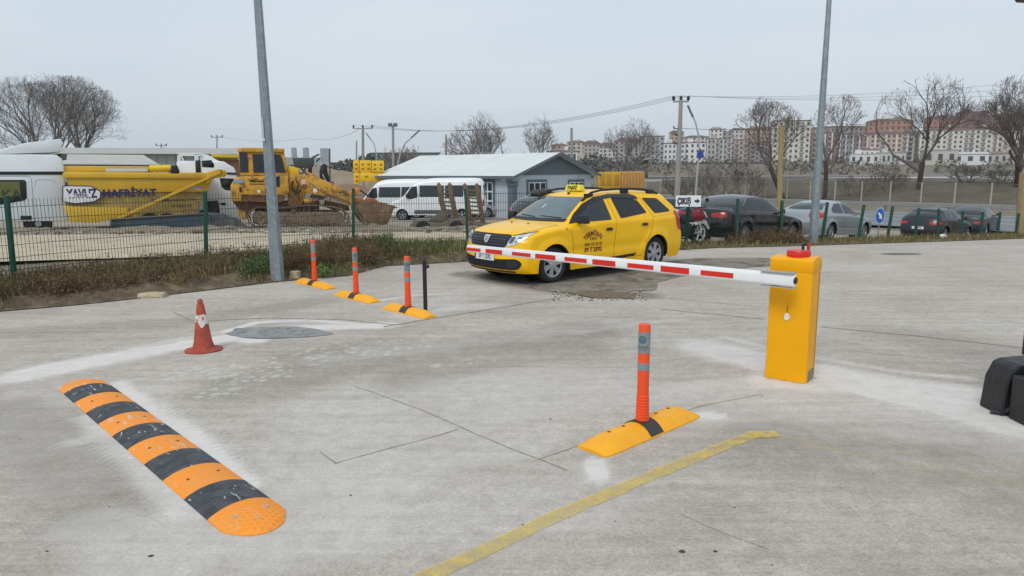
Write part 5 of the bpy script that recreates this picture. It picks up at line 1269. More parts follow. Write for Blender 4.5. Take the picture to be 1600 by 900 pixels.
# ---- yellow tipper trailer
m_ty = M('tipper_yellow', (206, 166, 44), .5, var=.10, scale=.9, rgb2=(186, 150, 62), thr=(.52, .72), rscale=1.2)
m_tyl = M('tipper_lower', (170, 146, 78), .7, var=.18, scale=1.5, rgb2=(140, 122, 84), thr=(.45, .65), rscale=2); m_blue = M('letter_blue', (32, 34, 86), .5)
T = PX('tipper_trailer', 'yellow tipper body reading HAFRİYAT, standing beside the white tractor cab', 'trailer', 220, 31)
body = T.ext([(100, 268), (332, 270), (330, 285), (322, 300), (110, 300)], 0, 2.4, 'tipper_body', m_ty, bevel=.03)
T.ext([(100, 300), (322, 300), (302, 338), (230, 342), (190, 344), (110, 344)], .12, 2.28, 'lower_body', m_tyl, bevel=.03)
T.ext([(100, 322), (200, 325), (199, 338), (150, 348), (110, 347)], .02, .5, 'chassis_side', m_ty, bevel=.02)
T.ext([(98, 259), (262, 260), (264, 268), (98, 268)], .4, 2.2, 'top_board', m_ty, bevel=.02)
T.ext([(98, 270), (331, 272), (330, 279), (98, 278)], -.09, .02, 'top_rail', m_ty, bevel=.02)
a = MB(); a.beam(T.P(178, 344, -.11), T.P(345, 269, -.11), .11, .12, up=(0, 1, 0)); a.build('brace', m_ty, T.t, bevel=.015)
T.ext([(322, 270), (341, 264), (352, 266), (354, 271), (352, 276), (334, 279), (322, 288)], -.12, .30, 'tail_hook', m_ty, bevel=.02)
T.ext([(343, 266), (345.5, 266), (347, 271), (344.5, 271)], -.135, -.11, 'hook_slot', M_trim, bevel=0)
for px in (125, 208): T.ext([(px, 336-1), (px+7, 335), (px+7, 347), (px, 347)], .0, .1, 'support_post', m_ty, bevel=.01) if px > 200 else None
cl = MB(); cl.tube([T.P(234, 263.5, .2), T.P(267, 262.5, .2)], .14, 14); cl.build('tarp_roll', M('tarp_yellow', (228, 196, 26), .5), T.t, True)
T.ext([(268, 259), (277, 258), (281, 268), (279, 275), (266, 275)], .0, 1.6, 'tarp_bracket', M_trim)
T.ext([(165, 263), (231, 263), (231, 268), (165, 268)], .2, .35, 'white_board', M('board_white', (198, 202, 202), .6), bevel=0)
em = MB(); hx = [(98, 291), (107, 290), (142, 291), (157, 299), (157, 309), (147, 315), (118, 318), (98, 315)]
em.prism([T.xz(*q) for q in hx], -.012, -.004); eo = em.build('emblem', M('emblem_white', (222, 222, 224), .5), T.t)
em = MB(); pts = [T.P(*q, -.016) for q in hx+[hx[0]]]
for a_, b_ in zip(pts, pts[1:]): em.beam(a_, b_, .035, .008, up=(0, 1, 0))
em.build('emblem_edge', m_blue, eo)
l = MB(); text_on(l, 'YAVUZ', .50, T.P(128, 303, -.013), (1, 0, 0), Z, (0, -1, 0), .004, sx=.66, offset=.02); l.build('lettering', m_blue, T.t, fix=False)
l = MB(); l.box(T.P(126, 305.2, -.021), (.80, .004, .15)); pb = l.build('tipper_bar', M('emblem_white'), eo); l = MB(); text_on(l, 'TIPPER', .17, T.P(126, 305.5, -.024), (1, 0, 0), Z, (0, -1, 0), .003, offset=.004); l.build('lettering', m_blue, pb, fix=False)
l = MB(); text_on(l, 'HAFRİYAT', .42, T.P(203, 302, -.002), (1, 0, 0), Z, (0, -1, 0), .006, sx=.93, offset=.02, spacing=1.12); l.build('lettering', m_blue, T.t, fix=False)
l = MB(); l.prism([T.xz(*q) for q in ((290, 290.5), (315, 291), (315, 295.8), (290, 295.3))], -.012, -.004); po = l.build('name_plate', M('emblem_white'), T.t); l = MB(); text_on(l, 'YAVUZ ÇINAR', .11, T.P(302.5, 293.2, -.014), (1, 0, 0), Z, (0, -1, 0), .003, offset=.003); l.build('lettering', m_blue, po, fix=False)
l = MB(); text_on(l, 'KASASI DAMPER SANAYİ 0532 710 44 58', .10, T.P(272, 312.5, .12), (1, 0, 0), Z, (0, -1, 0), .01, offset=.002); text_on(l, '18 AAD 107', .17, T.P(284, 322, .12), (1, 0, 0), Z, (0, -1, 0), .01, offset=.002, shear=.1); l.build('lettering', M('letter_black', (40, 38, 32), .6), T.t, fix=False)
for px in (235, 262): T.wheel(px, 349, .48, .1, .5, 'wheel', (m_tyre, M('rim_silver')))
# ---- middle white cab facing right
T = PX('truck_cab', 'white truck cab facing right between the tipper and the yellow loader', 'truck', 330, 34)
T.ext([(278, 258), (283, 251), (304, 251), (304, 275), (276, 275)], .3, 2.3, 'sleeper_wall', m_tw, bevel=.04)
T.ext([(276, 252), (350, 252), (364, 262), (370, 274), (371, 290), (378, 336), (372, 348), (345, 348), (338, 315), (300, 346), (276, 346)], .0, 2.3, 'cab', m_tw, bevel=.07)
T.ext([(313, 240), (325, 242), (341, 251), (352, 254), (366, 262), (370, 270), (350, 268), (313, 262)], .15, 2.15, 'roof_fairing', m_tw, bevel=.06)
f = MB()
for a_, b_, w_ in (((279, 242), (279, 256), .10), ((279, 240.5), (314, 240.5), .10), ((307, 240), (307, 256), .18), ((281, 240), (287, 252), .05)): f.beam(T.P(*a_, .1), T.P(*b_, .1), w_, .1, up=(0, 1, 0)); f.beam(T.P(*a_, 2.1), T.P(*b_, 2.1), w_, .1, up=(0, 1, 0))
f.build('deflector_frame', m_tw, T.t, bevel=.015)
T.ext([(305, 251), (313, 250), (314, 270), (306, 270)], -.05, .1, 'side_deflector', M_trim)
T.ext([(315, 251), (330, 250), (335, 257), (334, 262), (316, 261)], -.02, .03, 'side_window', M_glass2)
T.ext([(343, 278), (368, 279), (370, 284), (366, 298), (352, 297), (346, 292)], -.02, .03, 'door_window', M_glass)
T.ext([(354, 269), (370, 270), (371, 273), (354, 272)], -.05, .6, 'sun_visor', M_trim)
T.ext([(344, 317), (352, 316.5), (354, 320), (350, 321), (344, 320)], -.03, .02, 'door_handle', M_trim)
T.ext([(322, 314), (340, 313), (343, 322), (344, 336), (322, 338)], -.01, .3, 'wheel_arch', M_trim)
T.wheel(322, 342, .5, -.0, .4, 'wheel', (m_tyre, M('rim_silver'))); T.wheel(362, 348, .45, .1, .45, 'wheel', (m_tyre, M('rim_silver')))
# ---- low loader trailer bed, dark blue
m_lb = M('bed_blue', (54, 70, 84), .7, var=.25, scale=2, rgb2=(96, 84, 72), thr=(.5, .7), rscale=3)
T = PX('low_trailer', 'low dark blue trailer bed lying in front of the yellow tipper', 'trailer', 280, 27.5)
T.ext([(172, 349), (172, 343), (330, 334), (352, 335), (372, 343), (390, 356), (172, 356)], 0, .9, 'bed', m_lb, bevel=.03)
T.tube([(172, 343), (250, 338), (325, 333)], .03, 'edge_rail', M('rail_rust', (112, 92, 80), .8), dy=-.03)
T.tube([(330, 336), (330, 354)], .02, 'stake', M_trim, dy=-.05)
# ---- track loader
m_cy = M('loader_yellow', (198, 148, 46), .6, var=.2, scale=2, rgb2=(104, 72, 46), thr=(.49, .63), rscale=2.4, bump=.2, bscale=12); m_ru = M('loader_rust', (112, 74, 48), .85, var=.3, scale=4)
m_st = M('worn_steel', (118, 104, 88), .7, var=.3, scale=5, rgb2=(86, 62, 44), thr=(.5, .65), rscale=4); m_bk = M('bucket_brown', (112, 86, 64), .8, var=.28, scale=2, rgb2=(150, 124, 96), thr=(.5, .66), rscale=1.6); m_lg = M('loader_glass', (34, 36, 40), .1, spec=.5, var=.3, scale=2)
T = PX('track_loader', 'weathered yellow track loader with cab and rusty bucket lowered to the right', 'track loader', 450, 30.5)
T.ext([(360, 290), (367, 277), (384, 275), (450, 275), (452, 300), (440, 316), (374, 315), (361, 314)], .0, 1.9, 'engine_housing', m_cy, bevel=.04)
cab = T.ext([(372, 237), (444, 237), (451, 274), (375, 274)], .15, 1.75, 'cab', m_cy, bevel=.03)
T.ext([(370.5, 231.5), (380, 230.5), (444.5, 232), (444.5, 238), (371, 237.5)], .05, 1.85, 'cab_roof', m_cy, bevel=.03)
for q in (((373.6, 238), (386, 238), (388.5, 269.5), (375, 269.5)), ((394, 240.5), (420, 240.5), (420, 270), (396, 270)), ((422, 240.5), (438, 242), (441, 247), (446, 269.5), (422, 270))): T.ext(rounded(q, 1.6, 3), .135, .16, 'cab_window', m_lg, bevel=0)
T.ext([(431, 276), (437, 275), (437, 292), (431, 291)], -.02, .02, 'step_window', m_lg, bevel=0)
T.ext([(362, 315), (420, 316), (500, 314), (500, 328), (395, 330), (383, 342)], .35, 1.55, 'chassis', m_ru, bevel=.03)
T.ext([(370, 328), (382, 331), (386, 342), (380, 345), (371, 335)], .3, 1.5, 'ripper_mount', m_cy)
T.ext([(448, 260), (452, 259), (466, 262.5), (468, 272), (450, 273)], .3, 1.6, 'bonnet', M('bonnet_yellow', (226, 182, 30), .5), bevel=.03)
T.ext([(452, 272), (478, 273), (483, 290), (476, 312), (470, 322), (452, 320), (450, 298)], .25, 1.65, 'front_tower', m_cy, bevel=.03)
l = MB()
for i in range(7):
    x = 372+i*8.5; l.box(T.P(x, 318-.0, -.0), (.0, .0, .0))
for yy in (-.12, 1.62):
    arm = T.ext([(470, 276), (478, 273), (487, 274), (505, 281), (530, 292), (549, 303), (553, 313), (549, 322), (530, 315), (505, 305), (490, 305), (479, 301), (470, 290)], yy, yy+.16, 'lift_arm', m_cy, bevel=.02)
    T.wheel(458.5, 317.5, .22, yy-.03, yy+.1, 'pivot', (m_ru, m_ru), hub=False); T.wheel(475.5, 291, .12, yy-.03, yy+.1, 'pivot', (m_ru, m_ru), hub=False)
T.ext([(470, 281), (477, 280.5), (478, 289), (471.5, 290)], -.15, -.12, 'warning_plate', M('plate_pink', (206, 180, 168), .6), bevel=0)
T.ext([(402, 297), (406.5, 297), (406.5, 301), (402, 301)], -.012, .0, 'maker_plate', M('emblem_white'), bevel=0)
T.ext([(366, 281), (381, 281), (379, 286), (365, 285.5)], -.01, .0, 'name_board', M('board_blue', (128, 156, 196), .6), bevel=0)
T.ext(rounded([(489, 294), (495, 294), (495, 301), (489, 301)], 2.5, 4), -.13, -.12, 'round_sticker', M('emblem_white'), bevel=0)
T.tube([(482, 272), (512, 288)], .09, 'lift_cylinder', m_cy, dy=.3); T.tube([(512, 289), (546, 302)], .035, 'cylinder_rod', M('chrome', (190, 192, 194), .2, .8), dy=.3); T.tube([(484, 283), (500, 296)], .035, 'hydraulic_pipe', M('pale_pipe', (176, 160, 120), .6), dy=-.2)
T.tube([(475, 315), (492, 314)], .10, 'tilt_cylinder', m_cy, dy=.0); T.tube([(492, 312.5), (507, 311)], .035, 'cylinder_rod', M('chrome'), dy=.0)
T.ext([(545, 302), (560, 293), (566, 295), (560, 304), (551, 312)], .5, .8, 'bell_crank', M('crank_orange', (206, 128, 30), .6), bevel=.02)
T.tube([(564, 297), (592, 316)], .035, 'bucket_rod', M_trim, dy=.6)
T.ext([(510, 314), (546, 322), (548, 330), (525, 330), (508, 324)], .4, 1.4, 'front_axle_beam', m_ru)
mdk = M('loader_dark', (58, 46, 38), .85, var=.3, scale=6)
for (x, y, w, hh) in ((390, 283, 22, 1.2), (390, 287, 26, 1.), (374, 292, 3, 8), (384, 296, 5, 1), (378, 305, 10, 1.2), (395, 306, 14, 1), (414, 294, 1.2, 18), (424, 290, 1, 20), (455, 287, 2, 10), (459, 300, 5, 5), (463, 293, 3, 8), (449, 306, 8, 1.2)):
    T.ext([(x, y), (x+w, y), (x+w, y+hh), (x, y+hh)], -.018, .01, 'dark_slot', mdk, bevel=0)  # thin dark strips drawing panel lines, grilles and holes
T.tube([(388, 279), (395, 281), (400, 278), (408, 281), (414, 278)], .045, 'hose_bundle', m_cy, dy=-.03); T.tube([(458, 282), (456, 292), (460, 299), (466, 303), (470, 296)], .04, 'hose', mdk, dy=.12); T.tube([(462, 281), (467, 288), (463, 298)], .035, 'hose', mdk, dy=.1)
T.ext([(372, 303), (446, 303), (446, 304.2), (372, 304.2)], -.03, .0, 'belly_rail', m_cy, bevel=.005); T.ext([(378, 304), (444, 304), (444, 314), (376, 314)], -.008, .01, 'lower_panel', m_ru, bevel=0)
T.ext([(486, 303), (500, 305), (512, 309), (498, 311), (484, 309)], -.135, -.1, 'arm_recess', mdk, bevel=0); T.ext([(505, 300), (546, 314), (548, 319), (530, 314), (508, 305)], -.135, -.11, 'arm_mud', m_bk, bevel=0)
# bucket: shell open to the right
bk = MB(); sh = [(556, 322), (566, 314), (574, 316), (585, 321), (598, 318), (614, 320), (622, 322), (600, 358), (578, 356), (563, 344)]
for y0, y1 in ((-.25, -.17), (2.0, 2.08)): bk.prism([T.xz(*q) for q in [(557, 320), (566, 313), (578, 317), (600, 318), (616, 321), (608, 342), (600, 357), (590, 358), (575, 348), (559, 330)]], y0, y1)
inn = [(557, 320), (556, 330), (570, 350), (590, 358), (601, 358)]
for a_, b_ in zip(inn, inn[1:]): bk.beam(T.P(*a_, .9)+Vector((0, 0, 0)), T.P(*b_, .9), 2.25, .06, up=T.P(*b_, 0)-T.P(*a_, 0)+Vector((0, 0, .01)) if False else (0, 0, 1))
bk.build('bucket', m_bk, T.t, True, .012)
for i in range(5):
    k = MB(); yy = -.2+.55*i; x, z = T.xz(612, 321); k.prism([(x, z), (x+.28, z-.1), (x+.02, z-.14)], yy, yy+.09); k.build('bucket_tooth', m_st, T.t)
for q in ((563, 311), (582, 311)): T.ext([(q[0]-6, 316), (q[0]-4, 311), (q[0]+3, 310), (q[0]+9, 314), (q[0]+8, 319)], .1, 1.7, 'bucket_lug', M('lug_orange', (160, 100, 58), .75, var=.3))
# tracks
def track(yy):
    path = [(388, 345), (386, 338), (392, 329), (402, 324), (440, 325), (480, 320.5), (520, 323), (536, 328), (545, 337), (544, 347), (534, 354), (400, 354), (391, 350)]
    pts = [T.P(*q, 0) for q in path]; tot = []; n = len(pts); b = MB()
    for i in range(n):
        a_, c_ = pts[i], pts[(i+1) % n]; k = max(1, round((c_-a_).length/.17))
        for j in range(k):
            p = a_.lerp(c_, (j+.5)/k); d = (c_-a_).normalized(); b.beam(p-d*.078+Vector((0, yy, 0)), p+d*.078+Vector((0, yy, 0)), .46, .035); nrm = d.cross(Vector((0, 1, 0))); nrm = nrm if nrm.dot(p-T.P(465, 340, 0)) > 0 else -nrm
            b.beam(p+nrm*.03+Vector((0, yy-.23, 0)), p+nrm*.03+Vector((0, yy+.23, 0)), .02, .05, up=nrm)
    o = b.build('track', m_st, T.t)
    T.ext([(402, 331), (530, 331), (534, 348), (400, 348)], yy-.12, yy+.12, 'track_frame', m_st, parent=o, bevel=.02)
    T.wheel(406, 340, .30, yy-.16, yy+.16, 'sprocket', (m_st, m_st), o); T.wheel(528, 341, .28, yy-.16, yy+.16, 'idler', (m_st, m_st), o)
    for px in (430, 450, 470, 490, 508): T.wheel(px, 348, .12, yy-.17, yy+.17, 'track_roller', (m_ru, m_ru), o, hub=False)
    T.wheel(458, 328.5, .10, yy-.17, yy+.17, 'carrier_roller', (m_ru, m_ru), o, hub=False)
track(.05); track(1.8)
# ---- behind the loader
T = PX('steel_hopper', 'dark steel hopper on a post rising behind the yellow loader', 'machine', 474, 42)
T.ext([(457, 247), (491, 247), (491, 258), (487, 263), (460, 262)], 0, 1.4, 'hopper', M('hopper_grey', (70, 74, 70), .8, var=.2), bevel=.03); T.ext([(482, 262), (488, 262), (488, 296), (482, 296)], .5, .8, 'hopper_post', m_ru)
l = MB()
for a_, b_ in (((461, 262), (478, 282)), ((478, 262), (464, 284)), ((470, 262), (486, 280)), ((494, 253), (500, 247)), ((488, 246), (499, 241)), ((458, 284), (484, 284))): l.tube([T.P(*a_, .1), T.P(*b_, .1)], .05, 6)
l.build('lattice', M('lattice_dark', (64, 60, 54), .8), T.t)
T = PX('excavator_arm', 'folded black excavator arm standing behind the loader arms', 'excavator', 508, 40)
T.ext([(499, 268), (502, 258), (507, 255), (511, 258), (512, 270), (509, 286), (500, 286)], .2, .7, 'boom', M_trim, bevel=.04); T.ext([(510, 262), (514, 275), (518, 292), (514, 292), (508, 275)], .2, .6, 'dipper', M_trim); T.ext([(494, 284), (522, 284), (524, 300), (492, 300)], 0, 2., 'cabin_base', M('excavator_grey', (90, 92, 96), .7)); T.tube([(504, 272), (512, 290)], .04, 'cylinder_rod', M('chrome'), dy=.15)
# yellow stacked tanks
m_tk = M('tank_yellow', (232, 186, 24), .5, var=.08, scale=1.5)
def tank(x0, x1, y0, y1, Y, lab, D_=1.):
    T = PX('yellow_container', lab, 'container', (x0+x1)/2, Y, 'yellow containers stacked behind the loader'); T.ext([(x0, y0), (x1, y0), (x1, y1), (x0, y1)], 0, D_, 'container_shell', m_tk, bevel=.05)
    n = 1 if x1-x0 < 12 else 2
    for i in range(n):
        for yy in (y0+5, y0+12):
            if yy+3 > y1: continue
            cx_ = x0+(x1-x0)*(i+.5)/n; T.ext([(cx_-2, yy), (cx_+2, yy), (cx_+2, yy+2.6), (cx_-2, yy+2.6)], -.015, .01, 'lifting_slot', M('slot_brown', (150, 108, 20), .8), bevel=0)
tank(552, 561.5, 250.5, 269, 52, 'narrow yellow container at the left end of the upper tier'); tank(562, 580.5, 250.5, 269, 52, 'yellow container in the middle of the upper tier'); tank(581, 600, 251, 269, 52, 'yellow container at the right end of the upper tier')
tank(553, 562.5, 269.5, 288, 52, 'narrow yellow container at the left end of the lower tier'); tank(563, 600, 269.5, 284, 52, 'wide yellow container under the middle and right ones of the upper tier')
# loading ramps
m_rp = M('ramp_rust', (112, 92, 74), .85, var=.25, scale=4, rgb2=(84, 66, 52), thr=(.5, .65), rscale=5)
def ramp(x0, x1, top, bot, lean, Y, label, n=9):
    T = PX('loading_ramp', label, 'loading ramp', (x0+x1)/2, Y, 'steel loading ramps raised on end')
    for i, x in enumerate((x0, x1)):
        pts = [(x-1, top+3), (x+2.5, top), (x+5.5, top+4), (x+9, top+22), (x+lean+8, bot), (x+lean+1, bot), (x+2, top+30)]
        T.ext(pts, .0 if i else .06, .10 if i else .16, 'stringer', m_rp, bevel=.01)
    for k in range(n):
        t_ = (k+.6)/n; y = top+8+(bot-top-10)*t_; s_ = lean*t_*.9
        b = MB(); b.beam(T.P(x0+4+s_, y-.6, .08), T.P(x1+4+s_, y+.8, .05), .07, .05, up=(0, 1, 0)); b.build('rung', m_rp, T.t, bevel=.006)
    return T
ramp(683.5, 700.5, 284.5, 352, 11, 30.5, 'pair of rusty ramp beams with rungs, the left ramp, raised in front of the minibus')
ramp(724, 743, 285.5, 352, 8, 30.5, 'rusty ladder-like ramp with a diagonal stay, the right ramp, beside the taxi bonnet')
T = PX('trailer_deck', 'muddy low trailer deck with wheel arches under the loading ramps', 'trailer', 700, 29.5); m_mud = M('deck_mud', (104, 96, 84), .9, var=.25, scale=3)
T.ext([(640, 352), (650, 346), (664, 347), (690, 350), (698, 345), (718, 343), (742, 349), (775, 354), (775, 360), (640, 360)], 0, 1.8, 'deck', m_mud, bevel=.03)
T.ext([(668, 347), (690, 330), (698, 334), (694, 349)], .5, .7, 'gooseneck', m_mud); T.tube([(733, 350), (752, 332)], .035, 'stay', m_rp, dy=-.1)
for px in (661, 713): T.wheel(px, 357, .32, -.1, .2, 'wheel', (m_tyre, M('rim_silver')), hub=False)
# ================================================================ buildings
def poly_building(name, label, cat, px, Y, group=None): return PX(name, label, cat, px, Y, group)
m_gw = M('house_grey', (182, 192, 200), .85, var=.05, scale=.6); m_gd = M('house_darkgrey', (100, 110, 118), .85, var=.05, scale=.6); m_rf = M('roof_white', (208, 212, 210), .6, var=.04, scale=.5, rgb2=(196, 197, 193), thr=(.5, .7), rscale=.8); m_pv = M('pvc_white', (226, 228, 230), .5); m_wg = M('window_glass', (46, 54, 58), .1, spec=.6)
def house():
    A = at(801, 300, 44.); zg = h(A.x, A.y)-.1                         # near corner
    L_ = 12.6; Wd = 8.4; th = radians(139)                              # long wall runs to the left and away
    u = Vector((cos(th), sin(th), 0)); v_ = Vector((cos(th-pi/2), sin(th-pi/2), 0))  # along long wall, along gable wall
    t = thing('grey_house', 'single-storey grey house with pale metal gable roof and white framed windows', 'house', (A.x, A.y, zg), th)
    # local frame: x along long wall, -y along the gable wall
    ez = at(801, 273.5, 44.).z-zg; rz_ = at(866, 240, 44+3.2).z-zg
    W = Wd; H_ = ez
    b = MB(); b.prism([(0, 0), (-W, 0), (-W, H_-.02), (-W/2, rz_-.10), (0, H_-.02)], 0, L_, 'x'); b.build('wall', m_gw, t)
    b = MB(); b.prism([(-.0, H_-.02), (-W, H_-.02), (-W/2, rz_-.11)], -.03, -.002, 'x'); b.build('gable_panel', m_gd, t)
    r = MB(); ov = .55; sl = (rz_-H_)/(W/2)
    for s_ in (0, 1):
        y0, y1 = (.40, -W/2) if s_ == 0 else (-W-.40, -W/2); z0 = H_-.40*sl
        n = 64
        for k in range(n):
            xa, xb = -ov+(L_+2*ov)*k/n, -ov+(L_+2*ov)*(k+1)/n; xm = (xa+xb)/2; up = .03
            r.quad((xa, y0, z0+.06), (xm, y0, z0+.06+up), (xm, y1, rz_+.06+up), (xa, y1, rz_+.06)); r.quad((xm, y0, z0+.06+up), (xb, y0, z0+.06), (xb, y1, rz_+.06), (xm, y1, rz_+.06+up))
        r.quad((-ov, y0, z0+.0), (-ov, y1, rz_), (L_+ov, y1, rz_), (L_+ov, y0, z0))
    r.build('roof', m_rf, t, fix=False)
    e = MB(); e.beam((-ov, .42, H_-.40*sl-.02), (L_+ov, .42, H_-.40*sl-.02), .10, .14); e.build('gutter', m_gd, t)
    e = MB(); e.beam((-ov-.01, .42, H_-.40*sl+.02), (-ov-.01, -W/2, rz_+.02), .05, .16); e.beam((-ov-.01, -W-.42, H_-.40*sl+.02), (-ov-.01, -W/2, rz_+.02), .05, .16); e.build('barge_board', m_gd, t)
    c_ = MB(); c_.box((.12, -.12, H_*.38), (.42, .42, H_*.76)); c_.box((.12, -.12, H_*.77), (.54, .54, .1)); c_.box((.12, -.12, H_*.84), (.5, .5, .12)); c_.build('corner_pier', m_gd, t)
    def win(face, pos, z, w_, hh, cols, rows, nm='window'):
        f = MB(); g = MB(); s = MB()
        def B(m_, cu, cz, du, dz, d0, dt):
            if face == 'L': m_.box((cu, d0, cz), (du, dt, dz))
            else: m_.box((-d0, cu, cz), (dt, du, dz))
        B(s, pos, z, w_+.36, hh+.36, .012, .05); fo = s.build(nm, m_gd, t)
        B(f, pos, z, w_, hh, .035, .05); f.build('frame', m_pv, fo)
        for i in range(cols):
            for j in range(rows):
                cw, ch = w_/cols, hh/rows; B(g, pos-w_/2+cw*(i+.5), z-hh/2+ch*(j+.5), cw-.10, ch-.10, .062, .012)
        g.build('pane', m_wg, fo)
    win('L', 2.05, H_*.52, .85, 1.75, 2, 3, 'door_window'); win('L', 8.2, H_*.52, 1.5, 1.1, 3, 1)
    win('G', -2.35, H_*.60, 1.7, 1.25, 3, 1); win('G', -6.6, H_*.60, 1.5, 1.15, 3, 1)
    for x, y in ((.5, .25), (-.3, -.5)):
        a = MB(); a.box((x, y, H_*.90), (.3, .12, .10), rz=.4); a.build('camera_box', m_pv, t, bevel=.02)
    a = MB(); a.box((10.6, .02, H_*.8), (.9, .03, .5)); a.build('notice_board', m_pv, t)
house()
# long white shed on the left, canopy, brown shed
T = PX('long_shed', 'long low shed with a white metal roof behind the truck cabs', 'shed', 240, 62)
T.ext([(60, 232), (64, 231), (371, 232), (371, 241), (60, 240)], -.6, 12, 'roof', M('shed_roof', (206, 208, 206), .6, var=.08, scale=.4), bevel=0); T.ext([(60, 240), (371, 240), (371, 285), (60, 285)], 0, 11, 'wall', M('shed_wall', (158, 162, 160), .85, var=.08, scale=.5), bevel=0)
for i in range(14): T.ext([(176+14*i-.4, 241), (176+14*i+.4, 241), (176+14*i+.4, 262), (176+14*i-.4, 262)], -.03, .03, 'wall_rib', M('rib_grey', (120, 124, 124), .8), bevel=0)
def slope_roof(T, pts_near, pts_far, dy, th, name, mat):
    b = MB(); n = [T.P(*q, 0) for q in pts_near]; f = []
    for q in pts_far:
        x, z = T.xz(q[0], q[1], dy); f.append(Vector((x, dy, z)))
    vs = n+f[::-1]; k = len(vs); b.add(vs+[v_-Vector((0, 0, th)) for v_ in vs], [tuple(range(k)), tuple(range(2*k-1, k-1, -1))]+[(i, (i+1) % k, k+(i+1) % k, k+i) for i in range(k)]); return b.build(name, mat, T.t)
T = PX('open_canopy', 'open shed with a grey corrugated lean-to roof, dark inside, behind the tipper', 'shed', 180, 44)
slope_roof(T, [(95, 256), (249, 257)], [(105, 241), (224, 242)], 7, .05, 'roof', M('canopy_roof', (176, 176, 170), .7, var=.14, scale=.8))
T.ext([(100, 257), (248, 258), (248, 290), (100, 290)], 5.5, 5.7, 'back_wall', M('interior_shade', (44, 48, 50), .9), bevel=0)  # wall coloured near black: shade under the canopy painted in
for px in (104, 150, 200, 245): T.ext([(px, 257), (px+1.6, 257), (px+1.6, 290), (px, 290)], .0, .08, 'canopy_post', M('post_dark', (60, 62, 64), .8), bevel=0)
T.ext([(100, 257), (248, 258), (248, 260.5), (100, 259.5)], -.05, .05, 'fascia', M('post_dark'), bevel=0)
T = PX('brown_shed', 'brown panelled shed with a yellow beam along its eaves, left of the loader cab', 'shed', 350, 48)
T.ext([(322, 248), (376, 249), (376, 300), (322, 300)], 0, 3, 'wall', M('brown_panel', (116, 82, 62), .85, var=.2), bevel=0); T.ext([(330, 241), (376, 242), (376, 247), (330, 246)], -.3, 3.2, 'eaves_beam', M('beam_yellow', (206, 176, 30), .5), bevel=.02)
# yellow skip containers right of the house
T = PX('steel_skip', 'yellow steel skip container beside the grey house', 'container', 953, 58); T.ext([(934, 269), (971, 268), (971, 300), (934, 300)], 0, 2.3, 'shell', M('skip_yellow', (196, 152, 36), .6, var=.15, scale=1), bevel=.04); [T.ext([(x, 272), (x+7, 272), (x+7, 290), (x, 290)], -.03, .01, 'side_panel', M('skip_shade', (176, 134, 34), .7), bevel=.01) for x in (938, 948, 960)]
T = PX('ribbed_container', 'tan ribbed steel container at the right of the yellow skip', 'container', 990, 56); T.ext([(971.5, 268), (1007, 268), (1007, 300), (971.5, 300)], 0, 2.3, 'shell', M('container_tan', (186, 140, 74), .7, var=.2, scale=1.4), bevel=.04)
for i in range(7): T.ext([(974+4.8*i, 270), (976+4.8*i, 270), (976+4.8*i, 300), (974+4.8*i, 300)], -.06, .01, 'rib', M('container_rib', (166, 122, 62), .7), bevel=.01)
# motorcycle behind the sign post
def moto():
    q = at(1066, 360, 18.7); t = thing('motorcycle', 'red and white motorcycle parked between the sign post and the black saloon', 'motorcycle', (q.x, 18.7, h(q.x, 18.7)), radians(212))
    mw, mr_, mk = M('moto_white', (206, 204, 206), .3), M('moto_red', (142, 26, 44), .3), M('moto_dark', (40, 38, 42), .5)
    for x in (-.62, .62):
        b = MB(); b.lathe([(.22, -.05), (.29, -.055), (.31, -.02), (.31, .02), (.29, .055), (.22, .05)], 24, (x, 0, .31), 'y', cap=False); w_ = b.build('wheel', m_tyre, t, True)
        b = MB(); b.lathe([(.19, -.02), (.225, -.03), (.225, .03), (.19, .02)], 20, (x, 0, .31), 'y', cap=False)
        for k in range(5): a = 2*pi*k/5; b.beam((x, 0, .31), (x+.2*cos(a), 0, .31+.2*sin(a)), .03, .03)
        b.build('rim', mw, w_, True)
    b = MB(); b.prism([(-.35, .62), (-.2, .84), (.05, .86), (.2, .74), (.1, .6)], -.14, .14); b.build('tank', mk, t, True, .04)
    b = MB(); b.prism([(.05, .78), (.2, .82), (.62, .90), (.72, .86), (.3, .70)], -.13, .13); b.build('seat', mk, t, True, .03)
    b = MB(); b.prism([(-.76, .74), (-.58, 1.0), (-.46, .94), (-.42, .70), (-.56, .62)], -.13, .13); b.build('fairing', mr_, t, True, .04)
    b = MB(); b.prism([(-.86, .72), (-.72, .90), (-.66, .70)], -.10, .10); b.build('headlight', mw, t, True, .03)
    b = MB(); b.prism([(-.98, .42), (-.80, .66), (-.46, .60), (-.42, .52), (-.72, .56), (-.9, .38)], -.07, .07); b.build('front_mudguard', mw, t, True, .02)
    b = MB(); b.box((-.05, 0, .42), (.4, .24, .34)); b.build('engine', mk, t, True, .04)
    b = MB(); b.tube([(-.50, -.36, 1.02), (-.46, 0, .98), (-.50, .36, 1.02)], .016, 8); b.build('handlebar', mk, t, True)
    for s_ in (-1, 1):
        b = MB(); b.tube([(-.62, s_*.09, .31), (-.47, s_*.09, .92)], .022, 8); b.build('fork', mw, t, True)
        b = MB(); b.tube([(-.48, s_*.28, 1.0), (-.52, s_*.34, 1.18)], .007, 6); b.lathe([(0, -.01), (.06, -.01), (.06, .01), (0, .01)], 14, (-.52, s_*.34, 1.20), 'x'); b.build('mirror', mk, t, True)
    b = MB(); b.tube([(.0, -.14, .30), (.4, -.18, .32), (.8, -.18, .46)], [.03, .04, .05], 10); b.build('exhaust', M('chrome'), t, True)
moto()
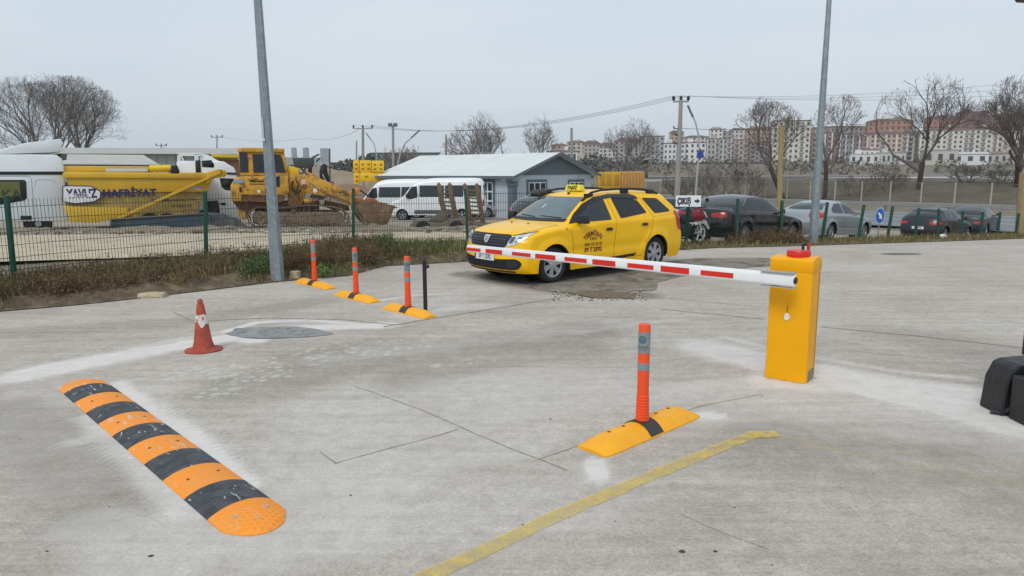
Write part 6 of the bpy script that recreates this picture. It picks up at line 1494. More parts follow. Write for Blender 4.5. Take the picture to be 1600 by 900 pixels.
# ================================================================ roadside: guard rail, chain link fence
zr = -1.2
GR = thing('guard_rail', 'galvanised guard rail running along the far side of the highway', 'guard rail', (22, 56, -1.3)); o_ = Vector((22, 56, -1.3))
b = MB(); ss = [-24+2.*i for i in range(40)]
pts = [Vector((*rd(s_, 0), h(*rd(s_, 0))+.66)) - o_ for s_ in ss]
for a_, c_ in zip(pts, pts[1:]):
    b.beam(a_, c_, .06, .30); b.beam(a_+Vector((0, 0, .06))+Vector((RN.x, RN.y, 0))*.04, c_+Vector((0, 0, .06))+Vector((RN.x, RN.y, 0))*.04, .03, .07); b.beam(a_-Vector((0, 0, .08))+Vector((RN.x, RN.y, 0))*.04, c_-Vector((0, 0, .08))+Vector((RN.x, RN.y, 0))*.04, .03, .07)
b.build('rail', M('rail_zinc', (150, 150, 146), .55, .3, var=.1), GR, fix=False)
for s_ in ss[::2]:
    q = Vector((*rd(s_, -.08), h(*rd(s_, 0)))) - o_; b = MB(); b.box(q+Vector((0, 0, .35)), (.10, .10, .8)); b.build('rail_post', M('rail_post', (120, 122, 120), .6, .3), GR)
CF_ = thing('chain_link_fence', 'long pale chain link fence with thin concrete posts behind the guard rail', 'fence', (29, 72, -1.3)); o_ = Vector((29, 72, -1.3))
CA, CB = Vector((46, 45.5)), Vector((10, 111)); cd_ = (CB-CA).normalized(); nC = int((CB-CA).length/2.9); cps = []
for i in range(nC+1):
    q = CA+cd_*2.9*i; z = h(q.x, q.y); cps.append(Vector((q.x, q.y, z)))
    b = MB(); b.beam(Vector((q.x, q.y, z-.1))-o_, Vector((q.x, q.y, z+1.95))-o_, .10); b.build('fence_post', M('pale_post', (176, 172, 160), .8), CF_)
for a_, c_ in zip(cps, cps[1:]):
    b = MB()
    for zz in (1.86, .1): b.tube([a_+Vector((0, 0, zz))-o_, c_+Vector((0, 0, zz))-o_], .022 if zz > 1 else .012, 4, cap=False)
    n = 14; L_ = (c_-a_)
    for k in range(-8, n):
        for sg_ in (0, 1):
            t0 = k/n; t1 = (k+8)/n
            p = lambda t_, z_: a_+L_*t_+Vector((0, 0, z_))-o_
            ta, tb2 = max(0, t0), min(1, t1); za = (ta-t0)/(t1-t0)*1.75+.1; zb_ = (tb2-t0)/(t1-t0)*1.75+.1
            if sg_: za, zb_ = 1.95-za, 1.95-zb_
            b.tube([p(ta, za), p(tb2, zb_)], .007, 3, cap=False)
    b.build('chain_link_panel', M('chain_wire', (120, 118, 108), .7), CF_, fix=False)
# ================================================================ bare trees
def tree(base, H_, Wc, seed, label, trunk_r=.25, fork=.25, levels=7, trunks=1, twig=.012, lean=(0, 0), group='bare winter trees', col=0, cxo=0., fan=.45, low=.30):
    """limbs grow inside a domed crown of the width and height seen in the photograph"""
    R_ = random.Random(seed); t = thing('bare_tree', label, 'tree', base, 0, group); tr = MB(); cr_ = MB(); rx = Wc/2; cz = H_*(low+(1-low)*.42)
    def inside(q, m=1.):
        dz = (q.z-cz)/((H_-cz) if q.z > cz else (cz-H_*low*.75)); dx = (q.x-cxo)/rx; dy = q.y/rx
        bump = 1+.22*noise.noise(Vector((dx*1.9+seed, dy*1.9, dz*1.9)))
        return dx*dx+dy*dy+dz*dz < (bump*m)**2
    def seg(p, d, L, r, lvl):
        n = 3; pts = [p]; rs = [r]; q = p.copy(); dd = d.copy()
        for i in range(n):
            dd = (dd+Vector((R_.uniform(-1, 1), R_.uniform(-1, 1), R_.uniform(-.7, .8)))*(.09+.03*lvl)).normalized()
            q2 = q+dd*L/n
            if lvl > 1 and not inside(q2): 
                if i == 0: return
                break
            q = q2; pts.append(q.copy()); rs.append(max(twig*.55, r*(1-.24*(i+1)/n)))
        (tr if lvl == 0 else cr_).tube(pts, rs, 7 if lvl < 2 else (5 if lvl == 2 else 3), cap=(lvl == 0))
        if lvl >= levels or len(pts) < 3: return
        nb = 4 if lvl == 0 else R_.choice((3, 4)) if lvl < 4 else R_.choice((2, 3, 3))
        az0 = R_.uniform(0, 2*pi)
        for k in range(nb):
            m_ = pts[-1] if k < 2 else pts[-2] if lvl == 0 else pts[R_.choice((1, 2) if len(pts) > 2 else (1,))]
            ang = R_.uniform(.28, .66) if lvl else (.30+.24*k+R_.uniform(-.08, .1))
            a = az0+2*pi*k/nb+R_.uniform(-.5, .5); x = dd.orthogonal().normalized(); y = dd.cross(x)
            nd = (dd*cos(ang)+(x*cos(a)+y*sin(a))*sin(ang)); nd.z += .10; nd.normalize()
            L2 = L*R_.uniform(.62, .84) if lvl else max(H_*.26, rx*.42)*R_.uniform(.8, 1.15)
            seg(m_.copy(), nd, L2, max(twig, rs[-1]*R_.uniform(.58, .80)), lvl+1)
    for k in range(trunks):
        a = 2*pi*k/max(1, trunks)+1.; d = Vector((lean[0]+(fan*cos(a) if trunks > 1 else 0), lean[1]+(fan*.8*sin(a) if trunks > 1 else 0), 1)).normalized()
        seg(Vector((.3*cos(a), .3*sin(a), -.3)) if trunks > 1 else Vector((0, 0, -.3)), d, H_*fork+.3, trunk_r*(1 if k % 2 == 0 else .8), 0)
    bark = (M('bark_grey', (70, 64, 60), .95, var=.2, scale=3), M('bark_brown', (66, 52, 45), .95, var=.2, scale=3))[col]
    tr.build('trunk', bark, t, True, fix=False); cr_.build('crown', (M('twig_grey', (118, 112, 108), .95), M('twig_brown', (104, 94, 90), .95))[col], t, fix=False); return t
def T_at(px, base_py, top_py, Y, seed, label, x0, x1, **k):
    p = at(px, base_py, Y); z = h(p.x, p.y); H_ = at(px, top_py, Y).z-z; a_ = at(x0, 260, Y); c_ = at(x1, 260, Y)
    return tree((p.x, p.y, z), H_, (c_-a_).length, seed, label, cxo=(a_.x+c_.x)/2-p.x, **k)
T_at(100, 228, 117, 85, 4, 'huge broad bare tree with several trunks rising above the long shed on the left', -2, 198, trunks=5, fork=.36, trunk_r=.26, levels=7, twig=.009, fan=.5, low=.32)
T_at(745, 240, 176, 80, 11, 'grey bare tree behind the left half of the grey house roof', 694, 796, trunk_r=.14, fork=.22, levels=6, twig=.015, trunks=3, low=.12, fan=.35)
T_at(838, 240, 173, 84, 23, 'slender bare tree just left of the grey house gable peak', 803, 873, trunk_r=.13, fork=.3, levels=6, twig=.015, trunks=2, low=.12, fan=.2)
T_at(985, 285, 177, 82, 8, 'wide bare tree between the house and the big utility pole', 936, 1036, trunk_r=.26, fork=.26, levels=7, twig=.011, low=.26)
T_at(642, 262, 216, 95, 31, 'small bare tree behind the curved lamp post left of the house', 598, 668, trunk_r=.12, fork=.2, levels=5, twig=.03, trunks=2, low=.1)
T_at(1228, 280, 151, 72, 17, 'bare tree with slanting trunk just left of the tan pole', 1142, 1256, trunk_r=.27, fork=.36, levels=7, lean=(-.45, 0), col=1, twig=.013, low=.30)
T_at(1290, 284, 151, 73, 29, 'bare tree standing right behind the right lamp pole', 1258, 1356, trunk_r=.24, fork=.38, levels=7, col=1, twig=.013, low=.36)
T_at(1437, 282, 112, 70, 41, 'tallest bare tree, forked low, above the charcoal hatchback', 1368, 1514, trunk_r=.28, fork=.24, levels=7, col=1, twig=.013, low=.30)
T_at(1590, 288, 112, 64, 53, 'bare reddish tree with curved trunks at the right edge of the view', 1518, 1660, trunk_r=.28, fork=.30, levels=7, trunks=2, col=1, twig=.013, fan=.3, low=.28)
for i, (px, bp, tp, Y, lab) in enumerate(((1125, 287, 240, 76, 'low spreading thicket bush right of the curved lamp post'), (1168, 287, 240, 77, 'low bare bush left of the slanting tree'), (1095, 287, 250, 78, 'small bare bush behind the utility pole'), (1340, 284, 264, 72, 'tiny brown bush right of the right lamp pole'), (1510, 284, 258, 70, 'brown bush between the tallest tree and the right edge tree'), (1390, 285, 264, 72, 'brown bush left of the tallest tree'), (1565, 290, 264, 66, 'brown bush at the foot of the right edge tree'), (1060, 300, 270, 80, 'pale bush behind the tan ribbed container'))):
    T_at(px, bp, tp, Y, 60+i, lab, px-30, px+30, trunks=5, fork=.22, trunk_r=.05, levels=4, twig=.016, col=i % 2, fan=.8, low=.0)
# ================================================================ utility poles, lamps, wires
m_con = M('concrete_pole', (150, 148, 142), .9, var=.1, scale=2); m_ins = M('insulator', (34, 34, 40), .4); m_wirec = M('cable_dark', (72, 76, 82), .7)
def pole(px, top, Y, w0, w1, label, arms=(), ins=True, name='utility_pole', bot=None, mat=None, lean=0.):
    p = at(px, 300, Y); z0 = h(p.x, Y); t = thing(name, label, 'pole', (p.x, Y, z0)); Ht = at(px, top, Y).z-z0
    tx = at(px+lean, top, Y).x-p.x
    b = MB(); b.tube([(0, 0, -.2), (tx, 0, Ht)], [w0, w1], 8); b.build('mast', mat or m_con, t, True)
    for (zf, half, th) in arms:
        z = Ht*zf; b = MB(); b.beam((tx*zf-half, 0, z), (tx*zf+half, 0, z), th, th*.8); ao = b.build('crossarm', mat or m_con, t, bevel=.01)
        if ins:
            for x in (-half*.94, 0, half*.94):
                k = MB(); k.lathe([(.05, z+th*.4), (.14, z+.16), (.10, z+.22), (.15, z+.3), (.10, z+.36), (.04, z+.45)], 12, (tx*zf+x, 0, 0)); k.build('insulator', m_ins, ao, True)
    return t, Vector((p.x+tx, Y, z0+Ht))
BP, topB = pole(1058, 156, 58, .26, .15, 'tall concrete utility pole with three insulators, behind the exit sign', [(.985, .62, .16)], lean=6)
for zf, L_ in ((.74, .35), (.68, .25), (.60, .28)):
    b = MB(); z = (topB.z-h(topB.x, 58))*zf; b.beam((-.1, -.1, z), (-L_-.1, -.1, z), .07); b.box((-L_-.1, -.1, z+.1), (.1, .1, .18)); b.build('side_bracket', m_ins, BP)
P2, topP2 = pole(567, 199, 95, .22, .16, 'concrete utility pole with crossarm behind the yellow containers', [(.985, 1.3, .16)])
P3, topP3 = pole(339, 212, 150, .2, .14, 'distant utility pole above the long shed roof', [(.97, 1.2, .2)])
P4, topP4 = pole(252, 227, 150, .2, .14, 'distant pole with only its crossarm showing over the long shed roof', [(.99, 1.1, .2)])
P5, topP5 = pole(893, 200, 120, .28, .2, 'stout grey pole behind the right slope of the house roof', [], ins=False); P6, _ = pole(697, 210, 110, .16, .14, 'grey pole in front of the bare tree behind the house roof', [], ins=False)
P7, _ = pole(1221, 196, 33, .13, .12, 'tan wooden pole standing behind the silver saloon', [], ins=False, mat=M('pole_tan', (150, 134, 96), .85, var=.15, scale=2)); P8, _ = pole(1602, 270, 31.5, .22, .22, 'thick tan wooden pole cut off at the right edge behind the fence posts', [], ins=False, mat=M('pole_tan'))
P9, _ = pole(515, 232, 75, .09, .08, 'thin dark pole beside the earth mounds', [], ins=False, mat=M('pole_dark', (80, 76, 70), .8)); P10, _ = pole(557, 220, 98, .1, .1, 'thin grey pole left of the pole with crossarm', [], ins=False)
# floodlight pole
t, tp = pole(614, 196, 62, .14, .10, 'pale pole with two floodlights behind the minibuses', [], ins=False, name='floodlight_pole')
for s_ in (-1, 1): b = MB(); b.box((tp.x-t.location.x+s_*.22, -.1, tp.z-t.location.z+.05), (.34, .2, .3), rx=.3); b.build('floodlight', M('lamp_grey', (110, 114, 118), .5), t, bevel=.03)
def curved_lamp(px, py_list, Y, label, r=.07):
    pts = [at(*q, Y) for q in py_list]; z0 = h(pts[0].x, Y); t = thing('street_lamp', label, 'street lamp', (pts[0].x, Y, z0)); o = t.location
    b = MB(); n = len(pts); b.tube([Vector((pts[0].x, Y, z0-.1))-o]+[p-o for p in pts], [r*1.3]+[r*(1.2-.5*i/n) for i in range(n)], 8); b.build('pole', M('lamp_pole_pale', (168, 170, 168), .5, .2), t, True)
    e, f = pts[-1]-o, pts[-2]-o; d = (e-f).normalized(); b = MB(); b.beam(e-d*.1, e+d*.9, .28, .12); b.build('lantern', M('lamp_grey'), t, bevel=.03)
curved_lamp(620, [(621, 280), (622, 255), (626, 238), (633, 224), (644, 214)], 64, 'curved pale street lamp left of the grey house')
curved_lamp(1088, [(1087, 300), (1090, 262), (1093, 240), (1091, 210), (1087, 192), (1082, 181)], 57, 'curved street lamp right of the big utility pole, carrying a small blue sign')
curved_lamp(588, [(588, 262), (588, 240), (584, 224), (578, 216)], 100, 'distant curved street lamp right of the pole with crossarm'); curved_lamp(785, [(786, 250), (783, 226), (776, 208), (768, 200)], 90, 'distant curved street lamp in front of the bare trees')
p = at(1094, 241, 56.8); b = MB(); b.prism([(p.x-.28, p.z), (p.x, p.z+.45), (p.x+.28, p.z), (p.x, p.z-.45)], 56.75, 56.8); o = tag(b.build('route_sign', M('sign_blue2', (40, 64, 150), .5)), 'small blue diamond sign with white mark fixed to the curved street lamp', 'road sign')
# wires
def wire(name, pts, label, sag=.6, r=.018):
    b = MB()
    for a_, c_ in zip(pts, pts[1:]):
        b.tube([a_.lerp(c_, i/14)-Vector((0, 0, sag*4*(i/14)*(1-i/14))) for i in range(15)], r, 4)
    tag(b.build(name, m_wirec, fix=False), label, 'cable')
dR = at(1640, 133, 60)
for i, x in enumerate((-.58, 0, .58)):
    a_ = topB+Vector((x, 0, .3)); wire('overhead_cable', [topP2+Vector((x*2, 0, .3)), a_], ('left', 'middle', 'right')[i]+' insulator cable from the tall concrete pole leftwards to the crossarm pole', 1.6, .016)
    wire('overhead_cable', [a_, dR+Vector((x*1.2, 0, -.45*i+.4))], ('top', 'middle', 'lowest')[i]+' cable running right from the tall concrete pole past the trees', .5, .012)
wire('overhead_cable', [topB-Vector((0, 0, 2.2)), at(1300, 192, 62), at(1640, 196, 66)], 'sagging cable halfway up, running right from the tall concrete pole behind the trees', .3, .022)
wire('overhead_cable', [topP3, at(480, 216, 120), topP2], 'thin distant cable from the far pole above the shed to the crossarm pole', .8, .02)
# ================================================================ the town on the hill
m_win = M('town_window', (62, 66, 72), .3)
WM = {}
def win_mesh(w_, hh):
    k = (round(w_, 1), round(hh, 1))
    if k not in WM:
        b = MB(); b.box((0, 0, 0), (k[0], .12, k[1])); me = b.build('w', m_win); WM[k] = me.data; bpy.data.objects.remove(me)
    return WM[k]
def block(x0, x1, ytop, ybase, Y, wall, roof, label, cols=5, floors=5, rt='hip', D_=14, balc=0, stripe=None, rz=None, name='apartment_block', cat='building', win=True, ww=None):
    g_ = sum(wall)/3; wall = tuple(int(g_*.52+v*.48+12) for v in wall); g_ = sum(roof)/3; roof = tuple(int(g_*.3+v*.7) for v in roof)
    cx_ = (x0+x1)/2; p = at(cx_, 250, Y); a = at(x0, 250, Y); c = at(x1, 250, Y); W = (c-a).length; zt = at(cx_, ytop, Y).z; zb = min(at(cx_, ybase, Y).z, h(p.x, p.y)); t = thing(name, label, cat, (p.x, Y, zb)); R0 = rz if rz is not None else -atan2(p.x, Y)*.7; t.rotation_euler = (0, 0, R0)
    H_ = zt-zb; vis = zt-at(cx_, ybase, Y).z; rh = {'hip': min(2.6, vis*.16), 'flat': .5, 'gable': min(2.6, vis*.2)}[rt]; Hw = H_-rh
    wm = M('wall_%d_%d_%d' % wall, wall, .85, var=.06, scale=.1); rm = M('roof_%d_%d_%d' % roof, roof, .85, var=.12, scale=.3)
    b = MB(); b.box((0, D_/2, Hw/2), (W, D_, Hw)); b.build('wall', wm, t)
    b = MB(); e = .5
    if rt == 'flat': b.box((0, D_/2, Hw+rh/2), (W+.4, D_+.4, rh))
    else:
        v_ = [(-W/2-e, -e, Hw), (W/2+e, -e, Hw), (W/2+e, D_+e, Hw), (-W/2-e, D_+e, Hw)]; k = W*.28 if rt == 'hip' else 0; r2 = [(-W/2-e+k, D_/2, Hw+rh), (W/2+e-k, D_/2, Hw+rh)]
        b.add(v_+r2, [(3, 2, 1, 0), (0, 1, 5, 4), (2, 3, 4, 5), (1, 2, 5), (3, 0, 4)])
    b.build('roof', rm, t)
    if rt == 'flat' and win:
        b = MB(); b.box((-W*.2, D_*.4, Hw+rh+1.1), (W*.22, 3, 2.2)); b.build('stair_head', wm, t)
    else:
        b = MB(); b.box((W*.12, D_*.35, Hw+rh*.9), (1.2, 1.2, 2.)); b.build('chimney', wm, t)
    fh = vis/ floors if rt == 'flat' else (vis-rh)/floors; cw = W/cols
    if stripe:
        sm_ = M('stripe_%d_%d_%d' % stripe, stripe, .85)
        for i in range(0, cols+1, 2): b = MB(); b.box((-W/2+cw*i*.999, -.05, Hw-(vis-rh)/2), (cw*.34, .3, vis-rh)); b.build('pilaster', sm_, t)
    if win:
        ww_ = ww or cw*.42
        for j in range(floors):
            for i in range(cols):
                z = Hw-fh*(j+.5)
                if balc and i % balc == balc-1:
                    o = bpy.data.objects.new('balcony', bal_mesh(cw*.8, fh)); link(o, t); o.location = (-W/2+cw*(i+.5), -.3, z-fh*.2)
                o = bpy.data.objects.new('window', win_mesh(ww_, fh*.5)); link(o, t); o.location = (-W/2+cw*(i+.5), -.03 if not (balc and i % balc == balc-1) else -.06, z)
    return t
BM_ = {}
def bal_mesh(w_, fh):
    k = (round(w_, 1), round(fh, 1))
    if k not in BM_:
        b = MB(); b.box((0, -.3, 0), (k[0], .9, fh*.28)); me = b.build('b', M('balcony_pale', (168, 166, 162), .8)); BM_[k] = me.data; bpy.data.objects.remove(me)
    return BM_[k]
G_T = 'apartment blocks of the town on the hill'
W1, W2, W3, W4, W5 = (196, 196, 192), (182, 180, 172), (206, 206, 206), (186, 172, 152), (160, 158, 152)
RR, RB, RD_, RG = (132, 84, 70), (108, 74, 62), (92, 88, 86), (122, 120, 116)
LL = [
 (857, 902, 233, 254, 230, W3, RR, 'white house with brown hipped roof just right of the grey house gable', 5, 1, 'hip', 10, 0, None),
 (862, 886, 224, 240, 520, (178, 140, 118), RR, 'small reddish block behind the stout grey pole', 3, 2, 'hip', 10, 0, None), (886, 915, 219, 240, 540, (186, 168, 150), RR, 'beige block with red roof right of the stout grey pole', 4, 3, 'hip', 10, 0, None),
 (912, 938, 219, 255, 470, (172, 156, 146), RB, 'brownish block left of the wide bare tree', 4, 5, 'hip', 12, 0, None), (936, 962, 222, 256, 440, W2, RR, 'beige block behind the left branches of the wide bare tree', 4, 5, 'hip', 12, 0, None),
 (960, 1004, 214, 256, 450, (176, 170, 164), RB, 'broad grey-beige block behind the wide bare tree', 6, 6, 'hip', 12, 3, None),
 (1002, 1037, 212, 256, 430, (162, 164, 160), RD_, 'grey block with balconies right of the wide bare tree', 5, 6, 'flat', 13, 2, None),
 (1037, 1069, 223, 256, 425, (196, 204, 208), RD_, 'pale blue white block left of the tall concrete pole', 5, 4, 'flat', 12, 4, None),
 (1046, 1067, 203, 226, 520, (206, 138, 84), RD_, 'orange topped block peeping over the pale blue one', 3, 3, 'hip', 10, 0, None),
 (1069, 1102, 222, 256, 428, (214, 214, 214), (176, 66, 60), 'white block with bright red parapet right of the tall concrete pole', 4, 4, 'flat', 12, 0, None),
 (1068, 1106, 211, 230, 500, (186, 182, 176), RB, 'greyish block behind the red parapet', 6, 3, 'hip', 12, 0, None),
 (1105, 1141, 216, 256, 420, (158, 156, 146), RG, 'grey block with vertical pale stripes and a central stair tower', 6, 5, 'flat', 14, 3, (192, 190, 182)),
 (1108, 1127, 198, 224, 500, (204, 202, 196), RG, 'off-white tower house standing higher behind the striped grey block', 3, 4, 'hip', 10, 0, None),
 (1127, 1142, 205, 224, 510, (150, 148, 144), RD_, 'small dark roofed block right of the off-white tower house', 2, 3, 'flat', 10, 0, None),
 (1141, 1167, 218, 256, 425, (176, 150, 136), RR, 'pinkish brown block between the striped block and the leaning tree', 4, 5, 'flat', 12, 2, None), (1140, 1166, 199, 222, 510, (190, 186, 178), RD_, 'grey white block above the pinkish brown one', 4, 3, 'hip', 12, 0, None),
 (1166, 1208, 196, 225, 490, (182, 134, 96), (142, 92, 66), 'orange brown block behind the leaning tree branches', 6, 4, 'hip', 14, 0, None), (1166, 1206, 222, 256, 430, (150, 140, 132), RB, 'dull brown block at the foot of the orange brown one', 6, 5, 'flat', 12, 2, None),
 (1207, 1262, 188, 256, 410, (198, 192, 172), (74, 62, 60), 'large cream block with dark flat roof behind the tan pole', 7, 8, 'flat', 16, 3, (214, 210, 196)),
 (1262, 1286, 208, 256, 420, (166, 112, 100), RD_, 'red brown block with white pilasters left of the right lamp pole', 4, 6, 'flat', 14, 2, (218, 216, 212)), (1286, 1310, 206, 256, 422, (150, 100, 92), RD_, 'dark red block with white pilasters right of the right lamp pole', 4, 6, 'flat', 14, 2, (218, 216, 212)),
 (1310, 1330, 209, 250, 424, (138, 140, 142), RD_, 'grey block with white pilasters second right of the lamp pole', 4, 5, 'flat', 14, 0, (210, 210, 210)), (1330, 1352, 212, 254, 428, (150, 104, 94), RD_, 'narrow red block with white pilasters third right of the lamp pole', 4, 5, 'flat', 14, 0, (214, 212, 208)),
 (1262, 1356, 196, 214, 520, (150, 142, 136), RB, 'long brown roofed row behind the blocks with white pilasters', 14, 2, 'hip', 14, 0, None),
 (1352, 1412, 204, 238, 425, (198, 150, 124), RB, 'salmon and cream block with brown roof left of the tallest tree', 8, 4, 'hip', 14, 4, (216, 204, 186)), (1356, 1418, 184, 212, 500, (196, 104, 64), RB, 'orange block with brown roof, highest left of the tallest tree', 8, 3, 'hip', 14, 0, None),
 (1410, 1432, 208, 252, 428, (120, 122, 126), RD_, 'dark grey block with white balconies left of the tallest tree trunk', 3, 6, 'flat', 12, 2, (206, 206, 206)),
 (1440, 1506, 197, 240, 415, (196, 190, 174), (118, 72, 62), 'long cream block with brown roof right of the tallest tree trunk', 9, 5, 'hip', 15, 3, (214, 210, 198)), (1506, 1552, 195, 240, 416, (200, 194, 180), (112, 66, 58), 'cream block with stacked open balconies left of the right edge tree', 6, 5, 'hip', 15, 2, (214, 210, 200)),
 (1446, 1494, 179, 202, 520, (190, 88, 58), RB, 'orange red block behind the long cream block', 6, 3, 'hip', 14, 0, None), (1495, 1534, 174, 200, 540, (124, 62, 60), (96, 50, 50), 'maroon block standing highest on the hill', 5, 3, 'flat', 14, 0, None), (1534, 1606, 176, 206, 530, (150, 92, 80), (110, 66, 58), 'reddish row with brown roof behind the right edge tree', 9, 3, 'hip', 14, 0, None),
 (1552, 1612, 196, 248, 418, (190, 166, 148), (118, 74, 64), 'pinkish cream block behind the right edge tree', 8, 5, 'hip', 15, 3, (206, 196, 182)),
 (1330, 1372, 240, 254, 395, (204, 204, 200), (176, 178, 176), 'low white workshop below the salmon block', 4, 1, 'flat', 12, 0, None), (1344, 1372, 231, 250, 402, (206, 200, 190), (120, 74, 62), 'small white house with brown hipped roof among the workshops', 4, 1, 'hip', 10, 0, None),
 (1372, 1412, 238, 254, 396, (180, 184, 180), (150, 152, 150), 'grey workshop with a window band below the salmon block', 6, 1, 'flat', 14, 0, None), (1446, 1492, 234, 254, 392, (184, 178, 160), (150, 144, 128), 'beige workshop with one long window right of the tallest tree', 3, 1, 'flat', 14, 0, None),
 (1492, 1540, 237, 255, 390, (204, 208, 210), (184, 188, 190), 'white warehouse with low roof left of the right edge tree', 3, 1, 'gable', 14, 0, None), (1536, 1590, 236, 256, 394, (176, 168, 156), (140, 110, 96), 'low brown roofed workshops behind the right edge tree', 6, 1, 'gable', 14, 0, None)]
for (x0, x1, yt, yb_, Y, wl, rf_, lab, co, fl, rt, D_, ba, st) in LL:
    block(x0, x1, yt, yb_, Y, wl, rf_, lab, co, fl, rt, D_, ba, st).__setitem__('group', G_T)
# towers and low far things on the left horizon
for x0, x1, yt, lab in ((456, 463, 231, 'far grey tower, left one of three on the left horizon'), (474, 482, 231, 'far grey tower, middle one of three on the left horizon'), (501, 513, 232, 'widest far grey tower, right one of three on the left horizon')):
    block(x0, x1, yt, 262, 900, (130, 140, 150), (110, 118, 126), lab, 2, 5, 'flat', 12, 0, None, name='tower_block', win=False)
block(424, 502, 246, 262, 700, (140, 146, 150), (128, 134, 138), 'long pale distant factory roof left of the yellow containers', 6, 1, 'flat', 20, name='factory', win=False); block(580, 686, 237, 246, 260, (112, 134, 124), (96, 118, 108), 'distant green grey factory behind the curved lamp', 8, 1, 'gable', 20, name='factory', win=False)
block(500, 545, 254, 262, 300, (196, 196, 190), (186, 186, 182), 'low white hall in front of the distant dark trees', 4, 1, 'flat', 12, name='hall', win=False)
# far dark tree line: one mass
random.seed(5); b = MB()
for i in range(5200):
    px = random.choice((random.uniform(-40, 560), random.uniform(500, 720), random.uniform(560, 1010))); Y = random.uniform(240, 330); p = at(px, 258, Y); z0 = h(p.x, Y)
    n = noise.noise(Vector((px*.02, 0, 4))); Ht = max(1, (7+4*n if px > 520 else 4.5+2*n)*(1.2 if 560 < px < 640 else 1)); z = z0+random.random()**.7*Ht
    s_ = random.uniform(.5, 1.5); c = Vector((p.x, Y, z)); vs = [c+Vector((random.uniform(-s_, s_), random.uniform(-s_, s_), random.uniform(-s_, s_)*.9)) for _ in range(4)]; b.add(vs, [(0, 1, 2), (0, 2, 3), (1, 2, 3)])
tag(b.build('distant_woods', M('woods_dark', (76, 80, 74), .95, var=.3, scale=.05), fix=False), 'dark line of far-off woods along the left horizon', 'trees', kind='stuff')
b = MB()
for i in range(3600):
    px = random.uniform(905, 1700); Y = random.uniform(335, 420); p = at(px, 258, Y); z0 = h(p.x, Y); n = noise.noise(Vector((px*.03, 2, 4)))
    if n < -.15: continue
    Ht = 3.4+2*n; z = z0+random.random()*Ht; s_ = random.uniform(.4, 1.3); c = Vector((p.x, Y, z)); vs = [c+Vector((random.uniform(-s_, s_), random.uniform(-s_, s_), random.uniform(-s_, s_))) for _ in range(4)]; b.add(vs, [(0, 1, 2), (0, 2, 3), (1, 2, 3)])
tag(b.build('hillside_scrub', M('scrub_brown', (98, 92, 80), .95, var=.3, scale=.05), fix=False), 'brown scrub along the foot of the town below the blocks', 'scrub', kind='stuff')
# brown earth mounds and rubble berm
def mound(px, Y, rx, ry, hh, label, mat, seed):
    p = at(px, 280, Y); b = MB(); n = 36; m_ = 12; z0 = h(p.x, Y)
    for j in range(m_+1):
        for i in range(n):
            r = j/m_; a = 2*pi*i/n; nn = noise.noise(Vector((cos(a)*1.6*r+seed, sin(a)*1.6*r, seed))); b.v.append((rx*r*cos(a), ry*r*sin(a), hh*(cos(pi*r)*.5+.5)*(1+.5*nn)+.12*hh*noise.noise(Vector((cos(a)*6*r+seed, sin(a)*6*r, 1)))-.05-.2*r))
    for j in range(m_):
        for i in range(n): b.f.append((j*n+i, j*n+(i+1) % n, (j+1)*n+(i+1) % n, (j+1)*n+i)); b.m.append(0)
    o = b.build('earth_mound', mat, smooth=True, fix=True, ang=180); o.location = (p.x, Y, z0); return tag(o, kind='structure')
me_ = M('mound_brown', (140, 124, 104), .95, var=.2, scale=.3, bump=.6, bscale=3); mr2 = M('mound_red', (130, 104, 86), .95, var=.2, scale=.3, bump=.6, bscale=3)
mound(530, 120, 16, 10, 3.0, '', me_, 2); mound(500, 160, 26, 12, 4., '', me_, 5); mound(548, 85, 7, 5, 1.6, '', mr2, 8); mound(620, 100, 9, 6, 2.4, '', me_, 12)
b = MB(); random.seed(9); NX, NY = 210, 12
for i in range(NX+1):
    x = -23+26.5*i/NX; yc = 25.6+.5*noise.noise(Vector((x*.3, 1, 1)))-(.0 if x < -3 else (x+3)*.25)
    for j in range(NY+1):
        t_ = j/NY; y = yc-1.1+2.4*t_; hh = (.22+.16*noise.noise(Vector((x*.5, y*.5, 2))))*sin(pi*t_)+.10*noise.noise(Vector((x*2.6, y*2.6, 4)))*sin(pi*t_)**.5
        b.v.append((x, y, h(x, y)+.02+hh))
for i in range(NX):
    for j in range(NY): k = i*(NY+1)+j; b.f.append((k, k+NY+1, k+NY+2, k+1)); b.m.append(0)
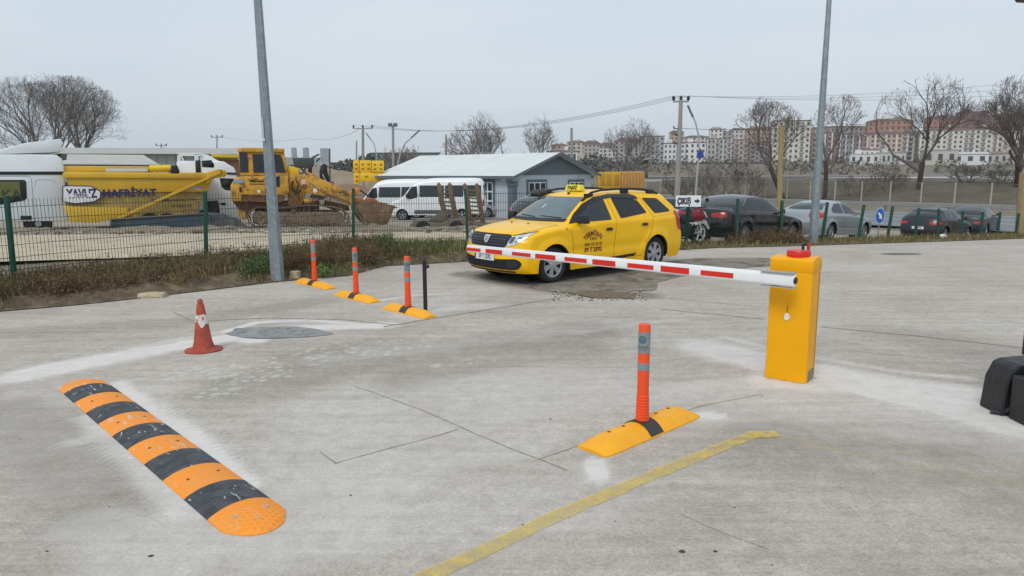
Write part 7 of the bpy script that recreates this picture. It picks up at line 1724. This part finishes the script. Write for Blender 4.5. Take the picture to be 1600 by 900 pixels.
tag(b.build('rubble_bank', M('rubble_grey', (132, 122, 106), .95, var=.3, scale=3, bump=1., bscale=9, rgb2=(92, 84, 70), thr=(.5, .6), rscale=3), smooth=True, fix=False), kind='structure')
b = MB()
for i in range(1500):
    x = random.uniform(-23, 3.3); y = 25.6-(.0 if x < -3 else (x+3)*.25)+random.gauss(0, .5); pebble(b, (x, y, h(x, y)+.08), random.uniform(.03, .13), random.choice((0, 0, 1, 2)), .8)
for i in range(700):
    x = random.uniform(-14, 3); y = random.uniform(17.5, 24); pebble(b, (x, y, h(x, y)+.05), random.uniform(.015, .05), random.choice((0, 1)), .6)
tag(b.build('rubble', [M('rubble_a', (142, 132, 116), .95, var=.2), M('rubble_b', (104, 94, 80), .95, var=.2), M('rubble_c', (176, 168, 154), .95)], fix=False), 'stones and clods along the earth bank in front of the trucks and loader', 'rubble', kind='stuff')
b = MB()
for i in range(60):
    d = random.choice(((-8.8, 26.), (-7.6, 26.2), (-10.5, 26), (-6.4, 25.9), (-5.6, 25.4))); shrub(b, d[0]+random.gauss(0, .4), d[1]+random.gauss(0, .2), random.uniform(.5, 1.3), .5, random.choice((0, 1)), 6)
tag(b.build('dry_brush', [M('brush_straw', (150, 134, 108), .9), M('brush_brown', (110, 92, 74), .9)], fix=False), 'dry twiggy brush growing in front of the loader tracks', 'brush', kind='stuff')

# ---- the air over the fields: one even volume
hb = MB(); hb.box((0, 1285, 60), (3080, 2660, 130)); 
hz2 = hb.build('haze', [], fix=False) if False else None
me = bpy.data.meshes.new('haze'); me.from_pydata(hb.v, [], hb.f); hm_ = bpy.data.materials.new('haze_air'); hm_.use_nodes = True; t_ = hm_.node_tree; t_.nodes.clear()
vo = t_.nodes.new('ShaderNodeVolumePrincipled'); vo.inputs['Density'].default_value = .00024; vo.inputs['Color'].default_value = (.985, .99, 1.0, 1); ou = t_.nodes.new('ShaderNodeOutputMaterial'); t_.links.new(vo.outputs[0], ou.inputs['Volume'])
me.materials.append(hm_); tag(link(bpy.data.objects.new('haze', me)), 'thin pale haze in the air over the fields and the town', 'haze', kind='stuff')
